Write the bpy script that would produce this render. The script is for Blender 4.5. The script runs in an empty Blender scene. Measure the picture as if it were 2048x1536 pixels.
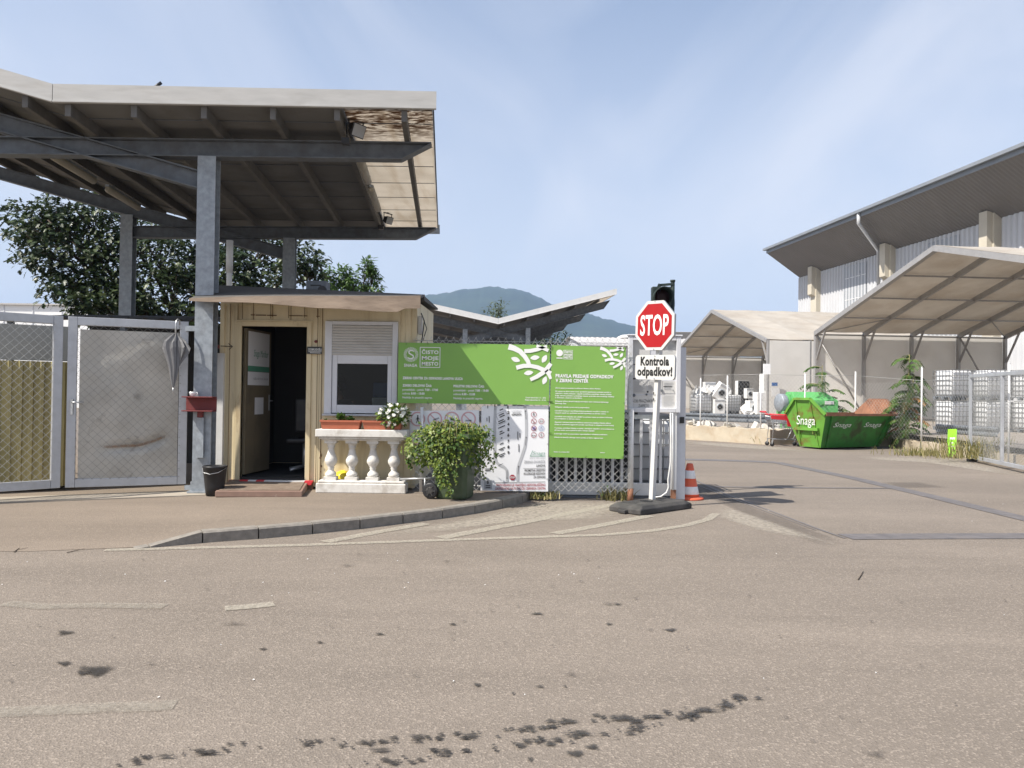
import bpy, math, random
from math import sin, cos, tan, pi, radians, sqrt, atan2, atan
from mathutils import Vector, Matrix, noise
S = bpy.context.scene
COL = S.collection
V = Vector
R = random.Random(7)

# ------------------------------------------------------------------ camera
FPX = 1600.0            # focal length in photo pixels (photo 2048 wide)
EYE = V((0, 0, 1.5))
PITCH = atan(20 / FPX)
ROLL = 0.013
f_ = V((0, cos(PITCH), sin(PITCH)))
u0 = V((0, -sin(PITCH), cos(PITCH)))
r0 = V((1, 0, 0))
r_ = r0 * cos(ROLL) + u0 * sin(ROLL)
u_ = u0 * cos(ROLL) - r0 * sin(ROLL)
cd = bpy.data.cameras.new('camera')
cam = bpy.data.objects.new('camera', cd)
COL.objects.link(cam)
cam.matrix_world = Matrix(((r_.x, u_.x, -f_.x, EYE.x), (r_.y, u_.y, -f_.y, EYE.y), (r_.z, u_.z, -f_.z, EYE.z), (0, 0, 0, 1)))
cd.sensor_width = 36
cd.lens = 36 * FPX / 2048
cd.clip_end = 20000
cd.clip_start = 0.05
S.camera = cam

# ------------------------------------------------------------------ light
SUN = V((1.85, 0.97, -2.44)).normalized()          # direction the light travels
w = bpy.data.worlds.new('World')
S.world = w
w.use_nodes = True
nt = w.node_tree
nt.nodes.clear()
def N(t, k, **kw):
    n = t.nodes.new(k)
    for a, b in kw.items():
        setattr(n, a, b)
    return n
wo = N(nt, 'ShaderNodeOutputWorld')
bg = N(nt, 'ShaderNodeBackground')
sky = N(nt, 'ShaderNodeTexSky', sky_type='NISHITA')
sky.sun_disc = False
sky.sun_elevation = math.asin(-SUN.z)
sky.sun_rotation = atan2(-SUN.x, -SUN.y)
sky.air_density = 1.0
sky.dust_density = 1.3
sky.ozone_density = 1.0
tc = N(nt, 'ShaderNodeTexCoord')
mp = N(nt, 'ShaderNodeMapping')
mp.inputs['Rotation'].default_value = (0, 0, radians(-48))
mp.inputs['Scale'].default_value = (1.0, 0.40, 1)
sv = N(nt, 'ShaderNodeSeparateXYZ')
nt.links.new(tc.outputs['Generated'], sv.inputs[0])
za = N(nt, 'ShaderNodeMath', operation='ADD'); za.inputs[1].default_value = 0.22
nt.links.new(sv.outputs['Z'], za.inputs[0])
dvx = N(nt, 'ShaderNodeMath', operation='DIVIDE'); dvy = N(nt, 'ShaderNodeMath', operation='DIVIDE')
nt.links.new(sv.outputs['X'], dvx.inputs[0]); nt.links.new(za.outputs[0], dvx.inputs[1])
nt.links.new(sv.outputs['Y'], dvy.inputs[0]); nt.links.new(za.outputs[0], dvy.inputs[1])
cxy = N(nt, 'ShaderNodeCombineXYZ')
nt.links.new(dvx.outputs[0], cxy.inputs[0]); nt.links.new(dvy.outputs[0], cxy.inputs[1])
nz = N(nt, 'ShaderNodeTexNoise')
nz.inputs['Scale'].default_value = 1.6
nz.inputs['Detail'].default_value = 7
nz.inputs['Roughness'].default_value = 0.52
nz.inputs['Distortion'].default_value = 0.9
rp = N(nt, 'ShaderNodeValToRGB')
rp.color_ramp.elements[0].position = 0.40
rp.color_ramp.elements[1].position = 0.72
mx = N(nt, 'ShaderNodeMix', data_type='RGBA')
mx.inputs[7].default_value = (5.0, 5.15, 5.6, 1)
mlt = N(nt, 'ShaderNodeMath', operation='MULTIPLY')
mlt.inputs[1].default_value = 0.55
nt.links.new(cxy.outputs[0], mp.inputs['Vector'])
nt.links.new(mp.outputs[0], nz.inputs['Vector'])
nt.links.new(nz.outputs['Fac'], rp.inputs['Fac'])
nt.links.new(rp.outputs['Color'], mlt.inputs[0])
nt.links.new(mlt.outputs[0], mx.inputs[0])
sz = N(nt, 'ShaderNodeSeparateXYZ')
nt.links.new(tc.outputs['Generated'], sz.inputs[0])
hr = N(nt, 'ShaderNodeMapRange')
hr.inputs['From Min'].default_value = 0.0; hr.inputs['From Max'].default_value = 0.6
hr.inputs['To Min'].default_value = 0.85; hr.inputs['To Max'].default_value = 0.0
nt.links.new(sz.outputs['Z'], hr.inputs['Value'])
mh = N(nt, 'ShaderNodeMix', data_type='RGBA')
mh.inputs[7].default_value = (4.75, 4.8, 5.2, 1)
nt.links.new(hr.outputs[0], mh.inputs[0])
nt.links.new(sky.outputs[0], mh.inputs[6])
nt.links.new(mh.outputs[2], mx.inputs[6])
nt.links.new(mx.outputs[2], bg.inputs['Color'])
bg.inputs['Strength'].default_value = 0.105
nt.links.new(bg.outputs[0], wo.inputs['Surface'])

sd = bpy.data.lights.new('sun', 'SUN')
sd.energy = 4.4
sd.angle = radians(0.5)
sd.color = (1.0, 0.94, 0.85)
so = bpy.data.objects.new('sun', sd)
COL.objects.link(so)
so.rotation_euler = SUN.to_track_quat('-Z', 'Y').to_euler()
so.location = (-20, -12, 30)
S.view_settings.view_transform = 'Standard'
S.view_settings.look = 'None'
S.view_settings.exposure = 0.80
S.view_settings.gamma = 1.0

# ------------------------------------------------------------------ helpers
def W(px, py, Y):
    """photo pixel -> world point at distance Y in front of the camera"""
    d = f_ + r_ * ((px - 1024) / FPX) - u_ * ((py - 768) / FPX)
    return EYE + d * (Y / d.y)
def G(px, py, z=0.0):
    """photo pixel -> point on the level z"""
    d = f_ + r_ * ((px - 1024) / FPX) - u_ * ((py - 768) / FPX)
    return EYE + d * ((z - EYE.z) / d.z)

class MB:
    def __init__(s):
        s.v = []; s.f = []; s.m = []; s.sm = []; s.fall = None
    def add(s, vs, fs, m=0, smooth=False):
        b = len(s.v)
        s.v += [V(p) for p in vs]
        for f in fs:
            s.f.append([b + i for i in f]); s.m.append(m); s.sm.append(smooth)
    def hexa(s, p, m=0):      # 8 points: bottom loop 0-3, top loop 4-7
        s.add(p, [(3, 2, 1, 0), (4, 5, 6, 7), (0, 1, 5, 4), (1, 2, 6, 5), (2, 3, 7, 6), (3, 0, 4, 7)], m)
    def box(s, x0, x1, y0, y1, z0, z1, m=0):
        s.hexa([(x0, y0, z0), (x1, y0, z0), (x1, y1, z0), (x0, y1, z0), (x0, y0, z1), (x1, y0, z1), (x1, y1, z1), (x0, y1, z1)], m)
    def obox(s, c, ex, ey, ez, m=0):   # centre and half extents
        c, ex, ey, ez = V(c), V(ex), V(ey), V(ez)
        s.hexa([c - ex - ey - ez, c + ex - ey - ez, c + ex + ey - ez, c - ex + ey - ez, c - ex - ey + ez, c + ex - ey + ez, c + ex + ey + ez, c - ex + ey + ez], m)
    def bar(s, p, q, wd, ht, up=(0, 0, 1), m=0):
        p, q = V(p), V(q)
        d = (q - p).normalized()
        up = V(up)
        sx = d.cross(up)
        if sx.length < 1e-4:
            sx = d.cross(V((0, 1, 0)))
        sx.normalize()
        uu = sx.cross(d).normalized()
        a, b = sx * (wd / 2), uu * (ht / 2)
        s.add([p - a - b, p + a - b, p + a + b, p - a + b, q - a - b, q + a - b, q + a + b, q - a + b],
              [(0, 1, 2, 3), (7, 6, 5, 4), (1, 0, 4, 5), (2, 1, 5, 6), (3, 2, 6, 7), (0, 3, 7, 4)], m)
    def ibeam(s, p, q, wd, ht, tf=.016, tw=.012, m=0):
        p, q = V(p), V(q)
        d = (q - p).normalized(); sx = d.cross(V((0, 0, 1))).normalized(); uu = sx.cross(d)
        s.bar(p + uu * (ht / 2 - tf / 2), q + uu * (ht / 2 - tf / 2), wd, tf, uu, m)
        s.bar(p - uu * (ht / 2 - tf / 2), q - uu * (ht / 2 - tf / 2), wd, tf, uu, m)
        s.bar(p, q, tw, ht - 2 * tf, uu, m)
    def tube(s, pts, r, n=8, m=0, cap=True, smooth=True):
        pts = [V(p) for p in pts]
        rs = r if isinstance(r, (list, tuple)) else [r] * len(pts)
        b = len(s.v)
        prev = None
        for i, p in enumerate(pts):
            d = (pts[min(i + 1, len(pts) - 1)] - pts[max(i - 1, 0)]).normalized()
            if prev is None:
                a = d.cross(V((0, 0, 1)))
                if a.length < 0.05:
                    a = d.cross(V((1, 0, 0)))
            else:
                a = prev - d * prev.dot(d)
            a.normalize(); prev = a
            c = d.cross(a)
            for k in range(n):
                t = 2 * pi * k / n
                s.v.append(p + (a * cos(t) + c * sin(t)) * rs[i])
        for i in range(len(pts) - 1):
            for k in range(n):
                s.f.append([b + i * n + k, b + i * n + (k + 1) % n, b + (i + 1) * n + (k + 1) % n, b + (i + 1) * n + k]); s.m.append(m); s.sm.append(smooth)
        if cap:
            s.f.append([b + k for k in range(n)][::-1]); s.m.append(m); s.sm.append(False)
            e = b + (len(pts) - 1) * n
            s.f.append([e + k for k in range(n)]); s.m.append(m); s.sm.append(False)
    def lathe(s, prof, c=(0, 0, 0), n=20, m=0, ax=None, smooth=True):
        """prof: list of (radius, height[, material]) along the axis"""
        c = V(c)
        az = V(ax).normalized() if ax is not None else V((0, 0, 1))
        a = az.cross(V((0, 1, 0)))
        if a.length < .1:
            a = az.cross(V((1, 0, 0)))
        a.normalize(); b_ = az.cross(a)
        b = len(s.v)
        for p in prof:
            for k in range(n):
                t = 2 * pi * k / n
                s.v.append(c + az * p[1] + (a * cos(t) + b_ * sin(t)) * p[0])
        for i in range(len(prof) - 1):
            mm = prof[i + 1][2] if len(prof[i + 1]) > 2 else m
            for k in range(n):
                s.f.append([b + i * n + k, b + i * n + (k + 1) % n, b + (i + 1) * n + (k + 1) % n, b + (i + 1) * n + k]); s.m.append(mm); s.sm.append(smooth)
        s.f.append([b + k for k in range(n)][::-1]); s.m.append(m); s.sm.append(False)
        e = b + (len(prof) - 1) * n
        s.f.append([e + k for k in range(n)]); s.m.append(m); s.sm.append(False)
    def prism(s, poly, n, d, m=0):
        """poly: world points of the front face, extruded by d along n"""
        n = V(n).normalized() * d
        k = len(poly)
        P = [V(p) for p in poly]
        s.add(P + [p + n for p in P], [tuple(range(k)), tuple(range(2 * k - 1, k - 1, -1))] + [((i + 1) % k, i, k + i, k + (i + 1) % k) for i in range(k)], m)
    def sphere(s, c, r, n=12, k=8, m=0, sc=(1, 1, 1)):
        c = V(c)
        vs = []; fs = []
        for i in range(k + 1):
            t = pi * i / k
            for j in range(n):
                p = 2 * pi * j / n
                vs.append(c + V((sin(t) * cos(p) * r * sc[0], sin(t) * sin(p) * r * sc[1], cos(t) * r * sc[2])))
        for i in range(k):
            for j in range(n):
                fs.append((i * n + j, (i + 1) * n + j, (i + 1) * n + (j + 1) % n, i * n + (j + 1) % n))
        s.add(vs, fs, m, True)
    def build(s, name, mats, parent=None, bevel=0, weld=False):
        me = bpy.data.meshes.new(name)
        off = parent.matrix_world.translation if parent is not None else V((0, 0, 0))
        if parent is not None:
            p = parent; off = V((0, 0, 0))
            while p is not None:
                off = off + p.location; p = p.parent
        me.from_pydata([tuple(p - off) for p in s.v], [], s.f)
        if not isinstance(mats, (list, tuple)):
            mats = [mats]
        for a in mats:
            me.materials.append(a)
        me.polygons.foreach_set('material_index', s.m)
        me.polygons.foreach_set('use_smooth', s.sm)
        if s.fall is not None:
            at = me.attributes.new('fall', 'FLOAT', 'POINT')
            at.data.foreach_set('value', s.fall)
        me.update()
        o = bpy.data.objects.new(name, me)
        COL.objects.link(o)
        if parent is not None:
            o.parent = parent
        if bevel:
            b = o.modifiers.new('bevel', 'BEVEL'); b.width = bevel; b.segments = 2; b.limit_method = 'ANGLE'; b.angle_limit = radians(40)
        return o

def tag(o, label=None, cat=None, group=None, kind=None):
    if label: o['label'] = label
    if cat: o['category'] = cat
    if group: o['group'] = group
    if kind: o['kind'] = kind
    return o
def thing(name, loc, label, cat, group=None):
    o = bpy.data.objects.new(name, None)
    o.empty_display_size = .2
    COL.objects.link(o)
    o.location = V(loc)
    return tag(o, label, cat, group)
KIDS = {}
def copy_tree(o, parent=None):
    c = o.copy(); COL.objects.link(c)
    if parent is not None:
        c.parent = parent
    for ch in list(o.children):
        copy_tree(ch, c)
    return c

# ------------------------------------------------------------------ materials
def mixc(t, fac, a, b):
    m = N(t, 'ShaderNodeMix', data_type='RGBA')
    for sock, val in ((m.inputs[0], fac), (m.inputs[6], a), (m.inputs[7], b)):
        if hasattr(val, 'links'):
            t.links.new(val, sock)
        elif isinstance(val, (tuple, list)):
            sock.default_value = tuple(val)[:3] + (1,)
        else:
            sock.default_value = val
    return m.outputs[2]
def ntex(t, vec, scale, detail=4, rough=.55, dist=0):
    n = N(t, 'ShaderNodeTexNoise')
    n.inputs['Scale'].default_value = scale; n.inputs['Detail'].default_value = detail; n.inputs['Roughness'].default_value = rough
    n.inputs['Distortion'].default_value = dist
    if vec is not None:
        t.links.new(vec, n.inputs['Vector'])
    return n.outputs['Fac']
def ramp(t, fac, a, b, ca=(0, 0, 0), cb=(1, 1, 1)):
    r = N(t, 'ShaderNodeValToRGB')
    r.color_ramp.elements[0].position = a; r.color_ramp.elements[1].position = b
    r.color_ramp.elements[0].color = tuple(ca) + (1,); r.color_ramp.elements[1].color = tuple(cb) + (1,)
    t.links.new(fac, r.inputs[0])
    return r.outputs[0]
def newmat(name):
    m = bpy.data.materials.new(name); m.use_nodes = True
    t = m.node_tree; t.nodes.clear()
    o = N(t, 'ShaderNodeOutputMaterial'); b = N(t, 'ShaderNodeBsdfPrincipled')
    t.links.new(b.outputs[0], o.inputs['Surface'])
    return m, t, b, o
def objvec(t, sc=(1, 1, 1)):
    c = N(t, 'ShaderNodeTexCoord'); mpn = N(t, 'ShaderNodeMapping')
    mpn.inputs['Scale'].default_value = sc
    t.links.new(c.outputs['Object'], mpn.inputs['Vector'])
    return mpn.outputs[0]
def mat(name, base, rough=.6, var=.12, scale=3, dirt=None, damt=.5, dscale=2.0, dlo=.5, dhi=.7, bump=0, bscale=60, metal=0, spec=.4, stretch=(1, 1, 1), transl=0):
    m, t, b, o = newmat(name)
    v = objvec(t, stretch)
    n1 = ntex(t, v, scale, 5)
    lo = tuple(c * (1 - var) for c in base); hi = tuple(min(1, c * (1 + var)) for c in base)
    col = mixc(t, ramp(t, n1, .3, .7), lo, hi)
    if dirt is not None:
        n2 = ntex(t, v, dscale, 8, .65, .3)
        k = N(t, 'ShaderNodeMath', operation='MULTIPLY'); k.inputs[1].default_value = damt
        t.links.new(ramp(t, n2, dlo, dhi), k.inputs[0])
        col = mixc(t, k.outputs[0], col, dirt)
    t.links.new(col, b.inputs['Base Color'])
    b.inputs['Metallic'].default_value = metal
    b.inputs['Specular IOR Level'].default_value = spec
    rr = N(t, 'ShaderNodeMapRange'); rr.inputs['To Min'].default_value = max(0, rough - .1); rr.inputs['To Max'].default_value = min(1, rough + .1)
    t.links.new(n1, rr.inputs['Value']); t.links.new(rr.outputs[0], b.inputs['Roughness'])
    if bump:
        bp = N(t, 'ShaderNodeBump'); bp.inputs['Strength'].default_value = bump; bp.inputs['Distance'].default_value = .01
        t.links.new(ntex(t, v, bscale, 3), bp.inputs['Height']); t.links.new(bp.outputs[0], b.inputs['Normal'])
    if transl:
        tr = N(t, 'ShaderNodeBsdfTranslucent'); t.links.new(col, tr.inputs['Color'])
        ms = N(t, 'ShaderNodeMixShader'); ms.inputs[0].default_value = transl
        t.links.new(b.outputs[0], ms.inputs[1]); t.links.new(tr.outputs[0], ms.inputs[2]); t.links.new(ms.outputs[0], o.inputs['Surface'])
    return m

GREY_STEEL = mat('galvanised steel', (.30, .33, .36), .5, .2, 14, (.2, .19, .18), .4, 3, metal=.35)
BEAM = mat('dull galvanised beam', (.135, .15, .168), .6, .22, 8, (.09, .085, .08), .5, 2.5, metal=.2)
ALU = mat('brushed aluminium frame', (.46, .475, .50), .42, .08, 6, (.3, .3, .3), .35, 5, metal=.45)
FASCIA = mat('canopy fascia metal', (.43, .425, .41), .55, .07, 3, (.30, .28, .25), .35, 2.2, stretch=(1, 1, 5))
PURLIN = mat('dark purlin', (.125, .12, .112), .7, .2, 6)
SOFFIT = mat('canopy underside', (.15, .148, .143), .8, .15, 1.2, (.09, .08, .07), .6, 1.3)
WHITE = mat('white paint', (.68, .68, .67), .5, .04, 4, (.5, .48, .44), .3, 5)
CREAM = mat('cream kiosk panel', (.70, .605, .41), .6, .06, 2.5, (.40, .31, .17), .65, 3, .5, .72, stretch=(1.6, 1, .22))
CREAM2 = mat('cream kiosk trim', (.60, .51, .33), .6, .08, 4, (.30, .20, .10), .5, 5, .58, .7, stretch=(1, 1, .3))
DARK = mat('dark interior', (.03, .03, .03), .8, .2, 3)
BLACK = mat('black plastic', (.02, .02, .022), .45, .2, 5, (.06, .055, .05), .4, 4)
RUBBER = mat('weathered rubber', (.045, .043, .042), .75, .2, 9, (.14, .13, .115), .55, 4, .45, .7, bump=.25, bscale=40)
GREEN_BOARD = mat('green sign panel', (.20, .385, .085), .38, .03, 2, (.17, .33, .08), .5, 3.5, .55, .8, spec=.3)
WHITE_BOARD = mat('white sign panel', (.78, .79, .81), .35, .02, 2)
LETTER_W = mat('white lettering', (.76, .77, .75), .5, .02, 2)
LETTER_K = mat('black lettering', (.02, .02, .02), .5, .02, 2)
LETTER_R = mat('dark red lettering', (.33, .03, .05), .5, .02, 2)
LETTER_G = mat('grey lettering', (.33, .34, .36), .5, .02, 2)
LETTER_GR = mat('green lettering', (.10, .30, .20), .5, .02, 2)
PINK = mat('faded red ring', (.62, .36, .38), .5, .04, 3)
ROADGREY = mat('printed map road', (.45, .46, .48), .5, .02, 3)
STOP_RED = mat('red retroreflective sheet', (.34, .005, .008), .55, .05, 10, (.5, .2, .18), .2, 22, .68, .74)
SIGN_WHITE = mat('white retroreflective sheet', (.56, .555, .54), .4, .03, 6)
CONCRETE = mat('cast concrete', (.55, .53, .49), .8, .1, 5, (.33, .30, .26), .45, 3, bump=.15, bscale=50)
CASTWHITE = mat('white cast stone', (.66, .64, .60), .75, .07, 6, (.36, .32, .27), .65, 5, .48, .68, bump=.12, bscale=40)
KERB = mat('kerb concrete', (.225, .205, .178), .9, .2, 12, (.36, .33, .29), .5, 18, .6, .72, bump=.5, bscale=70)
TERRA = mat('terracotta plastic', (.42, .13, .07), .6, .08, 5, (.3, .1, .06), .4, 5)
LEAF = mat('ivy leaf', (.17, .225, .035), .45, .35, 9, transl=.3)
LEAF2 = mat('dark ivy leaf', (.065, .125, .022), .5, .35, 9, transl=.25)
OAK = mat('oak leaf', (.026, .044, .015), .42, .35, 2.5, transl=.2)
OAK2 = mat('pale oak leaf', (.075, .10, .04), .4, .3, 2.5, transl=.2)
AIL = mat('frond leaf', (.085, .155, .035), .5, .35, 2.5, transl=.3)
AILBR = mat('browned frond leaf', (.30, .15, .04), .6, .3, 2.5, transl=.2)
PETAL = mat('white petal', (.82, .82, .76), .6, .03, 3, transl=.2)
BARK = mat('bark', (.085, .065, .05), .9, .25, 9, bump=.6, bscale=30)
STEM = mat('green stem', (.20, .19, .07), .7, .2, 8)
BIN = mat('green bin plastic', (.045, .07, .034), .5, .12, 4, (.12, .13, .09), .4, 4)
FABRIC = mat('tent fabric', (.60, .56, .50), .75, .06, 1.2, (.40, .33, .25), .5, .5, .45, .7, transl=.38)
FABWALL = mat('tent wall fabric', (.84, .82, .78), .75, .03, 1.2, (.6, .56, .5), .25, .8, .5, .75, transl=.38)
TENTALU = mat('tent aluminium', (.36, .35, .34), .5, .08, 5, metal=.4)
SKIPG = mat('green skip paint', (.12, .30, .04), .5, .12, 3, (.16, .08, .03), .85, 2.0, .50, .60, bump=.1, bscale=8)
SKIP_SHADE = mat('shaded green skip paint', (.036, .18, .03), .5, .15, 3, (.04, .045, .02), .85, 1.6, .48, .62, bump=.1, bscale=8)  # same skip paint, darker: shade of the long sides put into the colour
RUST = mat('rusty steel', (.25, .12, .07), .85, .25, 4, (.12, .06, .04), .6, 3)
CONTG = mat('bright green container', (.10, .37, .11), .6, .06, 3, (.2, .4, .2), .3, 3)
RED = mat('red plastic', (.60, .03, .045), .4, .06, 4)
DKRED = mat('dark red painted steel', (.16, .03, .03), .6, .15, 8, (.07, .03, .025), .5, 6)
CHROME = mat('zinc wire', (.45, .46, .47), .35, .1, 10, metal=.6)
ORANGE = mat('cone orange', (.72, .13, .06), .5, .08, 6, (.4, .12, .07), .4, 7)
CONEW = mat('cone white band', (.80, .79, .77), .5, .04, 7, (.4, .36, .33), .35, 9, .6, .75)
TANK = mat('white translucent plastic', (.80, .81, .82), .45, .04, 3, (.55, .55, .53), .3, 3, transl=.15)
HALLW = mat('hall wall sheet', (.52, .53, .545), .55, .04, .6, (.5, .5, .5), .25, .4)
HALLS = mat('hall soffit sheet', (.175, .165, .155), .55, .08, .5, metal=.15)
HALLG = mat('hall gutter', (.24, .26, .28), .5, .08, .8, metal=.3)
HALLC = mat('beige concrete column', (.50, .46, .375), .8, .06, .8, (.45, .4, .33), .4, 1)
PANEL = mat('translucent wall panel', (.30, .315, .33), .3, .06, .8)
YARD = mat('yard concrete', (.26, .225, .19), .9, .12, .35, (.17, .15, .13), .5, .8, bump=.2, bscale=30)
WALLC = mat('weathered low wall', (.44, .385, .295), .9, .12, 2, (.34, .25, .16), .6, 2.2, .45, .65, bump=.3, bscale=25)
OLIVE = mat('faded olive sheet', (.37, .32, .15), .7, .2, 1.5, (.12, .12, .05), .5, 2.2, .5, .7, stretch=(1, 1, .4))
GATEPANEL = mat('dirty galvanised sheet', (.46, .44, .395), .45, .22, 1.1, (.11, .10, .085), .75, 2.6, .56, .72, metal=.25)
DKWIRE = mat('dull dark wire', (.25, .245, .23), .6, .12, 20, metal=.3)
CAGEW = mat('tank cage tube', (.25, .255, .26), .5, .1, 10, metal=.4)
PALEFRAME = mat('pale grey painted frame', (.60, .61, .64), .5, .05, 5, (.42, .41, .39), .3, 5)
STRIPC = mat('pale threshold concrete', (.34, .30, .245), .9, .15, 4, (.2, .18, .15), .5, 3, bump=.2, bscale=40)
DOORLEAF = mat('grimy tan door', (.17, .14, .09), .6, .15, 2, (.08, .065, .045), .5, 3)
TARP = mat('grey tarpaulin', (.34, .34, .31), .6, .08, 2)
WIRE = mat('galvanised wire', (.50, .50, .48), .45, .12, 20, metal=.4)
GRASSM = mat('dry grass', (.20, .18, .06), .8, .4, 6, transl=.2)
ROOFBOARD = mat('weathered fibre board', (.30, .235, .18), .85, .3, 6, (.16, .12, .09), .65, 9, .5, .7, bump=.3, bscale=35, stretch=(.25, 1, 1))
ROOFTOP = mat('dark roofing felt', (.10, .095, .09), .85, .15, 5)
UMB = mat('grey umbrella cloth', (.17, .17, .175), .65, .1, 8, transl=.1)
CHINA = mat('white china', (.8, .8, .79), .15, .02, 3)
SKIN = mat('skin', (.42, .24, .17), .55, .06, 8)
HAIR = mat('dark hair', (.03, .022, .018), .6, .2, 20)
SHIRT = mat('grey work shirt', (.16, .17, .18), .8, .1, 8)
LAMPD = mat('lamp diffuser', (.50, .47, .40), .4, .05, 4, (.3, .26, .2), .4, 4, transl=.3)
YELLOW = mat('yellow plastic', (.72, .56, .03), .4, .06, 5)
STRIPE_R = mat('red tape stripe', (.6, .04, .05), .5, .08, 8)
PLATF = mat('worn wooden step', (.24, .155, .12), .8, .15, 6, (.45, .38, .32), .5, 9, .62, .7, bump=.2, bscale=30)
MAT = mat('brown ribbed mat', (.21, .16, .12), .9, .15, 10, (.33, .28, .22), .5, 6, bump=.5, bscale=90)
SIGNALG = mat('dark green signal housing', (.02, .032, .028), .5, .1, 5)
LIME = mat('lime sign', (.25, .60, .03), .45, .05, 3)
BLUE = mat('blue plastic', (.05, .12, .28), .5, .1, 5)
WAREROOF = mat('grey sheet roof', (.46, .44, .42), .6, .06, .5)

def glass(name, tint, gloss=.12):
    m = bpy.data.materials.new(name); m.use_nodes = True
    t = m.node_tree; t.nodes.clear()
    o = N(t, 'ShaderNodeOutputMaterial')
    a = N(t, 'ShaderNodeBsdfTransparent'); a.inputs[0].default_value = tint + (1,)
    g = N(t, 'ShaderNodeBsdfGlossy'); g.inputs['Roughness'].default_value = .02
    fr = N(t, 'ShaderNodeFresnel'); fr.inputs[0].default_value = 1.32
    mxs = N(t, 'ShaderNodeMixShader')
    t.links.new(fr.outputs[0], mxs.inputs[0]); t.links.new(a.outputs[0], mxs.inputs[1]); t.links.new(g.outputs[0], mxs.inputs[2])
    t.links.new(mxs.outputs[0], o.inputs['Surface'])
    return m
GLASS = glass('window glass', (.55, .58, .57))

def translucent_roof():
    m, t, b, o = newmat('translucent roof sheet')
    v = objvec(t)
    n1 = ntex(t, v, 1.5, 6, .6)
    col = mixc(t, ramp(t, n1, .35, .7), (.66, .615, .545), (.78, .735, .665))
    # leaf litter on the front bay: its shadows painted into the sheet colour
    sx = N(t, 'ShaderNodeSeparateXYZ'); t.links.new(v, sx.inputs[0])
    mr = N(t, 'ShaderNodeMapRange'); mr.inputs['From Min'].default_value = .85; mr.inputs['From Max'].default_value = 0.1
    t.links.new(sx.outputs['Y'], mr.inputs['Value'])
    lv = objvec(t, (1, 2.6, 1))
    n2 = ntex(t, lv, 6.5, 5, .6, .6)
    lit = N(t, 'ShaderNodeMath', operation='MULTIPLY'); t.links.new(ramp(t, n2, .42, .56), lit.inputs[0]); t.links.new(mr.outputs[0], lit.inputs[1])
    col = mixc(t, lit.outputs[0], col, (.16, .10, .06))
    n3 = ntex(t, objvec(t, (5, .5, 1)), 1.2, 4)
    k = N(t, 'ShaderNodeMath', operation='MULTIPLY'); k.inputs[1].default_value = .35; t.links.new(ramp(t, n3, .5, .75), k.inputs[0])
    col = mixc(t, k.outputs[0], col, (.42, .33, .22))
    t.links.new(col, b.inputs['Base Color']); b.inputs['Roughness'].default_value = .6
    tr = N(t, 'ShaderNodeBsdfTranslucent'); t.links.new(col, tr.inputs['Color'])
    ms = N(t, 'ShaderNodeMixShader'); ms.inputs[0].default_value = .62
    t.links.new(b.outputs[0], ms.inputs[1]); t.links.new(tr.outputs[0], ms.inputs[2]); t.links.new(ms.outputs[0], o.inputs['Surface'])
    return m
TRANSL = translucent_roof()

def asphalt(name, base, chips=.5, warm=(1, 1, 1)):
    m, t, b, o = newmat(name)
    v = objvec(t)
    big = ntex(t, objvec(t, (.35, 1, 1)), .55, 6, .6, .4)
    mid = ntex(t, v, 2.6, 6, .6)
    lo = tuple(c * .80 for c in base); hi = tuple(c * 1.12 for c in base)
    col = mixc(t, ramp(t, big, .32, .68), lo, hi)
    m2 = N(t, 'ShaderNodeMath', operation='MULTIPLY'); m2.inputs[1].default_value = .35; t.links.new(ramp(t, mid, .4, .7), m2.inputs[0])
    col = mixc(t, m2.outputs[0], col, tuple(c * .82 for c in base))
    # faint tyre-polished streaks running along the road
    st = ntex(t, objvec(t, (.12, 2.2, 1)), 1.3, 5, .6, .3)
    m3 = N(t, 'ShaderNodeMath', operation='MULTIPLY'); m3.inputs[1].default_value = .42; t.links.new(ramp(t, st, .52, .72), m3.inputs[0])
    col = mixc(t, m3.outputs[0], col, tuple(c * .72 for c in base))
    vo = N(t, 'ShaderNodeTexVoronoi'); vo.inputs['Scale'].default_value = 105; t.links.new(v, vo.inputs['Vector'])
    sp = N(t, 'ShaderNodeSeparateColor'); t.links.new(vo.outputs['Color'], sp.inputs[0])
    ch = N(t, 'ShaderNodeMath', operation='MULTIPLY'); ch.inputs[1].default_value = chips
    t.links.new(ramp(t, sp.outputs[0], .74, .92), ch.inputs[0])
    col = mixc(t, ch.outputs[0], col, tuple(min(1, c * 1.75) for c in base))
    c2 = N(t, 'ShaderNodeMath', operation='MULTIPLY'); c2.inputs[1].default_value = chips * .9
    t.links.new(ramp(t, sp.outputs[1], .70, .9), c2.inputs[0])
    col = mixc(t, c2.outputs[0], col, tuple(c * .62 for c in base))
    t.links.new(col, b.inputs['Base Color'])
    b.inputs['Roughness'].default_value = .88; b.inputs['Specular IOR Level'].default_value = .25
    bp = N(t, 'ShaderNodeBump'); bp.inputs['Strength'].default_value = .5; bp.inputs['Distance'].default_value = .006
    t.links.new(vo.outputs['Distance'], bp.inputs['Height']); t.links.new(bp.outputs[0], b.inputs['Normal'])
    return m
ASPHALT = asphalt('dusty asphalt', (.206, .175, .145))
PAVE = asphalt('pavement asphalt', (.222, .183, .146), .32)

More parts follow.
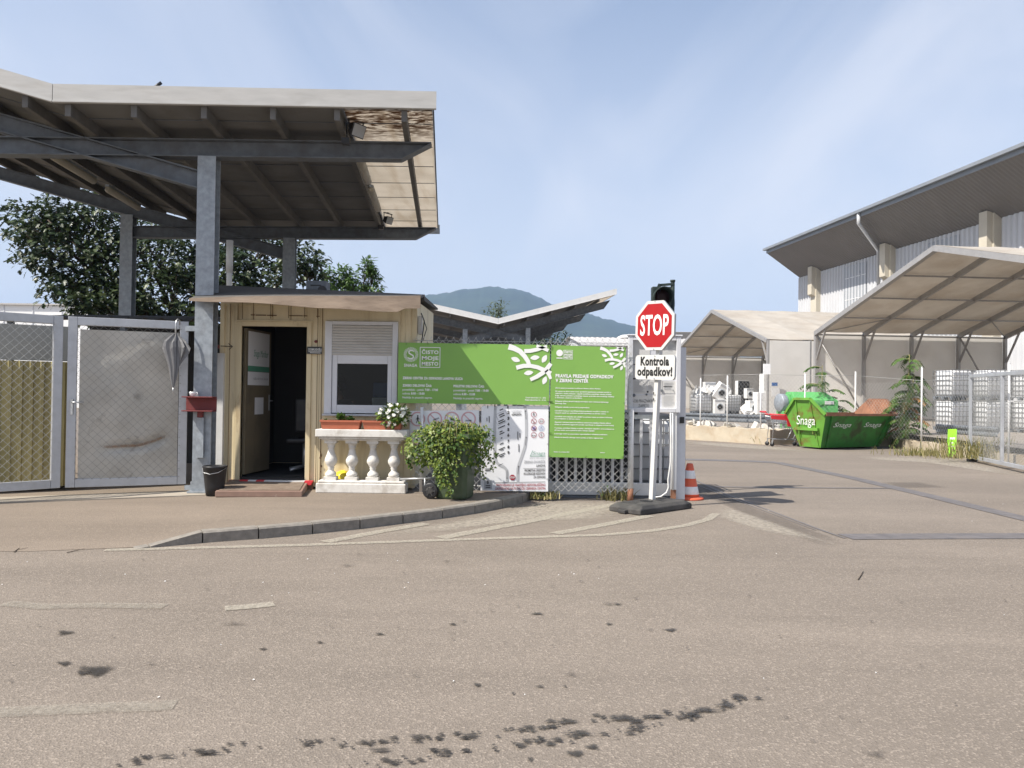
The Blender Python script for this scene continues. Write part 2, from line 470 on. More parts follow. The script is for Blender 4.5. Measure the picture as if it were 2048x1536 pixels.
def decal_mat(name, color, nscale=16, thr=.5, soft=.12, amount=1.0, rough=.7, stretch=(1, 1, 1), fallw=1.0):
    """worn paint or stains: ragged edge from noise against the 'fall' attribute"""
    m, t, b, o = newmat(name)
    v = objvec(t, stretch)
    at = N(t, 'ShaderNodeAttribute', attribute_name='fall')
    n = ntex(t, v, nscale, 6, .7)
    n2 = ntex(t, v, nscale * 5, 2, .6)
    a1 = N(t, 'ShaderNodeMath', operation='MULTIPLY_ADD'); a1.inputs[1].default_value = fallw; t.links.new(at.outputs['Fac'], a1.inputs[0]); t.links.new(n, a1.inputs[2])
    a2 = N(t, 'ShaderNodeMath', operation='MULTIPLY_ADD'); a2.inputs[1].default_value = .35; t.links.new(n2, a2.inputs[0]); t.links.new(a1.outputs[0], a2.inputs[2])
    mr = N(t, 'ShaderNodeMapRange'); mr.inputs['From Min'].default_value = thr; mr.inputs['From Max'].default_value = thr + soft; mr.inputs['To Max'].default_value = amount
    t.links.new(a2.outputs[0], mr.inputs['Value'])
    col = mixc(t, ramp(t, n2, .35, .65), tuple(c * .75 for c in color), tuple(min(1, c * 1.25) for c in color))
    t.links.new(col, b.inputs['Base Color']); b.inputs['Roughness'].default_value = rough; b.inputs['Specular IOR Level'].default_value = .3
    tr = N(t, 'ShaderNodeBsdfTransparent'); ms = N(t, 'ShaderNodeMixShader')
    t.links.new(mr.outputs[0], ms.inputs[0]); t.links.new(tr.outputs[0], ms.inputs[1]); t.links.new(b.outputs[0], ms.inputs[2]); t.links.new(ms.outputs[0], o.inputs['Surface'])
    return m

# ------------------------------------------------------------------ text and flat graphics
_fonts = {}
def _text_polys(s, bold, shear):
    key = (s, bold, shear)
    if key not in _fonts:
        c = bpy.data.curves.new('t', 'FONT')
        c.body = s; c.size = 1; c.resolution_u = 3; c.offset = bold; c.shear = shear; c.space_character = 1 + bold * 2.4
        o = bpy.data.objects.new('t', c)
        COL.objects.link(o)
        dg = bpy.context.evaluated_depsgraph_get()
        dg.update()
        me = o.evaluated_get(dg).to_mesh()
        vs = [tuple(v.co) for v in me.vertices]; fs = [tuple(p.vertices) for p in me.polygons]
        o.evaluated_get(dg).to_mesh_clear()
        bpy.data.objects.remove(o); bpy.data.curves.remove(c)
        _fonts[key] = (vs, fs)
    return _fonts[key]
CAP = max(v[1] for v in _text_polys('H', 0, 0)[0])
def text(mb, s, org, ex, ey, width, cap, m=0, bold=0.0, shear=0.0):
    """writing whose left baseline is at org, filling width along ex, capitals cap high along ey"""
    vs, fs = _text_polys(s, bold, shear)
    x0 = min(v[0] for v in vs); x1 = max(v[0] for v in vs)
    kx = width / (x1 - x0); ky = cap / CAP
    ex, ey, org = V(ex), V(ey), V(org)
    mb.add([org + ex * ((v[0] - x0) * kx) + ey * (v[1] * ky) for v in vs], fs, m)
class Sheet:
    """a plane for printed graphics, addressed by photo pixels"""
    def __init__(s, Y, eps=.004, slope=.0145):
        s.Y = Y - eps; s.k = Y / FPX; s.sl = slope; s.layer = 0
    def p(s, px, py):
        return W(px, py, s.Y - s.layer * .0015)
    def text(s, mb, t, x0, x1, yb, cap, m=0, bold=0.0, shear=0.0):
        a = s.p(x0, yb); b = s.p(x1, yb + s.sl * (x1 - x0))
        d = (b - a); L = d.length; d.normalize()
        text(mb, t, a, d, V((0, 0, 1)), L, cap * s.k, m, bold, shear)
    def poly(s, mb, pts, m=0):
        mb.add([s.p(*q) for q in pts], [tuple(range(len(pts)))[::-1]], m)
    def stroke(s, mb, pts, wd, m=0):
        L = []; Rr = []
        for i, (x, y) in enumerate(pts):
            x0, y0 = pts[max(i - 1, 0)]; x1, y1 = pts[min(i + 1, len(pts) - 1)]
            dx, dy = x1 - x0, y1 - y0; l = math.hypot(dx, dy) or 1
            ww = (wd[i] if isinstance(wd, (list, tuple)) else wd) / 2
            L.append((x - dy / l * ww, y + dx / l * ww)); Rr.append((x + dy / l * ww, y - dx / l * ww))
        for i in range(len(pts) - 1):
            s.poly(mb, [L[i], L[i + 1], Rr[i + 1], Rr[i]], m)
    def ring(s, mb, cx, cy, r, wd, m=0, n=28, sy=1):
        for i in range(n):
            a, b = 2 * pi * i / n, 2 * pi * (i + 1) / n
            s.poly(mb, [(cx + r * cos(a), cy + r * sy * sin(a)), (cx + r * cos(b), cy + r * sy * sin(b)), (cx + (r - wd) * cos(b), cy + (r - wd) * sy * sin(b)), (cx + (r - wd) * cos(a), cy + (r - wd) * sy * sin(a))], m)
    def disc(s, mb, cx, cy, r, m=0, n=20, sy=1):
        s.poly(mb, [(cx + r * cos(2 * pi * i / n), cy + r * sy * sin(2 * pi * i / n)) for i in range(n)], m)
    def leaf(s, mb, cx, cy, l, wd, ang, m=0):
        c, d = cos(ang), sin(ang); pts = []
        for i in range(13):
            t = i / 12; pts.append((-l / 2 + l * t, sin(pi * t) ** .8 * wd / 2))
        for i in range(11, 0, -1):
            t = i / 12; pts.append((-l / 2 + l * t, -sin(pi * t) ** .8 * wd / 2))
        s.poly(mb, [(cx + x * c - y * d, cy + x * d + y * c) for x, y in pts], m)
    def walker(s, mb, cx, cy, h, m=0):
        k = h / 10
        s.disc(mb, cx, cy - 4.2 * k, .95 * k, m, 12)
        s.stroke(mb, [(cx, cy - 3 * k), (cx, cy + .8 * k)], 1.7 * k, m)
        s.stroke(mb, [(cx, cy + .5 * k), (cx - 1.9 * k, cy + 4.8 * k)], .9 * k, m)
        s.stroke(mb, [(cx, cy + .5 * k), (cx + 1.8 * k, cy + 4.8 * k)], .9 * k, m)
        s.stroke(mb, [(cx, cy - 2.6 * k), (cx - 2.3 * k, cy + .6 * k)], .7 * k, m)
        s.stroke(mb, [(cx, cy - 2.6 * k), (cx + 2.3 * k, cy + .2 * k)], .7 * k, m)

# ------------------------------------------------------------------ leaves
OAKSHAPE = [(0, 0), (.18, .10), (.30, .28), (.42, .12), (.58, .34), (.70, .13), (.84, .2), (1, 0), (.84, -.2), (.70, -.13), (.58, -.34), (.42, -.12), (.30, -.28), (.18, -.10)]
IVYSHAPE = [(0, 0), (.12, .38), (.45, .30), (1, 0), (.45, -.30), (.12, -.38)]
LANCE = [(0, 0), (.3, .17), (.65, .13), (1, 0), (.65, -.13), (.3, -.17)]
def put_leaf(mb, p, d, nrm, size, shape, m=0, fold=.18):
    d = d.normalized(); sx = d.cross(nrm)
    if sx.length < 1e-3:
        sx = d.cross(V((.3, .5, .8)))
    sx.normalize(); nn = sx.cross(d)
    mb.add([p + d * (x * size) + sx * (y * size) + nn * (abs(y) * fold * size - x * x * .12 * size) for x, y in shape], [tuple(range(len(shape)))], m)
def rv(rng, k=1.0):
    while True:
        q = V((rng.uniform(-1, 1), rng.uniform(-1, 1), rng.uniform(-1, 1)))
        if .05 < q.length <= 1:
            return q * k
def frond(mb, base, dirh, length, rise, droop, rng, nleaf=11, lsize=.16, m=0, ms=1):
    """a pinnate leaf: arching midrib with paired leaflets"""
    dirh = V(dirh).normalized(); pts = []
    for i in range(7):
        t = i / 6
        pts.append(base + dirh * (length * t * (1 - .12 * t)) + V((0, 0, rise * t - droop * t * t)))
    mb.tube(pts, [.008 * (1 - .8 * i / 6) + .002 for i in range(7)], 4, ms, False)
    side = dirh.cross(V((0, 0, 1))).normalized()
    for i in range(nleaf):
        t = .18 + .82 * i / (nleaf - 1)
        k = min(5, int(t * 6)); fr = t * 6 - k
        p = pts[k].lerp(pts[k + 1], fr); ax = (pts[k + 1] - pts[k]).normalized()
        sz = lsize * (1 - .35 * t) * rng.uniform(.8, 1.15)
        for sgn in (1, -1):
            d = side * sgn + ax * .55 + V((0, 0, rng.uniform(-.55, -.1)))
            put_leaf(mb, p, d, V((0, 0, 1)), sz, LANCE, m)

def chainlink(mb, a, b, z0, z1, cell=.07, r=.0016, m=0):
    """diagonal wires between plan points a and b"""
    a, b = V(a), V(b); d = b - a; L = d.length; d.normalize()
    H = z1 - z0; n = V((d.y, -d.x, 0)) * .002
    def wire(s0, t0, s1, t1, sg):
        p = a + d * s0 + V((0, 0, z0 + t0)) + n * sg; q = a + d * s1 + V((0, 0, z0 + t1)) + n * sg
        mb.bar(p, q, 2 * r, 2 * r, n if n.length else (0, 1, 0), m)
    c = -H
    while c < L:
        s0, s1 = max(c, 0), min(c + H, L)
        if s1 > s0:
            wire(s0, s0 - c, s1, s1 - c, 1)
            wire(s0, H - (s0 - c), s1, H - (s1 - c), -1)
        c += cell
# ================================================================== SETTING
AZ = radians(4.8)          # the yard's building grid is turned a little against the view
DU = V((cos(AZ), sin(AZ), 0)); DV = V((-sin(AZ), cos(AZ), 0))
def T(u, v, z=0.0):
    return DU * u + DV * v + V((0, 0, z))

def grid(name, x0, x1, y0, y1, nx, ny, zf, m, kind='structure'):
    mb = MB(); vs = []; fs = []
    for j in range(ny + 1):
        for i in range(nx + 1):
            x = x0 + (x1 - x0) * i / nx; y = y0 + (y1 - y0) * j / ny
            vs.append((x, y, zf(x, y)))
    for j in range(ny):
        for i in range(nx):
            k = j * (nx + 1) + i
            fs.append((k, k + 1, k + nx + 2, k + nx + 1))
    mb.add(vs, fs, 0, True)
    return tag(mb.build(name, m), kind=kind)
tag(grid('ground', -2590, 2590, -49, 4990, 2, 2, lambda x, y: 0, ASPHALT), kind='structure')

# kerb line, from photo pixels on the road level
KP = [(270, 1099), (300, 1096), (405, 1086), (517, 1078), (625, 1068), (720, 1058), (806, 1047), (885, 1037), (950, 1027), (1005, 1016), (1045, 1006), (1066, 996)]
KW = [G(x, y, 0) for x, y in KP]
KZ = [.006, .02, .112, .12, .12, .12, .12, .12, .12, .12, .12, .115]
def kside(i):
    d = (KW[min(i + 1, len(KW) - 1)] - KW[max(i - 1, 0)]); d.z = 0; d.normalize()
    return V((-d.y, d.x, 0))
mb = MB()
for i in range(len(KW) - 1):
    a, b = KW[i], KW[i + 1]; na, nb = kside(i) * .13, kside(i + 1) * .13
    d = (b - a).normalized()
    nst = max(1, round((b - a).length / .95))
    for k in range(nst):
        t0, t1 = k / nst, (k + 1) / nst
        p, q = a.lerp(b, t0), a.lerp(b, t1); mp_, mq = na.lerp(nb, t0), na.lerp(nb, t1)
        g = d * .007
        z0_, z1_ = KZ[i] + (KZ[i + 1] - KZ[i]) * t0, KZ[i] + (KZ[i + 1] - KZ[i]) * t1
        zz = V((0, 0, R.uniform(-.004, .004)))
        p, q = p + g, q - g
        U1, U2 = V((0, 0, z0_)) + zz, V((0, 0, z1_)) + zz
        in1 = mp_.normalized() * .018; in2 = mq.normalized() * .018; dn = V((0, 0, -.018 if z0_ > .05 else -.002))
        mb.add([p - V((0, 0, .1)), q - V((0, 0, .1)), q + mq - V((0, 0, .1)), p + mp_ - V((0, 0, .1)), p + U1 + dn, q + U2 + dn, q + mq + U2, p + mp_ + U1, p + U1 + in1, q + U2 + in2],
               [(0, 1, 5, 4), (1, 2, 6, 9, 5), (2, 3, 7, 6), (3, 0, 4, 8, 7), (4, 5, 9, 8), (8, 9, 6, 7)])
tag(mb.build('kerb', KERB), kind='structure')

# pavement: from the kerb back to the fence, running out level with the road on the left
mb = MB(); rows = []
fr = []
for x in (-14, -11, -9, -7.5, -6.2, -5.2, -4.4):
    fr.append((V((x, G(120, 1104, 0).y + (x + 4.4) * .06, 0)), .003))
for i in range(len(KW)):
    fr.append((KW[i] + kside(i) * .10, max(.004, KZ[i] - .008)))
fr.append((V((.62, 11.9, 0)), .11))
def pave_z(x):
    return .10 + .02 * max(0, min(1, (x + 4.6) / 1.2))
NR = 8
vs = []; fs = []
for (p, z) in fr:
    yb = 17.0
    for j in range(NR + 1):
        t = j / NR
        y = p.y + (yb - p.y) * t ** 1.6
        x = p.x * (1 - 0 * t)
        if p.x > .3:
            x = p.x
        back = pave_z(p.x)
        k = min(1, (y - p.y) / 1.7)
        vs.append((x, y, z + (back - z) * k * k * (3 - 2 * k)))
for i in range(len(fr) - 1):
    for j in range(NR):
        k = i * (NR + 1) + j
        fs.append((k, k + NR + 1, k + NR + 2, k + 1))
mb.add(vs, fs, 0, True)
tag(mb.build('pavement', PAVE), kind='structure')

# concrete strip under the gates
mb = MB()
a, b = V((-8.5, 8.6, 0)), V((-3.75, 10.72, 0)); d = (b - a).normalized(); n = V((-d.y, d.x, 0))
mb.hexa([a - V((0, 0, .05)), b - V((0, 0, .05)), b + n * .55 - V((0, 0, .05)), a + n * .55 - V((0, 0, .05)), a + V((0, 0, .116)), b + V((0, 0, .116)), b + n * .55 + V((0, 0, .116)), a + n * .55 + V((0, 0, .116))])
tag(mb.build('threshold_path', STRIPC), kind='structure')

# raised yard with its low front wall
WL = [G(1300, 872, 0) + V((-3, 6, 0)), G(1370, 879, 0), G(1455, 884, 0), G(1540, 890, 0), V((10.0, 26.2, 0)), V((11.9, 24.9, 0)), G(1848, 905, 0), G(1900, 912, 0), G(2040, 938, 0), G(2200, 962, 0)]
YZ = .45
mb = MB(); poly = [p + V((.05, .1, YZ)) for p in WL] + [V((70, 12, YZ)), V((90, 110, YZ)), V((WL[0].x - 2, 110, YZ))]
mb.add(poly, [tuple(range(len(poly)))])
tag(mb.build('yard_ground', YARD), kind='structure')
wm = MB()
for i in range(len(WL) - 1):
    a, b = WL[i], WL[i + 1]; n_ = 6
    d = (b - a).normalized(); n = V((-d.y, d.x, 0)) * .28
    for k in range(n_):
        p, q = a.lerp(b, k / n_), a.lerp(b, (k + 1) / n_)
        h0, h1 = YZ + .03 + .03 * sin(i * 3 + k * 2.1), YZ + .03 + .03 * sin(i * 3 + (k + 1) * 2.1)
        if i >= 5:
            h0 -= .2; h1 -= .2
        wm.add([p - V((0, 0, .1)), q - V((0, 0, .1)), q + n, p + n, p + V((0, 0, h0)), q + V((0, 0, h1)), q + n + V((0, 0, h1 + .02)), p + n + V((0, 0, h0 + .02))],
               [(0, 1, 5, 4), (4, 5, 6, 7), (1, 2, 6, 5), (0, 4, 7, 3)])
tag(wm.build('low_wall', WALLC), 'low crumbling beige concrete wall along the front of the raised yard', 'wall')

# hills, far off behind the haze
HP = [(300, 690), (500, 655), (640, 632), (760, 610), (845, 597), (900, 590), (945, 584), (985, 581), (1015, 582), (1045, 586), (1072, 598), (1100, 612), (1140, 622), (1166, 627), (1200, 637), (1240, 650), (1280, 660), (1330, 672), (1400, 690), (1500, 712), (1700, 735), (2100, 760), (2600, 775)]
HY = 2300.0
mb = MB(); vs = []; fs = []
prof = []
n_ = 560
for i in range(n_):
    px = HP[0][0] + (HP[-1][0] - HP[0][0]) * i / (n_ - 1)
    for k in range(len(HP) - 1):
        if HP[k][0] <= px <= HP[k + 1][0]:
            t = (px - HP[k][0]) / (HP[k + 1][0] - HP[k][0]); py = HP[k][1] + (HP[k + 1][1] - HP[k][1]) * t
            break
    p = W(px, py, HY)
    prof.append((p.x, p.z))
for j in range(15):
    t = j / 14            # 0 front foot, .6 crest, 1 back
    for i, (x, z) in enumerate(prof):
        y = HY - 900 * (1 - t) if t <= .6 else HY - 360 + 700 * (t - .6)
        env = sin(min(1, t / .6) * pi / 2) ** 1.3 if t <= .6 else cos((t - .6) / .4 * pi / 2)
        y = HY - 700 + 700 * min(1, t / .6) if t <= .6 else HY + 600 * (t - .6) / .4
        zz = z * env + 14 * noise.noise(V((x * .006, y * .006, 1))) * (env if t != .6 else .12) + (4.5 * noise.noise(V((x * .035, y * .02, 3))) + 4.0 * noise.noise(V((x * .13, y * .1, 3)))) * env
        vs.append((x, y, max(zz, -.5)))
for j in range(14):
    for i in range(n_ - 1):
        k = j * n_ + i
        fs.append((k, k + 1, k + n_ + 1, k + n_))
mb.add(vs, fs, 0, True)
HILLM = mat('wooded hillside', (.022, .038, .018), .95, .35, .02, (.06, .08, .035), .5, .012)
tag(mb.build('hills', HILLM), kind='structure')

# ------------------------------------------------------------------ road markings, stains, weighbridge frame
PAINT = decal_mat('worn road paint', (.40, .365, .30), 9, .66, .45, .6, .8, fallw=.5)
PAINT2 = decal_mat('nearly worn off road paint', (.36, .33, .275), 9, .74, .5, .36, .8, fallw=.55)
STAIN = decal_mat('oil stain', (.042, .038, .034), 16, .75, .38, .80, .5, fallw=.75)
STAIN2 = decal_mat('faint oil stain', (.075, .065, .056), 11, .76, .6, .5, .6, fallw=.75)
PATCH = decal_mat('dark asphalt patch', (.12, .105, .092), 2.5, .55, .8, .30, .85, fallw=.8)
DUST = decal_mat('pale dust', (.40, .36, .30), 3.5, .70, .8, .5, .9, fallw=.9)
STEELSTRIP = mat('worn steel frame strip', (.17, .155, .15), .55, .2, 6, (.25, .21, .18), .5, 5, metal=.3)
_lz = [.004, .00003]
def level(z, step=.00003):
    _lz[0] = z; _lz[1] = step
def lift():
    _lz[0] += _lz[1]
    return _lz[0]
def blob(mb, px, py, rx, ry, rng, lobes=3, rot=0):
    c = G(px, py); ex = (G(px + rx, py + rx * rot) - c); ey = (G(px, py + ry) - c)
    z = lift(); n = 20; b = len(mb.v)
    vs = [c + V((0, 0, z))]; ph = rng.uniform(0, 6)
    for i in range(n):
        t = 2 * pi * i / n; k = 1 + .22 * sin(lobes * t + ph) + .12 * sin(5 * t + ph * 2)
        vs.append(c + ex * (cos(t) * k) + ey * (sin(t) * k) + V((0, 0, z)))
    mb.add(vs, [(0, 1 + i, 1 + (i + 1) % n) for i in range(n)])
    mb.fall = (mb.fall or []) + [1.0] + [0.0] * n
def strip(mb, pts, w0, fall=1.0, soft=True):
    """painted line through photo pixels on the road, w0 metres wide"""
    P = [G(x, y) for x, y in pts]; z = lift()
    rowsP = []
    for i, p in enumerate(P):
        d = (P[min(i + 1, len(P) - 1)] - P[max(i - 1, 0)]).normalized(); n = V((-d.y, d.x, 0)) * w0 / 2
        rowsP.append((p - n, p - n * .5, p + n * .5, p + n))
    b = []
    for r in rowsP:
        b += [q + V((0, 0, z)) for q in r]
    fs = []
    for i in range(len(P) - 1):
        for k in range(3):
            fs.append((i * 4 + k, i * 4 + k + 1, i * 4 + k + 5, i * 4 + k + 4))
    mb.add(b, fs)
    mb.fall = (mb.fall or []) + [fall * .55, fall, fall, fall * .55] * len(P)
def flat(mb, px, fall=None):
    z = lift(); P = [G(x, y) + V((0, 0, z)) for x, y in px]
    c = sum(P, V((0, 0, 0))) / len(P)
    n = len(P)
    mb.add([c] + P + [c.lerp(q, .55) for q in P], [(0, n + 1 + i, n + 1 + (i + 1) % n) for i in range(n)] + [(n + 1 + i, 1 + i, 1 + (i + 1) % n, n + 1 + (i + 1) % n) for i in range(n)])
    mb.fall = (mb.fall or []) + [1.0] + [0.0] * n + [1.0] * n
level(.0060)
mb = MB()
strip(mb, [(210, 1101), (420, 1096), (640, 1090), (830, 1083), (1040, 1076), (1200, 1071), (1300, 1063), (1370, 1052), (1415, 1040), (1432, 1028)], .12)
strip(mb, [(650, 1085), (760, 1064), (852, 1048)], .16)
strip(mb, [(880, 1077), (1060, 1043), (1235, 1008)], .18)
strip(mb, [(1110, 1068), (1210, 1050), (1300, 1032)], .16)
strip(mb, [(450, 1218), (500, 1214), (548, 1209)], .13)
tag(mb.build('road_marking', PAINT), kind='structure')
level(.0068)
mb = MB()
strip(mb, [(10, 1208), (90, 1215), (190, 1212), (330, 1214)], .14)
strip(mb, [(-60, 1430), (100, 1422), (260, 1416), (350, 1412)], .13)
tag(mb.build('faded_road_marking', PAINT2), kind='structure')
level(.0080, .00002)
mb = MB(); mb2 = MB(); rg = random.Random(3)
for s in [(130, 1267, 20, 6), (192, 1343, 42, 13), (165, 1348, 18, 6), (128, 1329, 18, 5), (525, 1300, 10, 3), (640, 1287, 9, 3), (760, 1270, 12, 2.5), (905, 1250, 9, 2.5), (1218, 1250, 8, 2.5), (1235, 1210, 9, 2),
          (1075, 1229, 14, 2.5), (955, 1372, 10, 4), (1080, 1375, 10, 3.5), (1026, 1389, 4, 3), (1340, 1262, 16, 3.5), (1100, 1490, 13, 7), (1150, 1510, 22, 8), (1185, 1497, 16, 7), (1060, 1521, 9, 5), (1130, 1375, 4, 2)]:
    blob(mb, *s, rg)
# the long double trail of drips along the bottom
tr1 = [(200, 1534), (300, 1516), (420, 1505), (520, 1492), (640, 1487), (740, 1488), (840, 1478), (930, 1475), (1010, 1468), (1085, 1456), (1160, 1440), (1250, 1440), (1330, 1432), (1400, 1425), (1470, 1402), (1500, 1398)]
tr2 = [(700, 1534), (800, 1524), (880, 1510), (960, 1500), (1050, 1487), (1130, 1480), (1220, 1470), (1300, 1455), (1390, 1435)]
for tr in (tr1, tr2):
    for i in range(len(tr) - 1):
        x0, y0 = tr[i]; x1, y1 = tr[i + 1]
        for k in range(8):
            t = rg.random(); g = rg.random()
            blob(mb, x0 + (x1 - x0) * t + rg.uniform(-8, 8), y0 + (y1 - y0) * t + rg.gauss(0, 5), 4 + 13 * g * g, 2 + 3.6 * g * g, rg)
for x, y, a, b_ in [(835, 1478, 22, 9), (1250, 1440, 40, 9), (1310, 1437, 24, 6), (1160, 1470, 34, 7), (1410, 1424, 36, 8), (1450, 1414, 26, 8), (1475, 1395, 20, 5), (1515, 1399, 12, 5), (940, 1475, 26, 6), (760, 1505, 26, 6), (330, 1517, 26, 5), (420, 1510, 30, 5)]:
    blob(mb, x, y, a * .95, b_ * .8, rg)
for x, y, a, b_ in [(1750, 1512, 26, 9), (1570, 1438, 9, 4), (1680, 1438, 8, 4), (1140, 1352, 16, 5), (1300, 1262, 10, 3), (300, 1330, 14, 3.5), (470, 1250, 30, 4), (20, 1365, 9, 3), (695, 1133, 18, 3), (830, 1355, 9, 2), (1220, 1210, 22, 3)]:
    blob(mb2, x, y, a, b_, rg)
for i in range(60):
    blob(mb2, rg.uniform(0, 2048), 1110 + 380 * rg.random() ** 1.4, rg.uniform(3, 9), rg.uniform(1.2, 3), rg)
tag(mb.build('road_stain', STAIN), kind='structure')
tag(mb2.build('faint_road_stain', STAIN2), kind='structure')
level(.0030)
mb = MB()
flat(mb, [(1372, 962), (1402, 968), (1500, 1012), (1600, 1050), (1690, 1086), (1660, 1096), (1570, 1066), (1460, 1016), (1400, 988)])
flat(mb, [(1762, 964), (1835, 964), (1905, 976), (1790, 977)])
flat(mb, [(380, 985), (1080, 992), (940, 1004), (600, 1004)])
tag(mb.build('road_patch', PATCH), kind='structure')
level(.0045)
mb = MB()
flat(mb, [(1010, 1022), (1080, 1000), (1250, 1000), (1300, 1012), (1210, 1040), (1040, 1045), (820, 1072), (700, 1078)])
flat(mb, [(1440, 1010), (1520, 1035), (1690, 1095), (1500, 1060), (1420, 1030)])
flat(mb, [(1700, 912), (1800, 912), (1960, 925), (2048, 945), (2048, 955), (1850, 925), (1720, 918)])
flat(mb, [(1360, 882), (1480, 888), (1590, 897), (1640, 905), (1500, 899), (1360, 887)])
tag(mb.build('pale_dust_patch', DUST), kind='structure')
level(.0052, .0001)
mb = MB()
def gstrip(pts, w0):
    P = [G(x, y) for x, y in pts]; z = lift()
    for i in range(len(P) - 1):
        d = (P[i + 1] - P[i]).normalized(); n = V((-d.y, d.x, 0)) * w0 / 2; u = V((0, 0, z + i * .00004))
        mb.add([P[i] - n + u, P[i + 1] - n + u, P[i + 1] + n + u, P[i] + n + u], [(0, 1, 2, 3)])
gstrip([(1690, 1074), (1850, 1073), (2160, 1072)], .34)
gstrip([(1388, 960), (1450, 988), (1540, 1022), (1640, 1060), (1690, 1077)], .035)
gstrip([(1384, 966), (1447, 991), (1536, 1025), (1632, 1061)], .02)
gstrip([(1370, 919), (1480, 922), (1552, 925)], .45)
gstrip([(1552, 925), (1700, 955), (1850, 990), (2150, 1062)], .28)
gstrip([(1430, 974), (1600, 976), (1790, 977)], .10)
tag(mb.build('weighbridge_path', STEELSTRIP), kind='structure')
# fallen twigs and litter on the road
def twig(pts, label):
    mb = MB(); P = [G(x, y, .008) for x, y in pts]
    mb.tube(P, [.004, .0035, .002][:len(P)], 5)
    q = P[1]; mb.tube([q, q + V((.05, .09, .006))], [.0025, .001], 5)
    o = mb.build('twig', BARK); tag(o, label, 'twig', 'twigs on the road')
twig([(1716, 1159), (1722, 1150), (1727, 1142)], 'small forked dry twig lying alone on the open road at right')
twig([(134, 1105), (148, 1102), (158, 1100)], 'dark twig lying at the pavement edge below the solid gate leaf')
twig([(28, 1104), (33, 1100), (39, 1096)], 'tiny dark twig at the pavement edge below the mesh gate leaf')
mb = MB()
for i in range(70):
    x, y = rg.uniform(0, 2048), 1000 + 420 * rg.random() ** 2
    if y < 1105 and x < 1250:
        y = 1106 + rg.uniform(0, 90)
    p = G(x, y, .005); s_ = rg.uniform(.004, .009)
    a = rg.uniform(0, 6); e1 = V((cos(a), sin(a), .2)) * s_; e2 = V((-sin(a), cos(a), .1)) * s_ * .7
    mb.add([p - e1 - e2 * .4, p + e1 * .2 - e2, p + e1, p + e2 + V((0, 0, .003))], [(0, 1, 2, 3)])
tag(mb.build('paper_litter', WHITE), 'tiny white paper scraps scattered over the road', 'litter', kind='stuff')

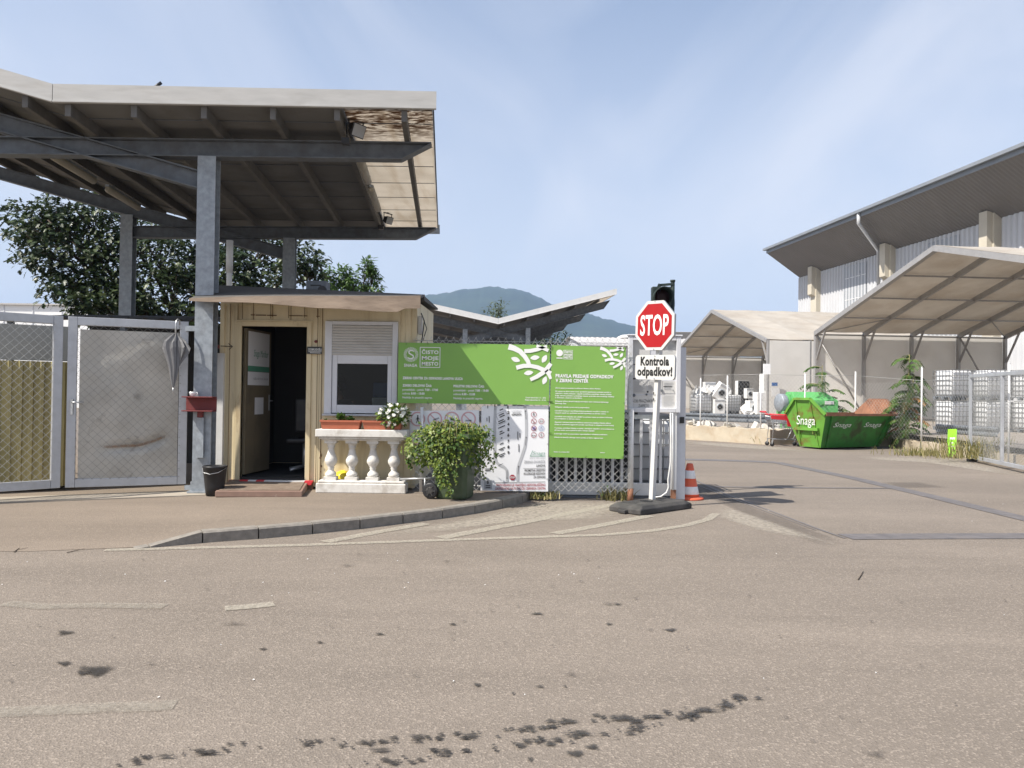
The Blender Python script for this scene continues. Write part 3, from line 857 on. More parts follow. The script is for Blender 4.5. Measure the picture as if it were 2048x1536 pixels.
# ================================================================== CANOPIES
def canopy(name, label, O, sR, sL, uR, uL, zb, frames, vf, vb, purR, purL, tl_from, floodside=True, post=1.62, fasc=.23, ht=.24, fasciaM=FASCIA, beamsL=True):
    O = V((O[0], O[1], 0))
    def P(u, v, z):
        return O + DU * u + DV * v + V((0, 0, z))
    def bt(u):                       # beam top
        return zb + (sR * u if u >= 0 else -sL * u)
    def ru(u):                       # roof underside
        return bt(u) + .16
    root = thing(name, (O.x, O.y, 0), label, 'canopy')
    # roof sheets
    mb = MB()
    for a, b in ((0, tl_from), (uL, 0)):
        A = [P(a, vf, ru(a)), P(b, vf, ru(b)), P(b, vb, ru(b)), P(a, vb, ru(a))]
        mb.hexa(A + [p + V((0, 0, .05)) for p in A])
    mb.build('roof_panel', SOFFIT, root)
    if tl_from < uR:
        mb = MB()
        A = [P(tl_from + .01, vf, ru(tl_from) - .003), P(uR, vf, ru(uR) - .003), P(uR, vb - .12, ru(uR) - .003), P(tl_from + .01, vb - .12, ru(tl_from) - .003)]
        mb.hexa(A + [p + V((0, 0, .012)) for p in A])
        o = mb.build('translucent_roof_panel', TRANSL, root)
        o['label'] = 'sunlit beige translucent roof strip at the outer edge'
    # joints across the sheets
    mb = MB()
    v = vf + .55
    while v < vb:
        mb.bar(P(.02, v, ru(0) - .006), P(uR - .02, v, ru(uR) - .006), .018, .008)
        mb.bar(P(-.02, v, ru(-.02) - .006), P(uL + .02, v, ru(uL + .02) - .006), .018, .008)
        v += 1.02
    mb.build('sheet_joint', BEAM, root)
    # fascias
    mb = MB()
    def fas(a, b, za, zb_, th=.03, h=fasc):
        d = (b - a).normalized(); n = V((d.y, -d.x, 0)).normalized() * th
        q = [a, b, b + n, a + n]
        mb.hexa([q[0] + V((0, 0, za)), q[1] + V((0, 0, zb_)), q[2] + V((0, 0, zb_)), q[3] + V((0, 0, za)), q[0] + V((0, 0, za + h)), q[1] + V((0, 0, zb_ + h)), q[2] + V((0, 0, zb_ + h)), q[3] + V((0, 0, za + h))])
    fas(P(.004, vf, 0), P(uR + .05, vf, 0), ru(0) - .005, ru(uR) - .005)
    fas(P(uL, vf, 0), P(-.004, vf, 0), ru(uL) - .005, ru(0) - .005)
    mb.bar(P(.004, vf - .034, ru(0) + .008), P(uR + .05, vf - .034, ru(uR) + .008), .018, .016)
    mb.bar(P(uL, vf - .034, ru(uL) + .008), P(-.004, vf - .034, ru(0) + .008), .018, .016)
    mb.build('fascia', fasciaM, root)
    mb = MB()
    a, b = P(uR + .012, vf + .02, ru(uR) + .01), P(uR + .012, vb, ru(uR) + .01)
    mb.bar(a, b, .02, .035)
    mb.bar(P(uR * .55, vb + .03, ru(uR * .55) + .0), P(uR + .05, vb + .03, ru(uR) + .0), .03, .2)
    mb.build('edge_trim', BEAM, root)
    for u in purR + purL:
        mb = MB()
        mb.bar(P(u, vf + .03, bt(u) + .083), P(u, vb - .02, bt(u) + .083), .07, .15)
        mb.build('purlin', PURLIN, root)
    for v in frames:
        # right-wing beam: from the left post up and out, bevelled end
        mb = MB()
        e = uR - .02
        a, b = P(-post, v, bt(0) - ht / 2 - post * sR), P(e, v, bt(e) - ht / 2)
        if sR > .1:
            a = P(-post, v, bt(0) - ht / 2 - post * sR)
        d = (b - a).normalized(); up = DV.cross(d) * -1
        if up.z < 0: up = -up
        n = DV
        def sec(p, h0, h1, t, end_cut=0):
            return p
        # flanges and web as bars; the lower flange stops short at the bevelled end
        mb.bar(a + up * (ht / 2 - .008), b + up * (ht / 2 - .008), .2, .016, up)
        b2 = b - d * .42
        mb.bar(a - up * (ht / 2 - .008), b2 - up * (ht / 2 - .008), .2, .016, up)
        w_ = n * .007
        A0, A1, B0, B1 = a - up * (ht / 2 - .016), a + up * (ht / 2 - .016), b2 - up * (ht / 2 - .016), b + up * (ht / 2 - .016)
        mb.add([A0 - w_, B0 - w_, B1 - w_, A1 - w_, A0 + w_, B0 + w_, B1 + w_, A1 + w_], [(0, 1, 2, 3), (7, 6, 5, 4), (1, 5, 6, 2)])
        mb.bar(B0 - up * .01, B1, .2, .012, DV.cross(B1 - B0))
        mb.build('beam', BEAM, root)
        mb = MB()
        e = uL + .1
        a, b = P(post - .1, v, bt(0) - ht / 2 - (post - .1) * sL), P(e, v, bt(e) - ht / 2)
        mb.ibeam(a, b, .2, ht)
        mb.build('beam', BEAM, root)
        for s in (1, -1):
            mb = MB()
            u = post * s
            top = (bt(0) + u * sR if s > 0 else bt(u)) - ht
            if s < 0:
                top = bt(u) - ht
            c = P(u, v, 0)
            hw = .12
            # H section: flanges face the front and the back
            for q in (-1, 1):
                cc = c + DV * (q * (hw - .008))
                mb.obox(cc + V((0, 0, top / 2)), DU * hw, DV * .008, V((0, 0, top / 2)))
            mb.obox(c + V((0, 0, top / 2)), DU * .006, DV * (hw - .016), V((0, 0, top / 2)))
            mb.obox(c + V((0, 0, .13)), DU * .17, DV * .17, V((0, 0, .012)))
            mb.build('post', GREY_STEEL, root)
    return root, P, ru, bt
NCAN, NP, nru, nbt = canopy('butterfly_canopy', 'large dark steel butterfly canopy over the entrance booth and mesh gates', (-5.79, 10.76), .025, .26, 4.66, -5.2, 4.865, (0, 5.72), -.92, 6.6,
       [.16, .95, 1.8, 2.65, 3.45, 4.3], [-.35, -1.2, -2.1, -3.0, -3.9, -4.8], 3.52)
canopy('butterfly_canopy', 'white-edged butterfly canopy further back below the hill, behind the green signs', (-.78, 40.6), 0.275, .20, 5.95, -6.2, 4.83, (.6, 7.8, 15, 22), -.6, 27,
       [.3, 1.5, 2.7, 3.9, 5.1], [-1.2, -2.4, -3.6, -4.8], 5.0, fasc=.29, ht=.36, fasciaM=WHITE)

# tube lamps hung along the purlins of the near canopy
def tube_lamp(u, v0, v1, label, drop=.10):
    a, b = NP(u, v0, nbt(u) - drop), NP(u, v1, nbt(u) - drop)
    root = thing('tube_lamp', a, label, 'tube lamp', 'tube lamps under the near canopy')
    d = (b - a).normalized()
    mb = MB(); mb.bar(a + V((0, 0, .045)), b + V((0, 0, .045)), .07, .04); mb.build('housing', GREY_STEEL, root)
    mb = MB(); mb.tube([a - V((0, 0, .01)), a + d * .05 - V((0, 0, .02)), b - d * .05 - V((0, 0, .02)), b - V((0, 0, .01))], [.035, .06, .06, .035], 10); mb.build('diffuser', LAMPD, root)
    for t in (.2, .8):
        mb = MB(); p = a.lerp(b, t); mb.bar(p + V((0, 0, .06)), p + V((0, 0, drop + .03)), .012, .012)
        mb.build('hanger', BEAM, root)
tube_lamp(-1.15, 1.5, 3.0, 'upper of two tube lamps hanging left of the front post')
tube_lamp(-1.15, 3.5, 5.0, 'lower of two tube lamps hanging left of the front post')
tube_lamp(-2.3, 1.1, 2.6, 'tube lamp hanging furthest out under the rising left wing')
tube_lamp(3.6, .45, 1.75, 'nearer tube lamp beside the sunlit roof strip', .06)
tube_lamp(3.6, 2.25, 3.7, 'farther tube lamp beside the sunlit roof strip', .06)
def floodlight(pos, aim, s, label):
    root = thing('floodlight', pos, label, 'floodlight', 'floodlights on the near canopy')
    aim = V(aim).normalized(); sx = aim.cross(V((0, 0, 1))).normalized(); up = sx.cross(aim)
    p = V(pos)
    mb = MB()
    c = p + aim * .03
    f = [c + aim * .05 + sx * s + up * s * .75, c + aim * .05 - sx * s + up * s * .75, c + aim * .05 - sx * s - up * s * .75, c + aim * .05 + sx * s - up * s * .75]
    k = [c - aim * .07 + (q - c - aim * .05) * .6 for q in f]
    mb.hexa(k + f); mb.build('housing', BLACK, root, .004)
    mb = MB()
    g = [c + aim * .053 + (q - c - aim * .05) * .86 for q in f]
    mb.hexa(g + [q + aim * .006 for q in g]); mb.build('lens', PANEL, root)
    mb = MB(); mb.bar(c - sx * (s + .012), c - sx * (s + .012) + V((0, 0, s * 1.3)), .012, .03); mb.bar(c + sx * (s + .012), c + sx * (s + .012) + V((0, 0, s * 1.3)), .012, .03)
    mb.bar(c - sx * (s + .02) + V((0, 0, s * 1.3)), c + sx * (s + .02) + V((0, 0, s * 1.3)), .03, .012)
    mb.tube([c + V((0, 0, s * 1.3)), c + V((-.02, 0, s * 1.3 + .1))], .02, 8)
    mb.build('bracket', BLACK, root)
    mb = MB(); mb.box(p.x - .16, p.x - .06, p.y - .05, p.y + .05, p.z - .20, p.z - .12); mb.tube([p + V((-.1, 0, -.12)), p + V((-.12, .05, .1))], .01, 6); mb.build('sensor', BLACK, root)
floodlight(NP(3.62, -.42, nbt(3.6) + .05), (.75, -.5, -.35), .12, 'larger floodlight near the front fascia of the canopy')
floodlight(NP(3.66, 5.0, nbt(3.6) + .02), (.75, -.5, -.35), .10, 'smaller floodlight at the rear end of the sunlit strip')
mb = MB(); p = NP(1.05, -.6, nru(1) + .2); mb.tube([p, p + V((.05, 0, .14)), p + V((.13, 0, .2))], .022, 8)
tag(mb.build('roof_pipe', BLACK), 'short dark pipe stub poking above the canopy roof edge', 'pipe')

# ================================================================== GATES on the left
def gate_leaf(a, b, z0, z1, label, panel, cell=.105):
    a, b = V(a), V(b); d = (b - a).normalized(); n = V((d.y, -d.x, 0))
    root = thing('gate_leaf', (a.x, a.y, 0), label, 'gate', 'double gate leaves')
    fw = .11
    mb = MB()
    Z = lambda z: V((0, 0, z))
    for (p, q) in (((a + Z(z0 + fw / 2)), (b + Z(z0 + fw / 2))), ((a + Z(z1 - fw / 2)), (b + Z(z1 - fw / 2)))):
        mb.bar(p + d * (fw + .002), q - d * (fw + .002), .06, fw)
    for p in (a + d * fw / 2, b - d * fw / 2):
        mb.bar(p + Z(z0), p + Z(z1), fw, .06, n)
    mb.build('frame', ALU, root, .006)
    mb = MB(); chainlink(mb, a + d * fw + n * .036, b - d * fw + n * .036, z0 + fw * .9, z1 - fw * .9, cell, .0014 if panel else .0021)
    zz = z0 + fw
    while zz < z1 - fw:
        for p in (a + d * (fw - .005), b - d * (fw - .005)):
            mb.bar(p + n * .036 + Z(zz), p + n * .036 + Z(zz) + d * .02, .006, .006)
        zz += cell * 1.0
    mb.build('chain_link', DKWIRE if panel else WIRE, root)
    return root, d, n
GA, GB = V((-5.76, 10.36, 0)), V((-4.43, 10.93, 0))
g1, gd, gn = gate_leaf(GA, GB, .215, 2.43, 'gate leaf backed with a dented dirty metal sheet, umbrella hooked on it', True)
mb = MB()
# dented sheet, a shallow fold running across its lower part
nx, nz_ = 26, 40; vs = []; fs = []
for j in range(nz_ + 1):
    for i in range(nx + 1):
        s_ = .14 + (1.45 - .26 - .0) * i / nx; z = .325 + (2.27 - .325) * j / nz_
        t = i / nx
        zc = .70 + (.05 * t if t < .6 else .03 + .55 * (t - .6) ** 1.2)
        dent = -.035 * math.exp(-((z - zc) / .05) ** 2) * max(0, min(1, (t - .2) * 4)) * max(0, min(1, (.95 - t) * 6))
        wob = .012 * noise.noise(V((s_ * 2.2, z * 1.7, 2))) + .006 * noise.noise(V((s_ * 6, z * 5, 4)))
        p = GA + gd * s_ + gn * (.012 + dent + wob) + V((0, 0, z))
        vs.append(p)
k0 = len(vs)
for j in range(nz_):
    for i in range(nx):
        k = j * (nx + 1) + i; fs.append((k, k + 1, k + nx + 2, k + nx + 1))
mb.add(vs, fs, 0, True)
mb.build('metal_sheet', GATEPANEL, g1)
RUSTLINE = decal_mat('rust streak', (.20, .105, .05), 9, .6, .6, .62, .7, fallw=.7)
mb = MB(); mb.fall = []; K = 18
for i in range(K + 1):
    t = .25 + .62 * i / K; s_ = .14 + 1.19 * t
    zc = .70 + (.05 * t if t < .6 else .03 + .55 * (t - .6) ** 1.2)
    for h, f in ((-.018, 0), (-.005, 1), (.005, 1), (.026, 0)):
        mb.v.append(GA + gd * s_ + gn * (.031 if abs(h) < .02 else .033) + V((0, 0, zc + h + .02))); mb.fall.append(f * min(1, 6 * (t - .2), 6 * (.92 - t)))
for i in range(K):
    for k in range(3):
        mb.f.append([i * 4 + k, i * 4 + 4 + k, i * 4 + 5 + k, i * 4 + 1 + k]); mb.m.append(0); mb.sm.append(True)
mb.build('rust_streak', RUSTLINE, g1)
mb = MB(); p = GA + gd * .06 + gn * .036 + V((0, 0, 1.32)); mb.tube([p, p + gn * .045, p + gn * .05 + gd * .14], .009, 8); mb.box(p.x - .02, p.x + .02, p.y - .012, p.y + .012, 1.16, 1.36); mb.build('handle', CHROME, g1)
gate_leaf(V((-6.95, 9.22, 0)), V((-5.82, 10.34, 0)), .215, 2.43, 'open mesh gate leaf in front of ribbed olive sheeting', False)
# ribbed sheeting and the box behind the mesh leaf
root = thing('waste_container', (-7.4, 10.9, .1), 'ribbed olive container with a grey upper sheet behind the mesh gate', 'container')
mb = MB(); A0, A1 = V((-8.9, 9.3, 0)), V((-6.08, 11.05, 0)); d = (A1 - A0).normalized(); n = V((d.y, -d.x, 0))
L = (A1 - A0).length; pr = []; s_ = 0
while s_ < L:
    pr += [(s_, 0), (s_ + .06, 0), (s_ + .075, .03), (s_ + .11, .03), (s_ + .125, 0)]; s_ += .125
vs = []
for s_, h in pr:
    p = A0 + d * s_ + n * h; vs += [p + V((0, 0, .16)), p + V((0, 0, 1.86))]
mb.add(vs, [(2 * i, 2 * i + 2, 2 * i + 3, 2 * i + 1) for i in range(len(pr) - 1)])
mb.build('ribbed_side', OLIVE, root)
mb = MB(); mb.hexa([A0 - n * 1.6 + V((0, 0, .16)), A1 - n * 1.6 + V((0, 0, .16)), A1 - n * .03 + V((0, 0, .16)), A0 - n * .03 + V((0, 0, .16)), A0 - n * 1.6 + V((0, 0, 1.86)), A1 - n * 1.6 + V((0, 0, 1.86)), A1 - n * .03 + V((0, 0, 1.86)), A0 - n * .03 + V((0, 0, 1.86))]); mb.build('body', OLIVE, root)
mb = MB(); mb.hexa([A0 - n * .02 + V((0, 0, 1.87)), A1 - n * .02 + V((0, 0, 1.87)), A1 - n * .06 + V((0, 0, 1.87)), A0 - n * .06 + V((0, 0, 1.87)), A0 - n * .02 + V((0, 0, 2.35)), A1 - n * .02 + V((0, 0, 2.35)), A1 - n * .06 + V((0, 0, 2.35)), A0 - n * .06 + V((0, 0, 2.35))]); mb.build('upper_sheet', TARP, root)

# corrugated lean-to roof line behind the solid leaf
root = thing('lean_to', (-6.2, 13.6, .1), 'dark lean-to with a corrugated roof edge behind the solid gate leaf', 'shed')
mb = MB(); vs = []
for i in range(61):
    x = -8.2 + 3.9 * i / 60; dz = .03 * sin(i * pi / 2)
    vs += [(x, 12.6, 2.60 + dz), (x, 15.5, 2.9 + dz)]
mb.add(vs, [(2 * i, 2 * i + 2, 2 * i + 3, 2 * i + 1) for i in range(60)], 0, True); mb.build('corrugated_roof', ROOFTOP, root)
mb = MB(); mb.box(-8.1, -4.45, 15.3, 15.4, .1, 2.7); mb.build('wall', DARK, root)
for x in (-8.0, -6.2, -4.5):
    mb = MB(); mb.box(x - .04, x + .04, 12.7, 12.78, .1, 2.55); mb.build('support', BEAM, root)

# folded umbrella hooked over the gate's top rail
p0 = W(352, 648, 10.62); p1 = W(346, 782, 10.55)
root = thing('umbrella', p1, 'folded grey umbrella hanging by its crook from the solid gate leaf', 'umbrella')
mb = MB(); d = p1 - p0
def along(t, o=(0, 0, 0)): return p0 + d * t + V(o)
def lobe(o, rings, n_, sx, ph):
    vs = []
    for t, r, dx in rings:
        c = along(t) + V(o) + V((dx, 0, 0))
        for k in range(n_):
            a = 2 * pi * k / n_; rr = r * (.50 + .50 * abs(cos(a * 3 + ph))) * (1 + .15 * sin(k * 1.7 + ph))
            vs.append(c + V((cos(a) * rr * sx, sin(a) * rr * .6, .02 * sin(a * 5 + ph) * (1 if t < .45 else .3))))
    mb.add(vs, [(i * n_ + k, i * n_ + (k + 1) % n_, (i + 1) * n_ + (k + 1) % n_, (i + 1) * n_ + k) for i in range(len(rings) - 1) for k in range(n_)], 0, False)
lobe((0, 0, 0), [(.16, .015, 0), (.20, .06, -.01), (.28, .115, -.035), (.36, .125, -.035), (.48, .10, -.02), (.64, .07, 0), (.82, .04, 0), (.95, .012, 0)], 30, 1.0, .4)
lobe((0, .01, 0), [(.20, .015, .04), (.27, .07, .09), (.36, .10, .125), (.42, .085, .12), (.52, .045, .09), (.62, .012, .06)], 24, .9, 1.3)
mb.build('cloth', UMB, root)
mb = MB(); mb.tube([along(.2), along(0), along(-.05, (0, .01, 0)), along(-.075, (.005, .04, 0)), along(-.06, (.01, .085, 0)), along(0, (.01, .10, 0))], .011, 8); mb.build('crook_handle', CHROME, root)
mb = MB(); mb.tube([along(.95), along(1.04)], [.008, .004], 6); mb.build('ferrule', CHROME, root)

# things fixed to the front post
PC = NP(1.62, 0, 0)
mb = MB(); root = thing('steel_bracket', PC + V((0, -.2, 1.3)), 'dark red steel channel bracket bolted across the front post, cup on it', 'bracket')
x0, x1 = PC.x - .20, PC.x + .21; y0 = PC.y - .30
zc = W(403, 808, PC.y - .2).z
mb = MB(); mb.box(x0, x1, y0, y0 + .17, zc + .085, zc + .10); mb.box(x0, x1, y0, y0 + .17, zc - .10, zc - .085); mb.box(x0, x1, y0 + .155, y0 + .17, zc - .084, zc + .084); mb.build('channel', DKRED, root, .003)
mb = MB(); mb.box(PC.x - .035, PC.x + .035, y0 + .12, y0 + .165, zc - .18, zc - .102); mb.build('bolt_lug', DKRED, root)
mb = MB(); mb.box(PC.x - .05, PC.x + .05, y0 + .13, y0 + .172, zc - .72, zc - .185); mb.build('steel_plate', GREY_STEEL, root)
cp = V((PC.x - .085, y0 + .075, zc + .1005))
root = thing('coffee_cup', cp, 'white espresso cup standing on the dark red post bracket', 'cup')
mb = MB(); mb.lathe([(.024, 0), (.034, .012), (.043, .04), (.046, .062), (.042, .062), (.038, .035), (.02, .012)], cp, 24); mb.build('bowl', CHINA, root)
mb = MB(); mb.tube([cp + V((.04, 0, .05)), cp + V((.066, 0, .052)), cp + V((.07, 0, .032)), cp + V((.045, 0, .018))], .006, 8); mb.build('handle', CHINA, root)
# hinge of the gate on the post
mb = MB(); q = GB + V((0, 0, 2.34)); mb.box(q.x - .02, q.x + .14, q.y - .07, q.y + .02, 2.30, 2.37); mb.box(q.x + .15, q.x + .29, q.y - .095, q.y - .075, 2.24, 2.42)
mb.box(q.x + .0, q.x + .16, q.y - .05, q.y + .04, .14, .2); mb.box(q.x + .10, q.x + .22, q.y - .10, q.y + .0, .125, .26)
o = mb.build('hinge', GREY_STEEL, None); o.parent = g1; o.location = -g1.location
root = thing('bucket', V((-3.98, 10.86, .12)), 'dented black bucket beside the foot of the front post', 'bucket')
bp = W(429, 992, 10.55); bp.z = .12
mb = MB(); mb.lathe([(.11, 0), (.125, .12), (.15, .36), (.158, .365), (.158, .385), (.145, .385), (.11, .02)], bp, 22); 
root.location = bp; mb.build('shell', BLACK, root)
mb = MB(); mb.tube([bp + V((-.155, -.02, .36)), bp + V((-.1, -.15, .31)), bp + V((0, -.185, .29)), bp + V((.1, -.15, .31)), bp + V((.155, -.02, .36))], .004, 5); mb.build('bail_handle', CHROME, root)
mb = MB(); a, b = W(416, 706, 11.3), W(439, 940, 11.3); mb.box(a.x, b.x + .03, 11.3, 11.36, .12, a.z)
tag(mb.build('wall_panel', WHITE), 'narrow white panel closing the gap between front post and kiosk', 'panel')
mb = MB(); q = W(428, 700, 11.28); mb.box(q.x - .05, q.x + .04, 11.2, 11.28, q.z - .08, q.z + .08); mb.box(q.x + .03, q.x + .09, 11.2, 11.25, q.z + .02, q.z + .07)
tag(mb.build('junction_box', DKRED), 'small rusty junction box on top of the narrow white panel', 'box')

# ================================================================== KIOSK
KY = 11.36; KXL, KXR = -4.14, -1.37; KZB = .15; KZT = 2.83; KD = 2.35
kiosk = thing('kiosk', ((KXL + KXR) / 2, KY, .12), 'small cream panel kiosk with open door, shuttered window and sagging fibre-board roof', 'kiosk')
DX0, DX1, DZ0, DZ1 = -3.84, -2.915, .28, 2.415
WX0, WX1, WZ0, WZ1 = -2.655, -1.625, 1.17, 2.50
mb = MB()
th = .06
for (x0, x1, z0, z1) in ((KXL, DX0, KZB, KZT), (DX0, DX1, DZ1, KZT), (DX1, WX0, KZB, KZT), (WX0, WX1, KZB, WZ0), (WX0, WX1, WZ1, KZT), (WX1, KXR, KZB, KZT)):
    mb.box(x0, x1, KY, KY + th, z0, z1)
for xx_ in (KXL, KXR - th):
    ya_, yb_ = KY + th, KY + KD
    mb.hexa([(xx_, ya_, KZB), (xx_ + th, ya_, KZB), (xx_ + th, yb_, KZB), (xx_, yb_, KZB), (xx_, ya_, KZT - .02), (xx_ + th, ya_, KZT - .02), (xx_ + th, yb_, KZT + .04), (xx_, yb_, KZT + .04)])
mb.box(KXL, KXR, KY + KD, KY + KD + th, KZB, KZT + .04)
mb.build('wall', CREAM, kiosk)
mb = MB()
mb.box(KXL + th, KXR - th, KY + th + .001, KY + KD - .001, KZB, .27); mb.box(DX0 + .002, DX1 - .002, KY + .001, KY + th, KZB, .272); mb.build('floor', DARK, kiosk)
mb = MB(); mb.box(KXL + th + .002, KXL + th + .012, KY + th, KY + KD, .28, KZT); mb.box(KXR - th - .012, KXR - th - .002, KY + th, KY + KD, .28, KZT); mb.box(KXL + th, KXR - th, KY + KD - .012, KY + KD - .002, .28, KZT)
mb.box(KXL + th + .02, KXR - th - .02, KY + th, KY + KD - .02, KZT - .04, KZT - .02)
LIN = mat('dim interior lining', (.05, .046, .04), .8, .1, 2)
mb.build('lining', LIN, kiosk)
# panel ribs over the door and corner posts
mb = MB()
for px in (456, 471, 640, 636.5):
    x = W(px, 800, KY).x
    mb.box(x - .018, x + .018, KY - .018, KY - .0005, KZB, KZT - .02)
for px in (505, 545, 580, 612):
    x = W(px, 630, KY).x
    mb.box(x - .012, x + .012, KY - .010, KY - .0005, DZ1 + .06, KZT - .03)
x = W(806, 700, KY).x
mb.box(x - .03, x + .03, KY - .018, KY - .0005, KZB, KZT - .02)
mb.box(KXR - .06, KXR + .012, KY - .02, KY - .0005, KZB, KZT - .01)
mb.box(KXL - .012, KXL + .05, KY - .02, KY - .0005, KZB, KZT - .01)
mb.box(KXL - .004, KXR + .004, KY - .016, KY - .0005, KZT - .12, KZT - .05)
mb.build('trim', CREAM2, kiosk, .003)
# rusty seams where the panels over the door meet
mb = MB(); rg = random.Random(2)
xa, xb = W(474, 630, KY).x, W(640, 630, KY).x; x = xa
while x < xb:
    l = rg.uniform(.05, .2)
    if rg.random() < .75:
        mb.box(x, min(xb, x + l), KY - .022, KY - .0185, 2.565 + rg.uniform(-.004, .004), 2.572 + rg.uniform(0, .012))
    x += l + .01
for px in (486, 508, 542, 546, 578, 583, 610, 636):
    x = W(px, 620, KY).x; mb.box(x - .003, x + .003, KY - .0215, KY - .0188, 2.5 + rg.uniform(0, .05), KZT - .06)
for px in (459, 474, 634, 643):
    x = W(px, 800, KY).x; mb.box(x - .003, x + .003, KY - .0215, KY - .0188, KZB + .02, KZT - .1)
for i in range(14):
    x = W(641, 930, KY).x + rg.uniform(-.02, .02); z = .2 + rg.random() ** 2 * .45; mb.box(x, x + rg.uniform(.004, .012), KY - .022, KY - .0187, z, z + rg.uniform(.01, .05))
mb.build('rusty_seam', mat('rust in seams', (.10, .05, .025), .9, .3, 20), kiosk)
mb = MB()
fw = .065
mb.box(DX0 - fw, DX0, KY - .035, KY + th + .01, DZ0 - .1, DZ1 + fw); mb.box(DX1, DX1 + fw, KY - .035, KY + th + .01, DZ0 - .1, DZ1 + fw); mb.box(DX0 + .001, DX1 - .001, KY - .035, KY + th + .01, DZ1, DZ1 + fw)
mb.box(DX0 - fw - .02, DX1 + fw + .02, KY - .05, KY - .036, DZ1 + fw + .002, DZ1 + fw + .02)
mb.build('door_frame', CREAM2, kiosk, .003)
# door leaf, swung inwards
ang = radians(83)
hx, hy = DX0 + .012, KY + th + .02
dd = V((cos(ang), sin(ang), 0)); dn = V((sin(ang), -cos(ang), 0))
door_mb = MB(); door_mb.obox(V((hx, hy, (DZ0 + DZ1) / 2)) + dd * .43, dd * .42, dn * .02, V((0, 0, (DZ1 - DZ0) / 2 - .02)))
door = door_mb.build('door', DOORLEAF, kiosk, .003)
mb = MB(); hp = V((hx, hy, 1.35)) + dd * .80 + dn * .024; mb.obox(hp - V((0, 0, .03)), dd * .018, dn * .004, V((0, 0, .12))); mb.tube([hp, hp + dn * .05, hp + dn * .055 - dd * .11], .009, 8)
mb.build('handle', CHROME, door)
# poster on the door: white sheet with a green stripe
pm = MB(); c = V((hx, hy, 0)) + dn * .0225
def dq(s0, s1, z0, z1, m, e):
    q = c + dn * e
    pm.add([q + dd * s0 + V((0, 0, z0)), q + dd * s1 + V((0, 0, z0)), q + dd * s1 + V((0, 0, z1)), q + dd * s0 + V((0, 0, z1))], [(0, 1, 2, 3)], m)
dq(.06, .78, 1.85, 2.36, 0, 0); dq(.06, .78, 1.78, 1.86, 1, .002); dq(.06, .78, 1.58, 1.775, 0, 0); dq(.3, .6, 1.15, 1.40, 0, 0)
text(pm, 'Snaga Maribor', c + dn * .003 + dd * .24 + V((0, 0, 2.0)), dd, V((0, 0, 1)), .5, .10, 2, .0, .3)
text(pm, 'naša skrb za okolje', c + dn * .003 + dd * .24 + V((0, 0, 1.66)), dd, V((0, 0, 1)), .5, .04, 3)
pm.build('poster', [WHITE_BOARD, LETTER_GR, LETTER_GR, LETTER_G], door)
# window with its half-lowered shutter
wf = MB(); fw = .06
wf.box(WX0, WX0 + .10, KY - .05, KY - .002, WZ0 + .02, WZ1); wf.box(WX1 - .075, WX1, KY - .05, KY - .002, WZ0 + .02, WZ1); wf.box(WX0 + .101, WX1 - .076, KY - .05, KY - .002, WZ1 - .05, WZ1)
wi0, wi1 = WX0 + .105, WX1 - .08
wf.box(wi0, wi0 + .07, KY - .03, KY + .03, WZ0 + .03, 2.06); wf.box(wi1 - .06, wi1, KY - .03, KY + .03, WZ0 + .03, 2.06); wf.box(wi0 + .071, wi1 - .061, KY - .03, KY + .03, WZ0 + .03, WZ0 + .145)
wf.box(wi0 + .071, wi1 - .061, KY - .03, KY + .03, WZ1 - .6, WZ1 - .45)
WALU = mat('pale grey window frame', (.62, .63, .66), .4, .05, 5, (.45, .44, .42), .3, 5)
win = wf.build('window', WALU, kiosk, .004)
mb = MB(); mb.box(wi0 + .07, wi1 - .06, KY - .004, KY + .004, WZ0 + .14, 2.06); mb.build('pane', GLASS, win)
mb = MB(); vs = []; zt, zb_ = WZ1 - .052, 2.02; ns = 11
for i in range(ns):
    z0 = zb_ + (zt - zb_) * i / ns; z1 = zb_ + (zt - zb_) * (i + 1) / ns; h = z1 - z0
    for (k, y) in ((.0, -.034), (.12, -.042), (.5, -.046), (.88, -.042), (.97, -.034)):
        vs += [(wi0 - .003, KY + y, z0 + h * k), (wi1 + .003, KY + y, z0 + h * k)]
mb.add(vs, [(2 * i, 2 * i + 1, 2 * i + 3, 2 * i + 2) for i in range(len(vs) // 2 - 1)])
SHUT = mat('grey shutter slats', (.47, .46, .44), .5, .05, 4, (.3, .28, .25), .4, 6, stretch=(.3, 1, 1))
mb.build('shutter', SHUT, win)
mb = MB(); mb.box(WX0 - .02, WX1 + .02, KY - .085, KY - .003, WZ0 - .01, WZ0 + .018); mb.build('sill', ALU, win, .003)
# roof: sheet sloping to the front with a warped board edge
mb = MB()
FL, FR = W(379, 597, 10.5), W(841, 590, 10.53)
BL, BR = V((-4.38, 11.78, 3.05)), V((-1.30, 11.78, 2.95))
n_ = 14; vs = []
for j in range(5):
    for i in range(n_ + 1):
        t = i / n_; s_ = j / 4
        f = FL.lerp(FR, t); b = BL.lerp(BR, t)
        p = f.lerp(b, s_) + V((0, 0, .012 * sin(t * 5) * (1 - s_)))
        vs.append(p)
k0 = len(vs)
vs += [p - V((0, 0, .03)) for p in vs]
fs = []
for j in range(4):
    for i in range(n_):
        k = j * (n_ + 1) + i
        fs.append((k, k + 1, k + n_ + 2, k + n_ + 1)); fs.append((k0 + k, k0 + k + n_ + 1, k0 + k + n_ + 2, k0 + k + 1))
for i in range(n_):
    fs.append((i, k0 + i, k0 + i + 1, i + 1))
for j in range(4):
    a = j * (n_ + 1); b = a + n_
    fs.append((a, a + n_ + 1, k0 + a + n_ + 1, k0 + a)); fs.append((b, k0 + b, k0 + b + n_ + 1, b + n_ + 1))
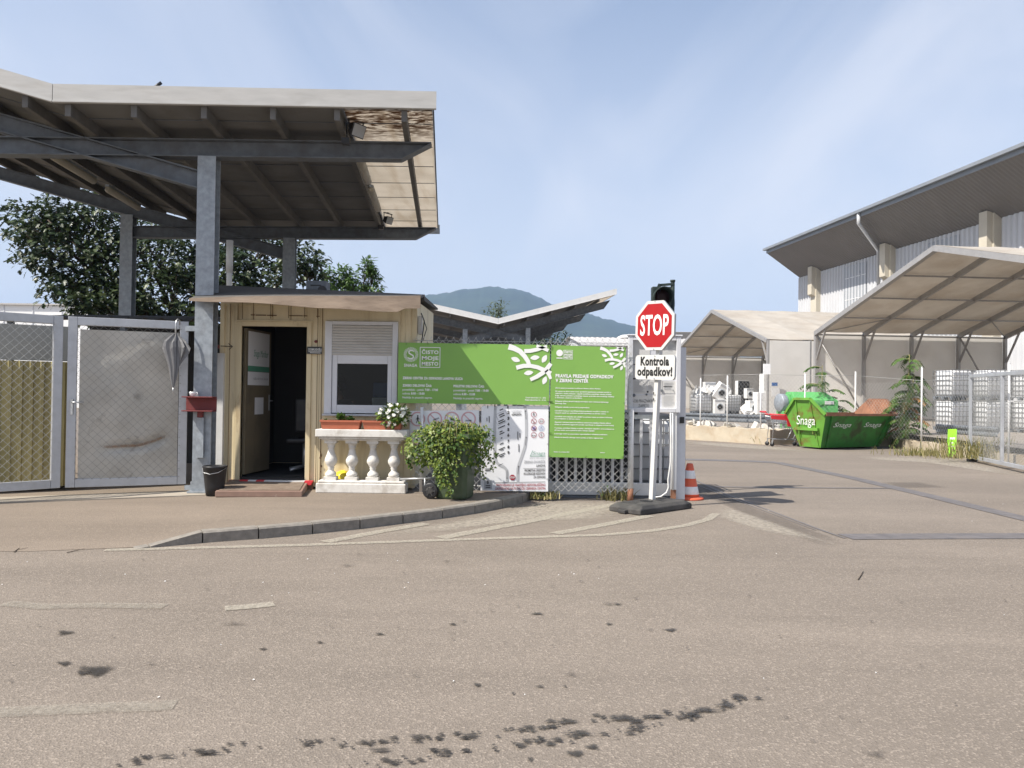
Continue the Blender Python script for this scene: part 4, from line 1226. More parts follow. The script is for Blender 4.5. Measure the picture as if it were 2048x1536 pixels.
mb.add(vs, fs, 0, False)
mb.hexa([(-4.36, 11.79, 2.90), (-1.31, 11.79, 2.86), (-1.31, 13.95, 2.95), (-4.36, 13.95, 2.98), (-4.36, 11.79, 3.03), (-1.31, 11.79, 2.93), (-1.31, 13.95, 2.98), (-4.36, 13.95, 3.04)])
roof = mb.build('roof', ROOFTOP, kiosk)
mb = MB(); top = []; bot = []; N_ = 30
for i in range(N_ + 1):
    t = i / N_
    p = FL.lerp(FR, t) + V((0, -.012, .012 * sin(t * 5) + .004))
    h = .035 + .11 * min(1, t / .55) + .075 * max(0, (t - .45) / .55) + .006 * sin(t * 17)
    if t > .93: h -= .045
    top.append(p); bot.append(p - V((0, -.02 * t, h)))
vs = top + bot + [p + V((0, .02, 0)) for p in top] + [p + V((0, .02, 0)) for p in bot]; K = N_ + 1
fs = []
for i in range(N_):
    fs += [(i, K + i, K + i + 1, i + 1), (2 * K + i, i, i + 1, 2 * K + i + 1), (K + i, 3 * K + i, 3 * K + i + 1, K + i + 1)]
fs += [(0, 2 * K, 3 * K, K), (N_, K + N_, 3 * K + N_, 2 * K + N_)]
mb.add(vs, fs); mb.build('fascia_board', ROOFBOARD, kiosk)
# black name plate, arrow and button
sg = Sheet(KY, .02)
mb = MB(); a, b = sg.p(615, 708), sg.p(645, 694); mb.box(a.x, b.x, KY - .055, KY - .037, a.z, b.z)
o = mb.build('welcome_plate', BLACK, None); tag(o, 'small black plate with white writing on the post between door and window', 'sign')
sp = Sheet(KY - .055, .003); mb = MB(); sp.text(mb, 'DOBRODOŠLI', 617, 643, 701, 4.2, 0, .02); sp.stroke(mb, [(617, 703), (643, 703.4)], .8); sp.stroke(mb, [(620, 705.6), (641, 706)], 1)
c_ = mb.build('lettering', LETTER_W, o)
mb = MB(); sp = Sheet(KY - .02, .004); sp.stroke(mb, [(441, 692), (465, 693)], 1.3); sp.stroke(mb, [(457, 687), (465, 693), (458, 699)], 1.5); mb.build('painted_arrow', LETTER_K, kiosk)
mb = MB(); q = W(632, 683, KY - .02); mb.lathe([(.022, 0), (.02, .02), (.012, .028)], q, 14, ax=(0, -1, 0)); mb.build('door_button', DKRED, kiosk)
# roof unit and pipe on top
q = W(639, 586, 12.2)
root = thing('roof_vent', q, 'grey box vent standing on the kiosk roof', 'vent')
mb = MB(); mb.box(q.x - .17, q.x + .13, q.y - .15, q.y + .15, q.z - .02, q.z + .17); mb.build('housing', BEAM, root, .01)
mb = MB(); mb.box(q.x - .10, q.x + .06, q.y - .162, q.y - .151, q.z + .09, q.z + .105); mb.lathe([(.07, 0), (.07, .02)], q + V((.08, -.152, .02)), 16, ax=(0, -1, 0)); mb.build('outlet', BLACK, root)
mb = MB(); q = W(458, 580, 12.9); mb.tube([V((q.x, q.y, 2.9)), V((q.x, q.y, q.z + .55))], .045, 12, 0); mb.tube([V((q.x, q.y, q.z + .28)), V((q.x, q.y, q.z + .8))], .055, 12, 0)
tag(mb.build('vent_pipe', WHITE), 'upright white vent pipe behind the kiosk roof', 'pipe')
# clutter of cable boxes on the kiosk's right corner
root = thing('cable_box', W(840, 640, KY + .1), 'weathered cable box and loops hanging at the upper right kiosk corner', 'cable box')
q = W(838, 640, KY + .06)
mb = MB(); mb.box(KXR + .014, KXR + .07, q.y, q.y + .12, q.z - .2, q.z + .06); mb.build('housing', CONCRETE, root, .01)
mb = MB(); mb.tube([q + V((.03, 0, .1)), q + V((.08, -.03, -.02)), q + V((.05, 0, -.25)), q + V((.02, .02, -.4))], .008, 6); mb.tube([q + V((.05, 0, .05)), q + V((.11, .03, -.12)), q + V((.05, .05, -.3))], .006, 6); mb.build('cable', BLACK, root)

# the person inside, seen through the window
def skin_obj(name, joints, edges, mt, parent, subd=2):
    me = bpy.data.meshes.new(name)
    off = parent.location if parent else V((0, 0, 0))
    me.from_pydata([tuple(V(j[0]) - off) for j in joints], edges, [])
    o = bpy.data.objects.new(name, me); COL.objects.link(o)
    if parent: o.parent = parent
    md = o.modifiers.new('skin', 'SKIN'); md.use_smooth_shade = True
    for i, j in enumerate(joints):
        r = j[1] if isinstance(j[1], tuple) else (j[1], j[1])
        me.skin_vertices[0].data[i].radius = r
        me.skin_vertices[0].data[i].use_root = (i == 0)
    sb = o.modifiers.new('sub', 'SUBSURF'); sb.levels = subd; sb.render_levels = subd
    me.materials.append(mt)
    return o
hd = W(672, 768, 12.05)
person = thing('person', (hd.x, hd.y + .05, .28), 'person in a grey work shirt seated inside the kiosk, head bowed, behind the window', 'person')
b0 = V((hd.x + .12, hd.y + .08, 0))
jt = [((b0.x + .05, b0.y + .02, .78), (.17, .13)), ((b0.x + .03, b0.y, 1.0), (.16, .12)), ((b0.x - .02, b0.y, 1.22), (.18, .13)), ((b0.x - .06, b0.y, 1.36), (.10, .09)), ((b0.x - .10, b0.y - .01, 1.45), .055),
      ((b0.x - .13, b0.y - .02, 1.53), (.085, .08)), ((b0.x - .12, b0.y - .02, 1.62), (.10, .085)), ((b0.x - .10, b0.y - .02, 1.69), (.075, .07)), ((b0.x - .22, b0.y - .02, 1.50), .03), ((b0.x - .235, b0.y - .02, 1.575), .018),
      ((b0.x - .02, b0.y - .2, 1.30), .065), ((b0.x - .08, b0.y - .26, 1.05), .05), ((b0.x - .30, b0.y - .22, 1.06), .037), ((b0.x - .38, b0.y - .2, 1.07), .03),
      ((b0.x + .02, b0.y + .2, 1.30), .065), ((b0.x - .04, b0.y + .26, 1.05), .05), ((b0.x - .28, b0.y + .2, 1.06), .037), ((b0.x - .36, b0.y + .18, 1.07), .03),
      ((b0.x - .1, b0.y - .12, .76), .09), ((b0.x - .38, b0.y - .13, .76), .07), ((b0.x - .40, b0.y - .13, .36), .05), ((b0.x - .52, b0.y - .13, .32), .04),
      ((b0.x - .1, b0.y + .12, .76), .09), ((b0.x - .38, b0.y + .13, .76), .07), ((b0.x - .40, b0.y + .13, .36), .05), ((b0.x - .52, b0.y + .13, .32), .04)]
skin_obj('body', jt, [(0, 1), (1, 2), (2, 3), (3, 4), (4, 5), (5, 6), (6, 7), (5, 8), (6, 9), (2, 10), (10, 11), (11, 12), (12, 13), (2, 14), (14, 15), (15, 16), (16, 17), (0, 18), (18, 19), (19, 20), (20, 21), (0, 22), (22, 23), (23, 24), (24, 25)], SKIN, person)
sj = [((b0.x + .05, b0.y + .02, .76), (.185, .145)), ((b0.x + .03, b0.y, 1.0), (.175, .135)), ((b0.x - .02, b0.y, 1.22), (.195, .145)), ((b0.x - .06, b0.y, 1.37), (.11, .10)), ((b0.x - .02, b0.y - .2, 1.30), .08), ((b0.x - .08, b0.y - .26, 1.06), .062), ((b0.x + .02, b0.y + .2, 1.30), .08), ((b0.x - .04, b0.y + .26, 1.06), .062)]
skin_obj('shirt', sj, [(0, 1), (1, 2), (2, 3), (2, 4), (4, 5), (2, 6), (6, 7)], SHIRT, person)
mb = MB(); mb.sphere((b0.x - .095, b0.y - .02, 1.655), .118, 18, 12, 0, (1.0, .9, .82)); mb.sphere((b0.x - .045, b0.y - .02, 1.60), .095, 16, 10, 0, (.9, .95, 1)); mb.build('hair', HAIR, person)
# what stands inside the kiosk
root = thing('desk', (-2.4, 12.3, .28), 'dim desk inside the kiosk below the window', 'desk')
mb = MB(); mb.box(-3.0, -1.6, 11.6, 12.0, 1.0, 1.03); mb.build('desk_top', LIN, root)
mb = MB(); mb.box(-2.95, -2.9, 11.65, 11.95, .28, 1.0); mb.box(-1.7, -1.65, 11.65, 11.95, .28, 1.0); mb.build('leg', LIN, root)
q = W(762, 795, 11.8)
root = thing('water_jug', V((q.x, q.y, 1.03)), 'dim blue container with a pale base standing on the desk behind the window', 'container')
mb = MB(); mb.box(q.x - .12, q.x + .14, q.y - .08, q.y + .08, 1.03, 1.42); mb.build('body', WHITE, root, .015)
mb = MB(); mb.box(q.x - .11, q.x + .13, q.y - .07, q.y + .07, 1.425, 1.64); mb.build('upper_part', BLUE, root, .02)
q = V((-3.12, 12.1, .28))
root = thing('office_chair', q, 'dark swivel chair standing in the shade inside the open kiosk door', 'chair')
mb = MB(); mb.obox(q + V((0, 0, .48)), (.23, 0, 0), (0, .22, 0), (0, 0, .035)); mb.build('seat', BLACK, root, .03)
mb = MB(); mb.obox(q + V((.0, .22, .85)), (.21, 0, 0), (0, .03, 0), (0, 0, .26)); mb.build('backrest', BLACK, root, .03)
mb = MB(); mb.tube([q + V((0, 0, .08)), q + V((0, 0, .45))], .03, 10); mb.build('column', CHROME, root)
mb = MB()
for k in range(5):
    a = 2 * pi * k / 5 + .3; mb.tube([q + V((0, 0, .09)), q + V((.26 * cos(a), .26 * sin(a), .05))], [.025, .018], 8)
mb.build('star_base', CHROME, root)

# step with mat, and the striped tape on the sill
sA, sB, sC, sD = G(430, 994, .12), G(604, 994, .12), G(622, 968, .12), G(470, 966, .12)
root = thing('door_step', (sA + sC) / 2, 'worn reddish wooden step with a ribbed brown mat before the kiosk door', 'step')
mb = MB(); h = V((0, 0, .075)); mb.hexa([sA, sB, sC, sD, sA + h, sB + h, sC + h * 1.5, sD + h * 1.5]); mb.build('platform', PLATF, root, .006)
mb = MB(); cc = (sA + sB + sC + sD) / 4
P4 = [cc.lerp(p, .93) + h * k for p, k in ((sA, 1.02), (sB, 1.02), (sC, 1.5), (sD, 1.5))]
for i in range(26):
    t0, t1 = i / 26, (i + .72) / 26
    a, b, c3, d4 = P4[0].lerp(P4[3], t0), P4[1].lerp(P4[2], t0), P4[1].lerp(P4[2], t1), P4[0].lerp(P4[3], t1); e = V((0, 0, .012))
    mb.hexa([a, b, c3, d4, a + e, b + e, c3 + e, d4 + e])
mb.build('mat', MAT, root)
root = thing('warning_tape', W(550, 966, 11.2), 'red and white striped warning tape along the kiosk door sill', 'tape')
mb = MB(); x0, x1 = W(474, 965, 11.2).x, W(620, 965, 11.2).x; n_ = 9
for i in range(n_):
    a, b = x0 + (x1 - x0) * i / n_, x0 + (x1 - x0) * (i + 1) / n_
    red = i in (0, 2, 8)
    sk = .03
    mb.hexa([(a, 11.235, .185), (b, 11.235, .185), (b, 11.30, .185), (a, 11.30, .185), (a + sk, 11.235, .245), (b + sk, 11.235, .245), (b + sk, 11.30, .245), (a + sk, 11.30, .245)], 1 if red else 0)
mb.build('tape_strip', [WHITE, STRIPE_R], root)
mb = MB(); mb.box(KXL + .15, DX1 + .12, 11.31, 11.355, .12, .24); mb.build('kiosk_sill', PLATF, None); o = bpy.data.objects['kiosk_sill']; o.name = 'door_sill'; o.parent = kiosk; o.location = -kiosk.location
# ================================================================== BALUSTRADE AND PLANTS before the kiosk window
BY = 10.92
k_ = BY / FPX
bx0, bx1 = W(631, 980, BY).x, W(811, 980, BY).x
root = thing('balustrade', ((bx0 + bx1) / 2, BY, .12), 'white cast-stone balustrade of four turned balusters under the kiosk window', 'balustrade')
zt = W(720, 859, BY).z
mb = MB(); mb.box(bx0 + .0, bx1, BY, BY + .27, .118, .25); mb.box(bx0 + .02, bx1 - .02, BY + .02, BY + .25, .251, .285); mb.build('plinth', CASTWHITE, root, .012)
mb = MB(); mb.box(bx0 - .01, bx1 + .015, BY - .03, BY + .30, zt - .105, zt - .002); mb.box(bx0 + .03, bx1 - .03, BY + .0, BY + .27, zt - .135, zt - .106); mb.box(bx0 + .06, bx1 - .06, BY + .03, BY + .24, zt - .155, zt - .136); mb.build('top_rail', CASTWHITE, root, .012)
z0 = .286; H = zt - .156 - z0
for px in (662, 704, 746, 788):
    x = W(px, 920, BY + .13).x
    mb = MB(); mb.box(x - .085, x + .085, BY + .05, BY + .22, z0, z0 + .045)
    prof = [(.070, .046), (.078, .075), (.070, .10), (.045, .125), (.036, .15), (.048, .165), (.040, .18), (.062, .21), (.083, .25), (.086, .28), (.074, .32), (.054, .37), (.044, .42), (.040, .45), (.055, .462), (.046, .475), (.06, .50), (.072, .52)]
    kk = (H - .02) / .54
    mb.lathe([(r, h * kk) for r, h in prof], (x, BY + .135, z0), 24)
    mb.box(x - .08, x + .08, BY + .055, BY + .215, z0 + .52 * kk, z0 + H)
    mb.build('baluster', CASTWHITE, root)
def planter(x0, x1, label):
    root = thing('planter', ((x0 + x1) / 2, BY + .12, zt), label, 'planter', 'terracotta planters on the balustrade')
    mb = MB(); a, b = BY + .02, BY + .22
    mb.hexa([(x0 + .02, a + .02, zt), (x1 - .02, a + .02, zt), (x1 - .02, b - .02, zt), (x0 + .02, b - .02, zt), (x0, a, zt + .105), (x1, a, zt + .105), (x1, b, zt + .105), (x0, b, zt + .105)])
    mb.build('trough', TERRA, root, .006)
    mb = MB(); mb.box(x0 - .008, x1 + .008, a - .008, a + .012, zt + .098, zt + .122); mb.box(x0 - .008, x1 + .008, b - .012, b + .008, zt + .098, zt + .122); mb.box(x0 - .008, x0 + .012, a + .013, b - .013, zt + .098, zt + .122); mb.box(x1 - .012, x1 + .008, a + .013, b - .013, zt + .098, zt + .122)
    mb.build('rim', TERRA, root)
    mb = MB(); mb.box(x0 + .012, x1 - .012, a + .013, b - .013, zt + .106, zt + .112); mb.build('soil', BARK, root)
    return root
xs = [W(p, 850, BY + .1).x for p in (643, 722, 727, 805)]
planter(xs[0], xs[1], 'terracotta planter with low succulents at the left of the balustrade')
planter(xs[2], xs[3], 'terracotta planter with white flowers at the right of the balustrade')
rg = random.Random(11)
mb = MB()
for c, r in ((V((xs[0] + .27, BY + .12, zt + .13)), .10), (V((xs[0] + .40, BY + .11, zt + .12)), .08), (V((xs[0] + .05, BY + .10, zt + .11)), .05)):
    for i in range(60 if r > .06 else 25):
        a = rg.uniform(0, 6.28); el = rg.uniform(.05, 1.2)
        d = V((cos(a) * cos(el), sin(a) * cos(el), sin(el)))
        put_leaf(mb, c + rv(rg, r * .5), d, V((0, 0, 1)), r * rg.uniform(.5, .95), IVYSHAPE)
tag(mb.build('succulent', LEAF2), 'low dark green succulent rosettes in the left terracotta planter', 'plant')
fc = W(788, 831, BY + .08)
root = thing('flower', V((fc.x, fc.y, zt + .1)), 'bushy white-flowering plant spilling from the right terracotta planter', 'plant')
mb = MB(); mf = MB(); ms_ = MB()
for i in range(420):
    q = rv(rg); p = fc + V((q.x * .22, q.y * .17, q.z * .15))
    put_leaf(mb, p, q + V((0, -.2, .1)), V((0, -.3, 1)), rg.uniform(.045, .075), IVYSHAPE, 0 if rg.random() < .6 else 1)
for i in range(34):
    q = rv(rg).normalized(); q.y = -abs(q.y)
    p = fc + V((q.x * .23, q.y * .18, q.z * .155))
    for k in range(5):
        a = 2 * pi * k / 5; e1 = V((1, 0, 0)); e2 = V((0, .3, 1)).normalized()
        d = (e1 * cos(a) + e2 * sin(a)) + q * .25
        put_leaf(mf, p, d, q, rg.uniform(.024, .032), [(0, 0), (.4, .42), (.85, .38), (1, 0), (.85, -.38), (.4, -.42)])
for i in range(14):
    q = rv(rg); ms_.tube([V((fc.x + q.x * .08, BY + .12, zt + .1)), fc + V((q.x * .2, q.y * .12, q.z * .1))], .004, 5)
mb.build('foliage', [LEAF2, LEAF], root); mf.build('blossom', PETAL, root); ms_.build('stem', STEM, root)
yb = W(681, 950, BY + .3)
mb = MB(); c = V((yb.x + .02, BY + .36, .27)); mb.sphere(c, .14, 14, 10, 0, (.8, .7, 1))
for i, p in enumerate(mb.v):
    mb.v[i] = p + V((noise.noise(p * 14) * .035, 0, noise.noise(p * 11 + V((5, 0, 0))) * .035))
tag(mb.build('yellow_bag', YELLOW), 'crumpled yellow plastic bag on the ground behind the first balusters', 'bag')
mb = MB(); a, b = W(800, 958, 10.95), W(872, 957, 10.9); mb.tube([a, b], .014, 8); mb.tube([b - V((.15, 0, 0)), V((b.x - .15, b.y, .12))], .012, 8)
tag(mb.build('low_rail', CHROME), 'thin low metal rail between the balustrade and the green bin', 'rail')
mb = MB(); a = W(842, 940, 11.15); mb.tube([V((a.x, a.y, .12)), V((a.x, a.y, 1.3))], .022, 10)
tag(mb.build('fence_post', WHITE), 'slim pale fence post behind the ivy at the kiosk corner', 'post', 'posts of the sign fence')

# ------------------------------------------------------------------ wheelie bin with ivy
bc = W(909, 990, 10.62); bc.z = .12
root = thing('wheelie_bin', bc, 'open dark green wheelie bin used as a planter for trailing ivy', 'bin')
ba = radians(-14)
e1 = V((cos(ba), sin(ba), 0)); e2 = V((-sin(ba), cos(ba), 0))
def bq(x, y, z): return bc + e1 * x + e2 * y + V((0, 0, z))
mb = MB()
lv = [(0.0, .205, .19), (.03, .215, .20), (.48, .235, .235), (.80, .255, .262), (.83, .262, .27), (.88, .262, .27)]
vs = []
for z, a, b in lv:
    r = .05
    for (sx, sy) in ((-1, -1), (1, -1), (1, 1), (-1, 1)):
        for (ox, oy) in (((-1, 0), (0, -1)) if False else ((0, 0),)):
            pass
    cs = [(-a + r, -b), (a - r, -b), (a, -b + r), (a, b - r), (a - r, b), (-a + r, b), (-a, b - r), (-a, -b + r)]
    vs += [bq(x, y, z) for x, y in cs]
fs = []
for i in range(len(lv) - 1):
    for k in range(8):
        fs.append((i * 8 + k, i * 8 + (k + 1) % 8, (i + 1) * 8 + (k + 1) % 8, (i + 1) * 8 + k))
fs.append(tuple(range(7, -1, -1)))
mb.add(vs, fs); mb.build('body', BIN, root, .01)
mb = MB()
for k in (-1, 1):
    mb.bar(bq(-.285, k * .28, .825), bq(.285, k * .28, .825), .025, .06); mb.bar(bq(k * .275, -.27, .825), bq(k * .275, .27, .825), .025, .06)
mb.build('rim', BIN, root)
mb = MB(); mb.add([bq(-.25, -.255, .84), bq(.25, -.255, .84), bq(.25, .255, .84), bq(-.25, .255, .84)], [(0, 1, 2, 3)]); mb.build('soil', BARK, root)
for sgn in (-1, 1):
    mb = MB(); c = bq(-.255, sgn * .225, .105)
    mb.lathe([(.06, -.03), (.09, -.03), (.105, -.022), (.105, .022), (.09, .03), (.06, .03)], c, 26, ax=e2)
    wh = mb.build('wheel', BLACK, root)
    mb = MB(); mb.lathe([(.03, -.036), (.055, -.034), (.058, .034), (.03, .036)], c, 18, ax=e2)
    for k in range(6):
        a = 2 * pi * k / 6; mb.bar(c - e2 * .033 + (e1 * cos(a) + V((0, 0, sin(a)))) * .03, c - e2 * .033 + (e1 * cos(a) + V((0, 0, sin(a)))) * .075, .014, .012, e2)
    mb.build('hub', RUBBER, wh)
mb = MB(); mb.tube([bq(-.255, -.25, .105), bq(-.255, .25, .105)], .014, 8); mb.build('axle', CHROME, root)
# ivy
root = thing('ivy', bc + V((0, 0, .95)), 'leafy ivy spilling over the wheelie bin and trailing down its front', 'plant')
rg = random.Random(21); mb = MB(); st = MB()
ic = W(898, 882, 10.55)
def ivy_leaf(p, out, sz):
    d = out * .5 + V((rg.uniform(-.7, .7), rg.uniform(-.5, .2), rg.uniform(-1.0, .1)))
    put_leaf(mb, p, d, out + V((0, -.4, .5)), sz, IVYSHAPE, 0 if rg.random() < .62 else 1, .3)
# mound: clumps on a lumpy dome, then strands that hang from it
for c, r, n_ in ((W(898, 868, 10.6), (.42, .36, .16), 1150), (W(850, 890, 10.6), (.28, .30, .22), 620), (W(940, 880, 10.6), (.30, .30, .22), 640), (W(900, 878, 10.36), (.34, .14, .17), 700), (W(880, 905, 10.36), (.20, .12, .22), 420), (W(842, 910, 10.62), (.20, .20, .16), 260), (W(948, 910, 10.66), (.17, .2, .2), 220)):
    for i in range(n_):
        q = rv(rg).normalized() * rg.uniform(.72, 1.05)
        if q.z < -.55 and rg.random() < .6: continue
        k = 1 + .22 * noise.noise(V((q.x * 3, q.y * 3, q.z * 3 + c.x * 4)))
        ivy_leaf(c + V((q.x * r[0] * k, q.y * r[1] * k, q.z * r[2] * k)), q, rg.uniform(.022, .040) if rg.random() < .6 else rg.uniform(.04, .066))
def strand(px0, py0, px1, py1, y, n_, spread=.02):
    a, b = W(px0, py0, y), W(px1, py1, y - .02)
    pts = []
    for i in range(9):
        t = i / 8; pts.append(a.lerp(b, t) + V((.03 * sin(t * 5 + px0), -.02 * sin(t * 3.1), 0)))
    st.tube(pts, .0035, 5)
    for i in range(n_):
        t = rg.random(); k = min(7, int(t * 8)); p = pts[k].lerp(pts[k + 1], t * 8 - k)
        ivy_leaf(p + rv(rg, spread * (1.3 - .6 * t)), V((rg.uniform(-1, 1), -1, .1)).normalized(), rg.uniform(.026, .046))
for s_ in ((876, 905, 896, 992, 10.30, 120, .06), (888, 905, 902, 985, 10.28, 70, .04), (868, 910, 880, 965, 10.32, 60, .04), (900, 910, 912, 950, 10.3, 45, .035), (905, 905, 918, 968, 10.3, 28, .02), (880, 900, 886, 975, 10.3, 80, .05),
           (962, 900, 972, 958, 10.7, 55, .05), (955, 905, 958, 948, 10.66, 40, .05), (972, 895, 985, 940, 10.75, 40, .05), (978, 880, 992, 915, 10.72, 30, .04), (935, 905, 940, 930, 10.4, 35, .03), (825, 905, 820, 935, 10.6, 30, .03), (850, 925, 846, 945, 10.6, 16, .02), (920, 900, 925, 935, 10.3, 22, .02)):
    strand(*s_)
for i in range(16):
    x_ = rg.uniform(822, 975); y_ = 846 + abs(x_ - 898) * .35; strand(x_, y_, x_ + rg.uniform(-16, 16), y_ - rg.uniform(6, 20), 10.5 + rg.uniform(-.15, .15), 9, .018)
for i in range(30):
    q = rv(rg); a = bq(q.x * .2, q.y * .2, .93); b = ic + V((q.x * .4, q.y * .3 - .1, .05 + q.z * .12)); st.tube([a, a.lerp(b, .5) + V((0, 0, .12)), b], .005, 5)
mb.build('foliage', [LEAF, LEAF2], root); st.build('stem', STEM, root)

# ================================================================== SIGN FENCE
FY = 11.28
root = thing('mesh_fence', (0, FY, .12), 'chain-link fence behind the green signs with twisted wire ends along its top', 'fence')
mb = MB(); chainlink(mb, (W(826, 900, FY).x, FY, 0), (W(1262, 900, FY).x, FY, 0), .14, 2.245, .10, .0027)
xx = W(826, 900, FY).x
while xx < 1.62:
    mb.bar((xx, FY, 2.245), (xx + .035, FY, 2.30), .004, .004); mb.bar((xx + .05, FY, 2.245), (xx + .02, FY, 2.29), .004, .004); xx += .105
mb.build('chain_link', WIRE, root)
mb = MB(); mb.tube([(W(826, 690, FY).x, FY + .01, 2.24), (1.63, FY + .01, 2.235)], .004, 5); mb.tube([(W(826, 690, FY).x, FY + .01, 1.2), (1.63, FY + .01, 1.2)], .004, 5); mb.tube([(W(826, 690, FY).x, FY + .01, .2), (1.63, FY + .01, .2)], .004, 5); mb.build('tension_wire', CHROME, root)
for px, lab in ((1030, 'fence post hidden between the two white and green panels'),):
    mb = MB(); x = W(px, 900, FY).x; mb.tube([(x, FY + .05, .1), (x, FY + .05, 2.2)], .028, 10); tag(mb.build('fence_post', WHITE), lab, 'post', 'posts of the sign fence')
mb = MB(); q = W(1261, 1000, FY + .02); mb.tube([(q.x, FY + .04, 0), (q.x, FY + .04, .19)], .042, 14, 1); mb.tube([(q.x, FY + .04, .19), (q.x, FY + .04, 1.32)], .040, 14, 0)
tag(mb.build('fence_post', [WHITE, RUST]), 'white round fence post with a rusty foot right of the green signs', 'post', 'posts of the sign fence')

def panel(name, px, Y, m, label, th=.012, nb=True):
    q = [W(x, y, Y) for x, y in px]
    mb = MB(); mb.prism(q[::-1], (0, 1, 0), th)
    o = mb.build(name, m, None); tag(o, label, 'sign')
    return o
TONE_D = GREEN_BOARD
b1 = panel('green_sign', [(797, 685), (1100, 690), (1098, 810), (795, 806)], FY - .07, GREEN_BOARD, 'wide green sign with opening hours and white branch print on the fence')
s = Sheet(FY - .07)
mb = MB()
# emblem: ring of small leaves with an S
cx, cy = 822, 709
for i in range(26):
    a = 2 * pi * i / 26
    s.leaf(mb, cx + 13.2 * cos(a), cy + 13.2 * sin(a), 4.6, 1.5, a + .5)
    s.leaf(mb, cx + 10.2 * cos(a + .12), cy + 10.2 * sin(a + .12), 3.2, 1.2, a - .6)
s.stroke(mb, [(828, 703.5), (825, 701.2), (820.5, 701), (817.5, 703.4), (818.4, 706.6), (822, 708.8), (826, 711), (827, 714.4), (824, 717), (819, 717), (815.5, 714.6)], [1.2, 2, 2.4, 2.6, 2.6, 2.6, 2.6, 2.6, 2.4, 2, 1.2])
s.text(mb, 'SNAGA', 808, 834.6, 733.2, 5.6, 0, .03)
for a, b in (((840.4, 694.6), (880.2, 695.2)), ((880.2, 695.2), (879.6, 735)), ((879.6, 735), (840.0, 734.4)), ((840.0, 734.4), (840.4, 694.6))):
    s.stroke(mb, [a, b], 1.3)
s.text(mb, 'ČISTO', 843.6, 877, 707.4, 6.6, 0, .03); s.text(mb, 'MOJE', 843.6, 877, 719.2, 6.6, 0, .03); s.text(mb, 'MESTO', 843.6, 876.5, 730.6, 6.6, 0, .03)
s.text(mb, 'ZBIRNI CENTER ZA ODPADKE LAHOVA ULICA', 805.2, 925.8, 758, 4.5, 0, .055)
s.text(mb, 'ZIMSKI DELOVNI ČAS:', 805, 863.5, 772.8, 4.3, 0, .055)
s.text(mb, 'ponedeljek - petek', 805, 848, 781.0, 4.0, 0, .02); s.text(mb, '7:00 - 17:00', 849.8, 876, 781.5, 4.0, 0, .055)
s.text(mb, 'sobota', 805, 820, 788.6, 4.0, 0, .02); s.text(mb, '8:00 - 15:00', 822, 849, 788.8, 4.0, 0, .055)
s.text(mb, 'Nedelja in prazniki zaprto.', 805, 865, 796.6, 4.0, 0, .02)
s.text(mb, 'POLETNI DELOVNI ČAS:', 907, 968.5, 774.2, 4.3, 0, .055)
s.text(mb, 'ponedeljek - petek', 907, 949, 782.4, 4.0, 0, .02); s.text(mb, '7:00 - 19:00', 950.6, 977, 783, 4.0, 0, .055)
s.text(mb, 'sobota', 907, 922, 790, 4.0, 0, .02); s.text(mb, '8.00 - 15.00', 923.6, 950, 790.2, 4.0, 0, .055)
s.text(mb, 'Nedelja in prazniki zaprto.', 907, 966, 798.2, 4.0, 0, .02)
s.text(mb, 'Zimski delovni čas 1.11. - 28.2.', 1051, 1092, 796.4, 2.5, 0, .03); s.text(mb, 'Poletni delovni čas 1.3. - 31.10.', 1050, 1092, 801, 2.5, 0, .03)
def branch(mb, f, k):
    """white branch print; f maps drawing coordinates to photo pixels, k is the size of one unit"""
    def st_(pts, wd): s.layer += 1; s.stroke(mb, [f(*p) for p in pts], [q * k for q in wd]); s.layer -= 1
    st_([(1012, 142), (1060, 156), (1110, 182), (1150, 225), (1178, 268), (1192, 312)], [50, 46, 42, 38, 36, 34])
    s.layer += 1
    st_([(1078, 322), (1140, 306), (1200, 306), (1260, 318), (1310, 340), (1374, 372)], [36, 36, 34, 34, 36, 38])
    st_([(1146, 180), (1200, 178), (1260, 165), (1300, 152), (1352, 176)], [34, 34, 32, 30, 28])
    st_([(1250, 134), (1300, 150), (1340, 138)], [22, 24, 24])
    s.layer += 1
    st_([(1198, 424), (1250, 400), (1300, 368), (1340, 330), (1373, 286)], [30, 34, 38, 38, 34])
    st_([(1332, 345), (1355, 375), (1373, 418)], [36, 32, 22])
    s.layer -= 2
    for c, l, wd, a in (((1072, 252), 82, 42, .35), ((1237, 236), 82, 40, -.12), ((1318, 246), 76, 42, -1.05), ((1183, 366), 82, 40, -.15), ((1320, 430), 74, 40, -1.2)):
        q = f(*c); s.leaf(mb, q[0], q[1], l * k, wd * k, a)
branch(mb, lambda x, y: (780 + x * .2343, 660 + y * .2343), .2343)
mb.build('lettering', LETTER_W, b1)
def ties(pxs, Y, parent):
    mb = MB()
    for (x, y, dx, dy) in pxs:
        a, b = W(x, y, Y - .008), W(x + dx, y + dy, Y - .012); mb.bar(a, b, .006, .006, (0, 1, 0))
    mb.build('cable_tie', LETTER_K, parent)
ties([(855, 684, 1, 5), (950, 686, 0, 6), (1096, 688, 1, 6), (953, 804, -2, 5), (855, 803, 2, 5), (1094, 803, 10, 0), (813, 687, -1, 2)], FY - .07, b1)
b2 = panel('green_sign', [(1103, 690), (1252, 695), (1247, 918), (1098, 914)], FY - .075, GREEN_BOARD, 'tall green sign headed with the rules for handing in waste')
s = Sheet(FY - .075, slope=.020)
mb = MB()
s.disc(mb, 1119.2, 706, 6.7); s.stroke(mb, [(1113, 716), (1125, 716.3)], 2)
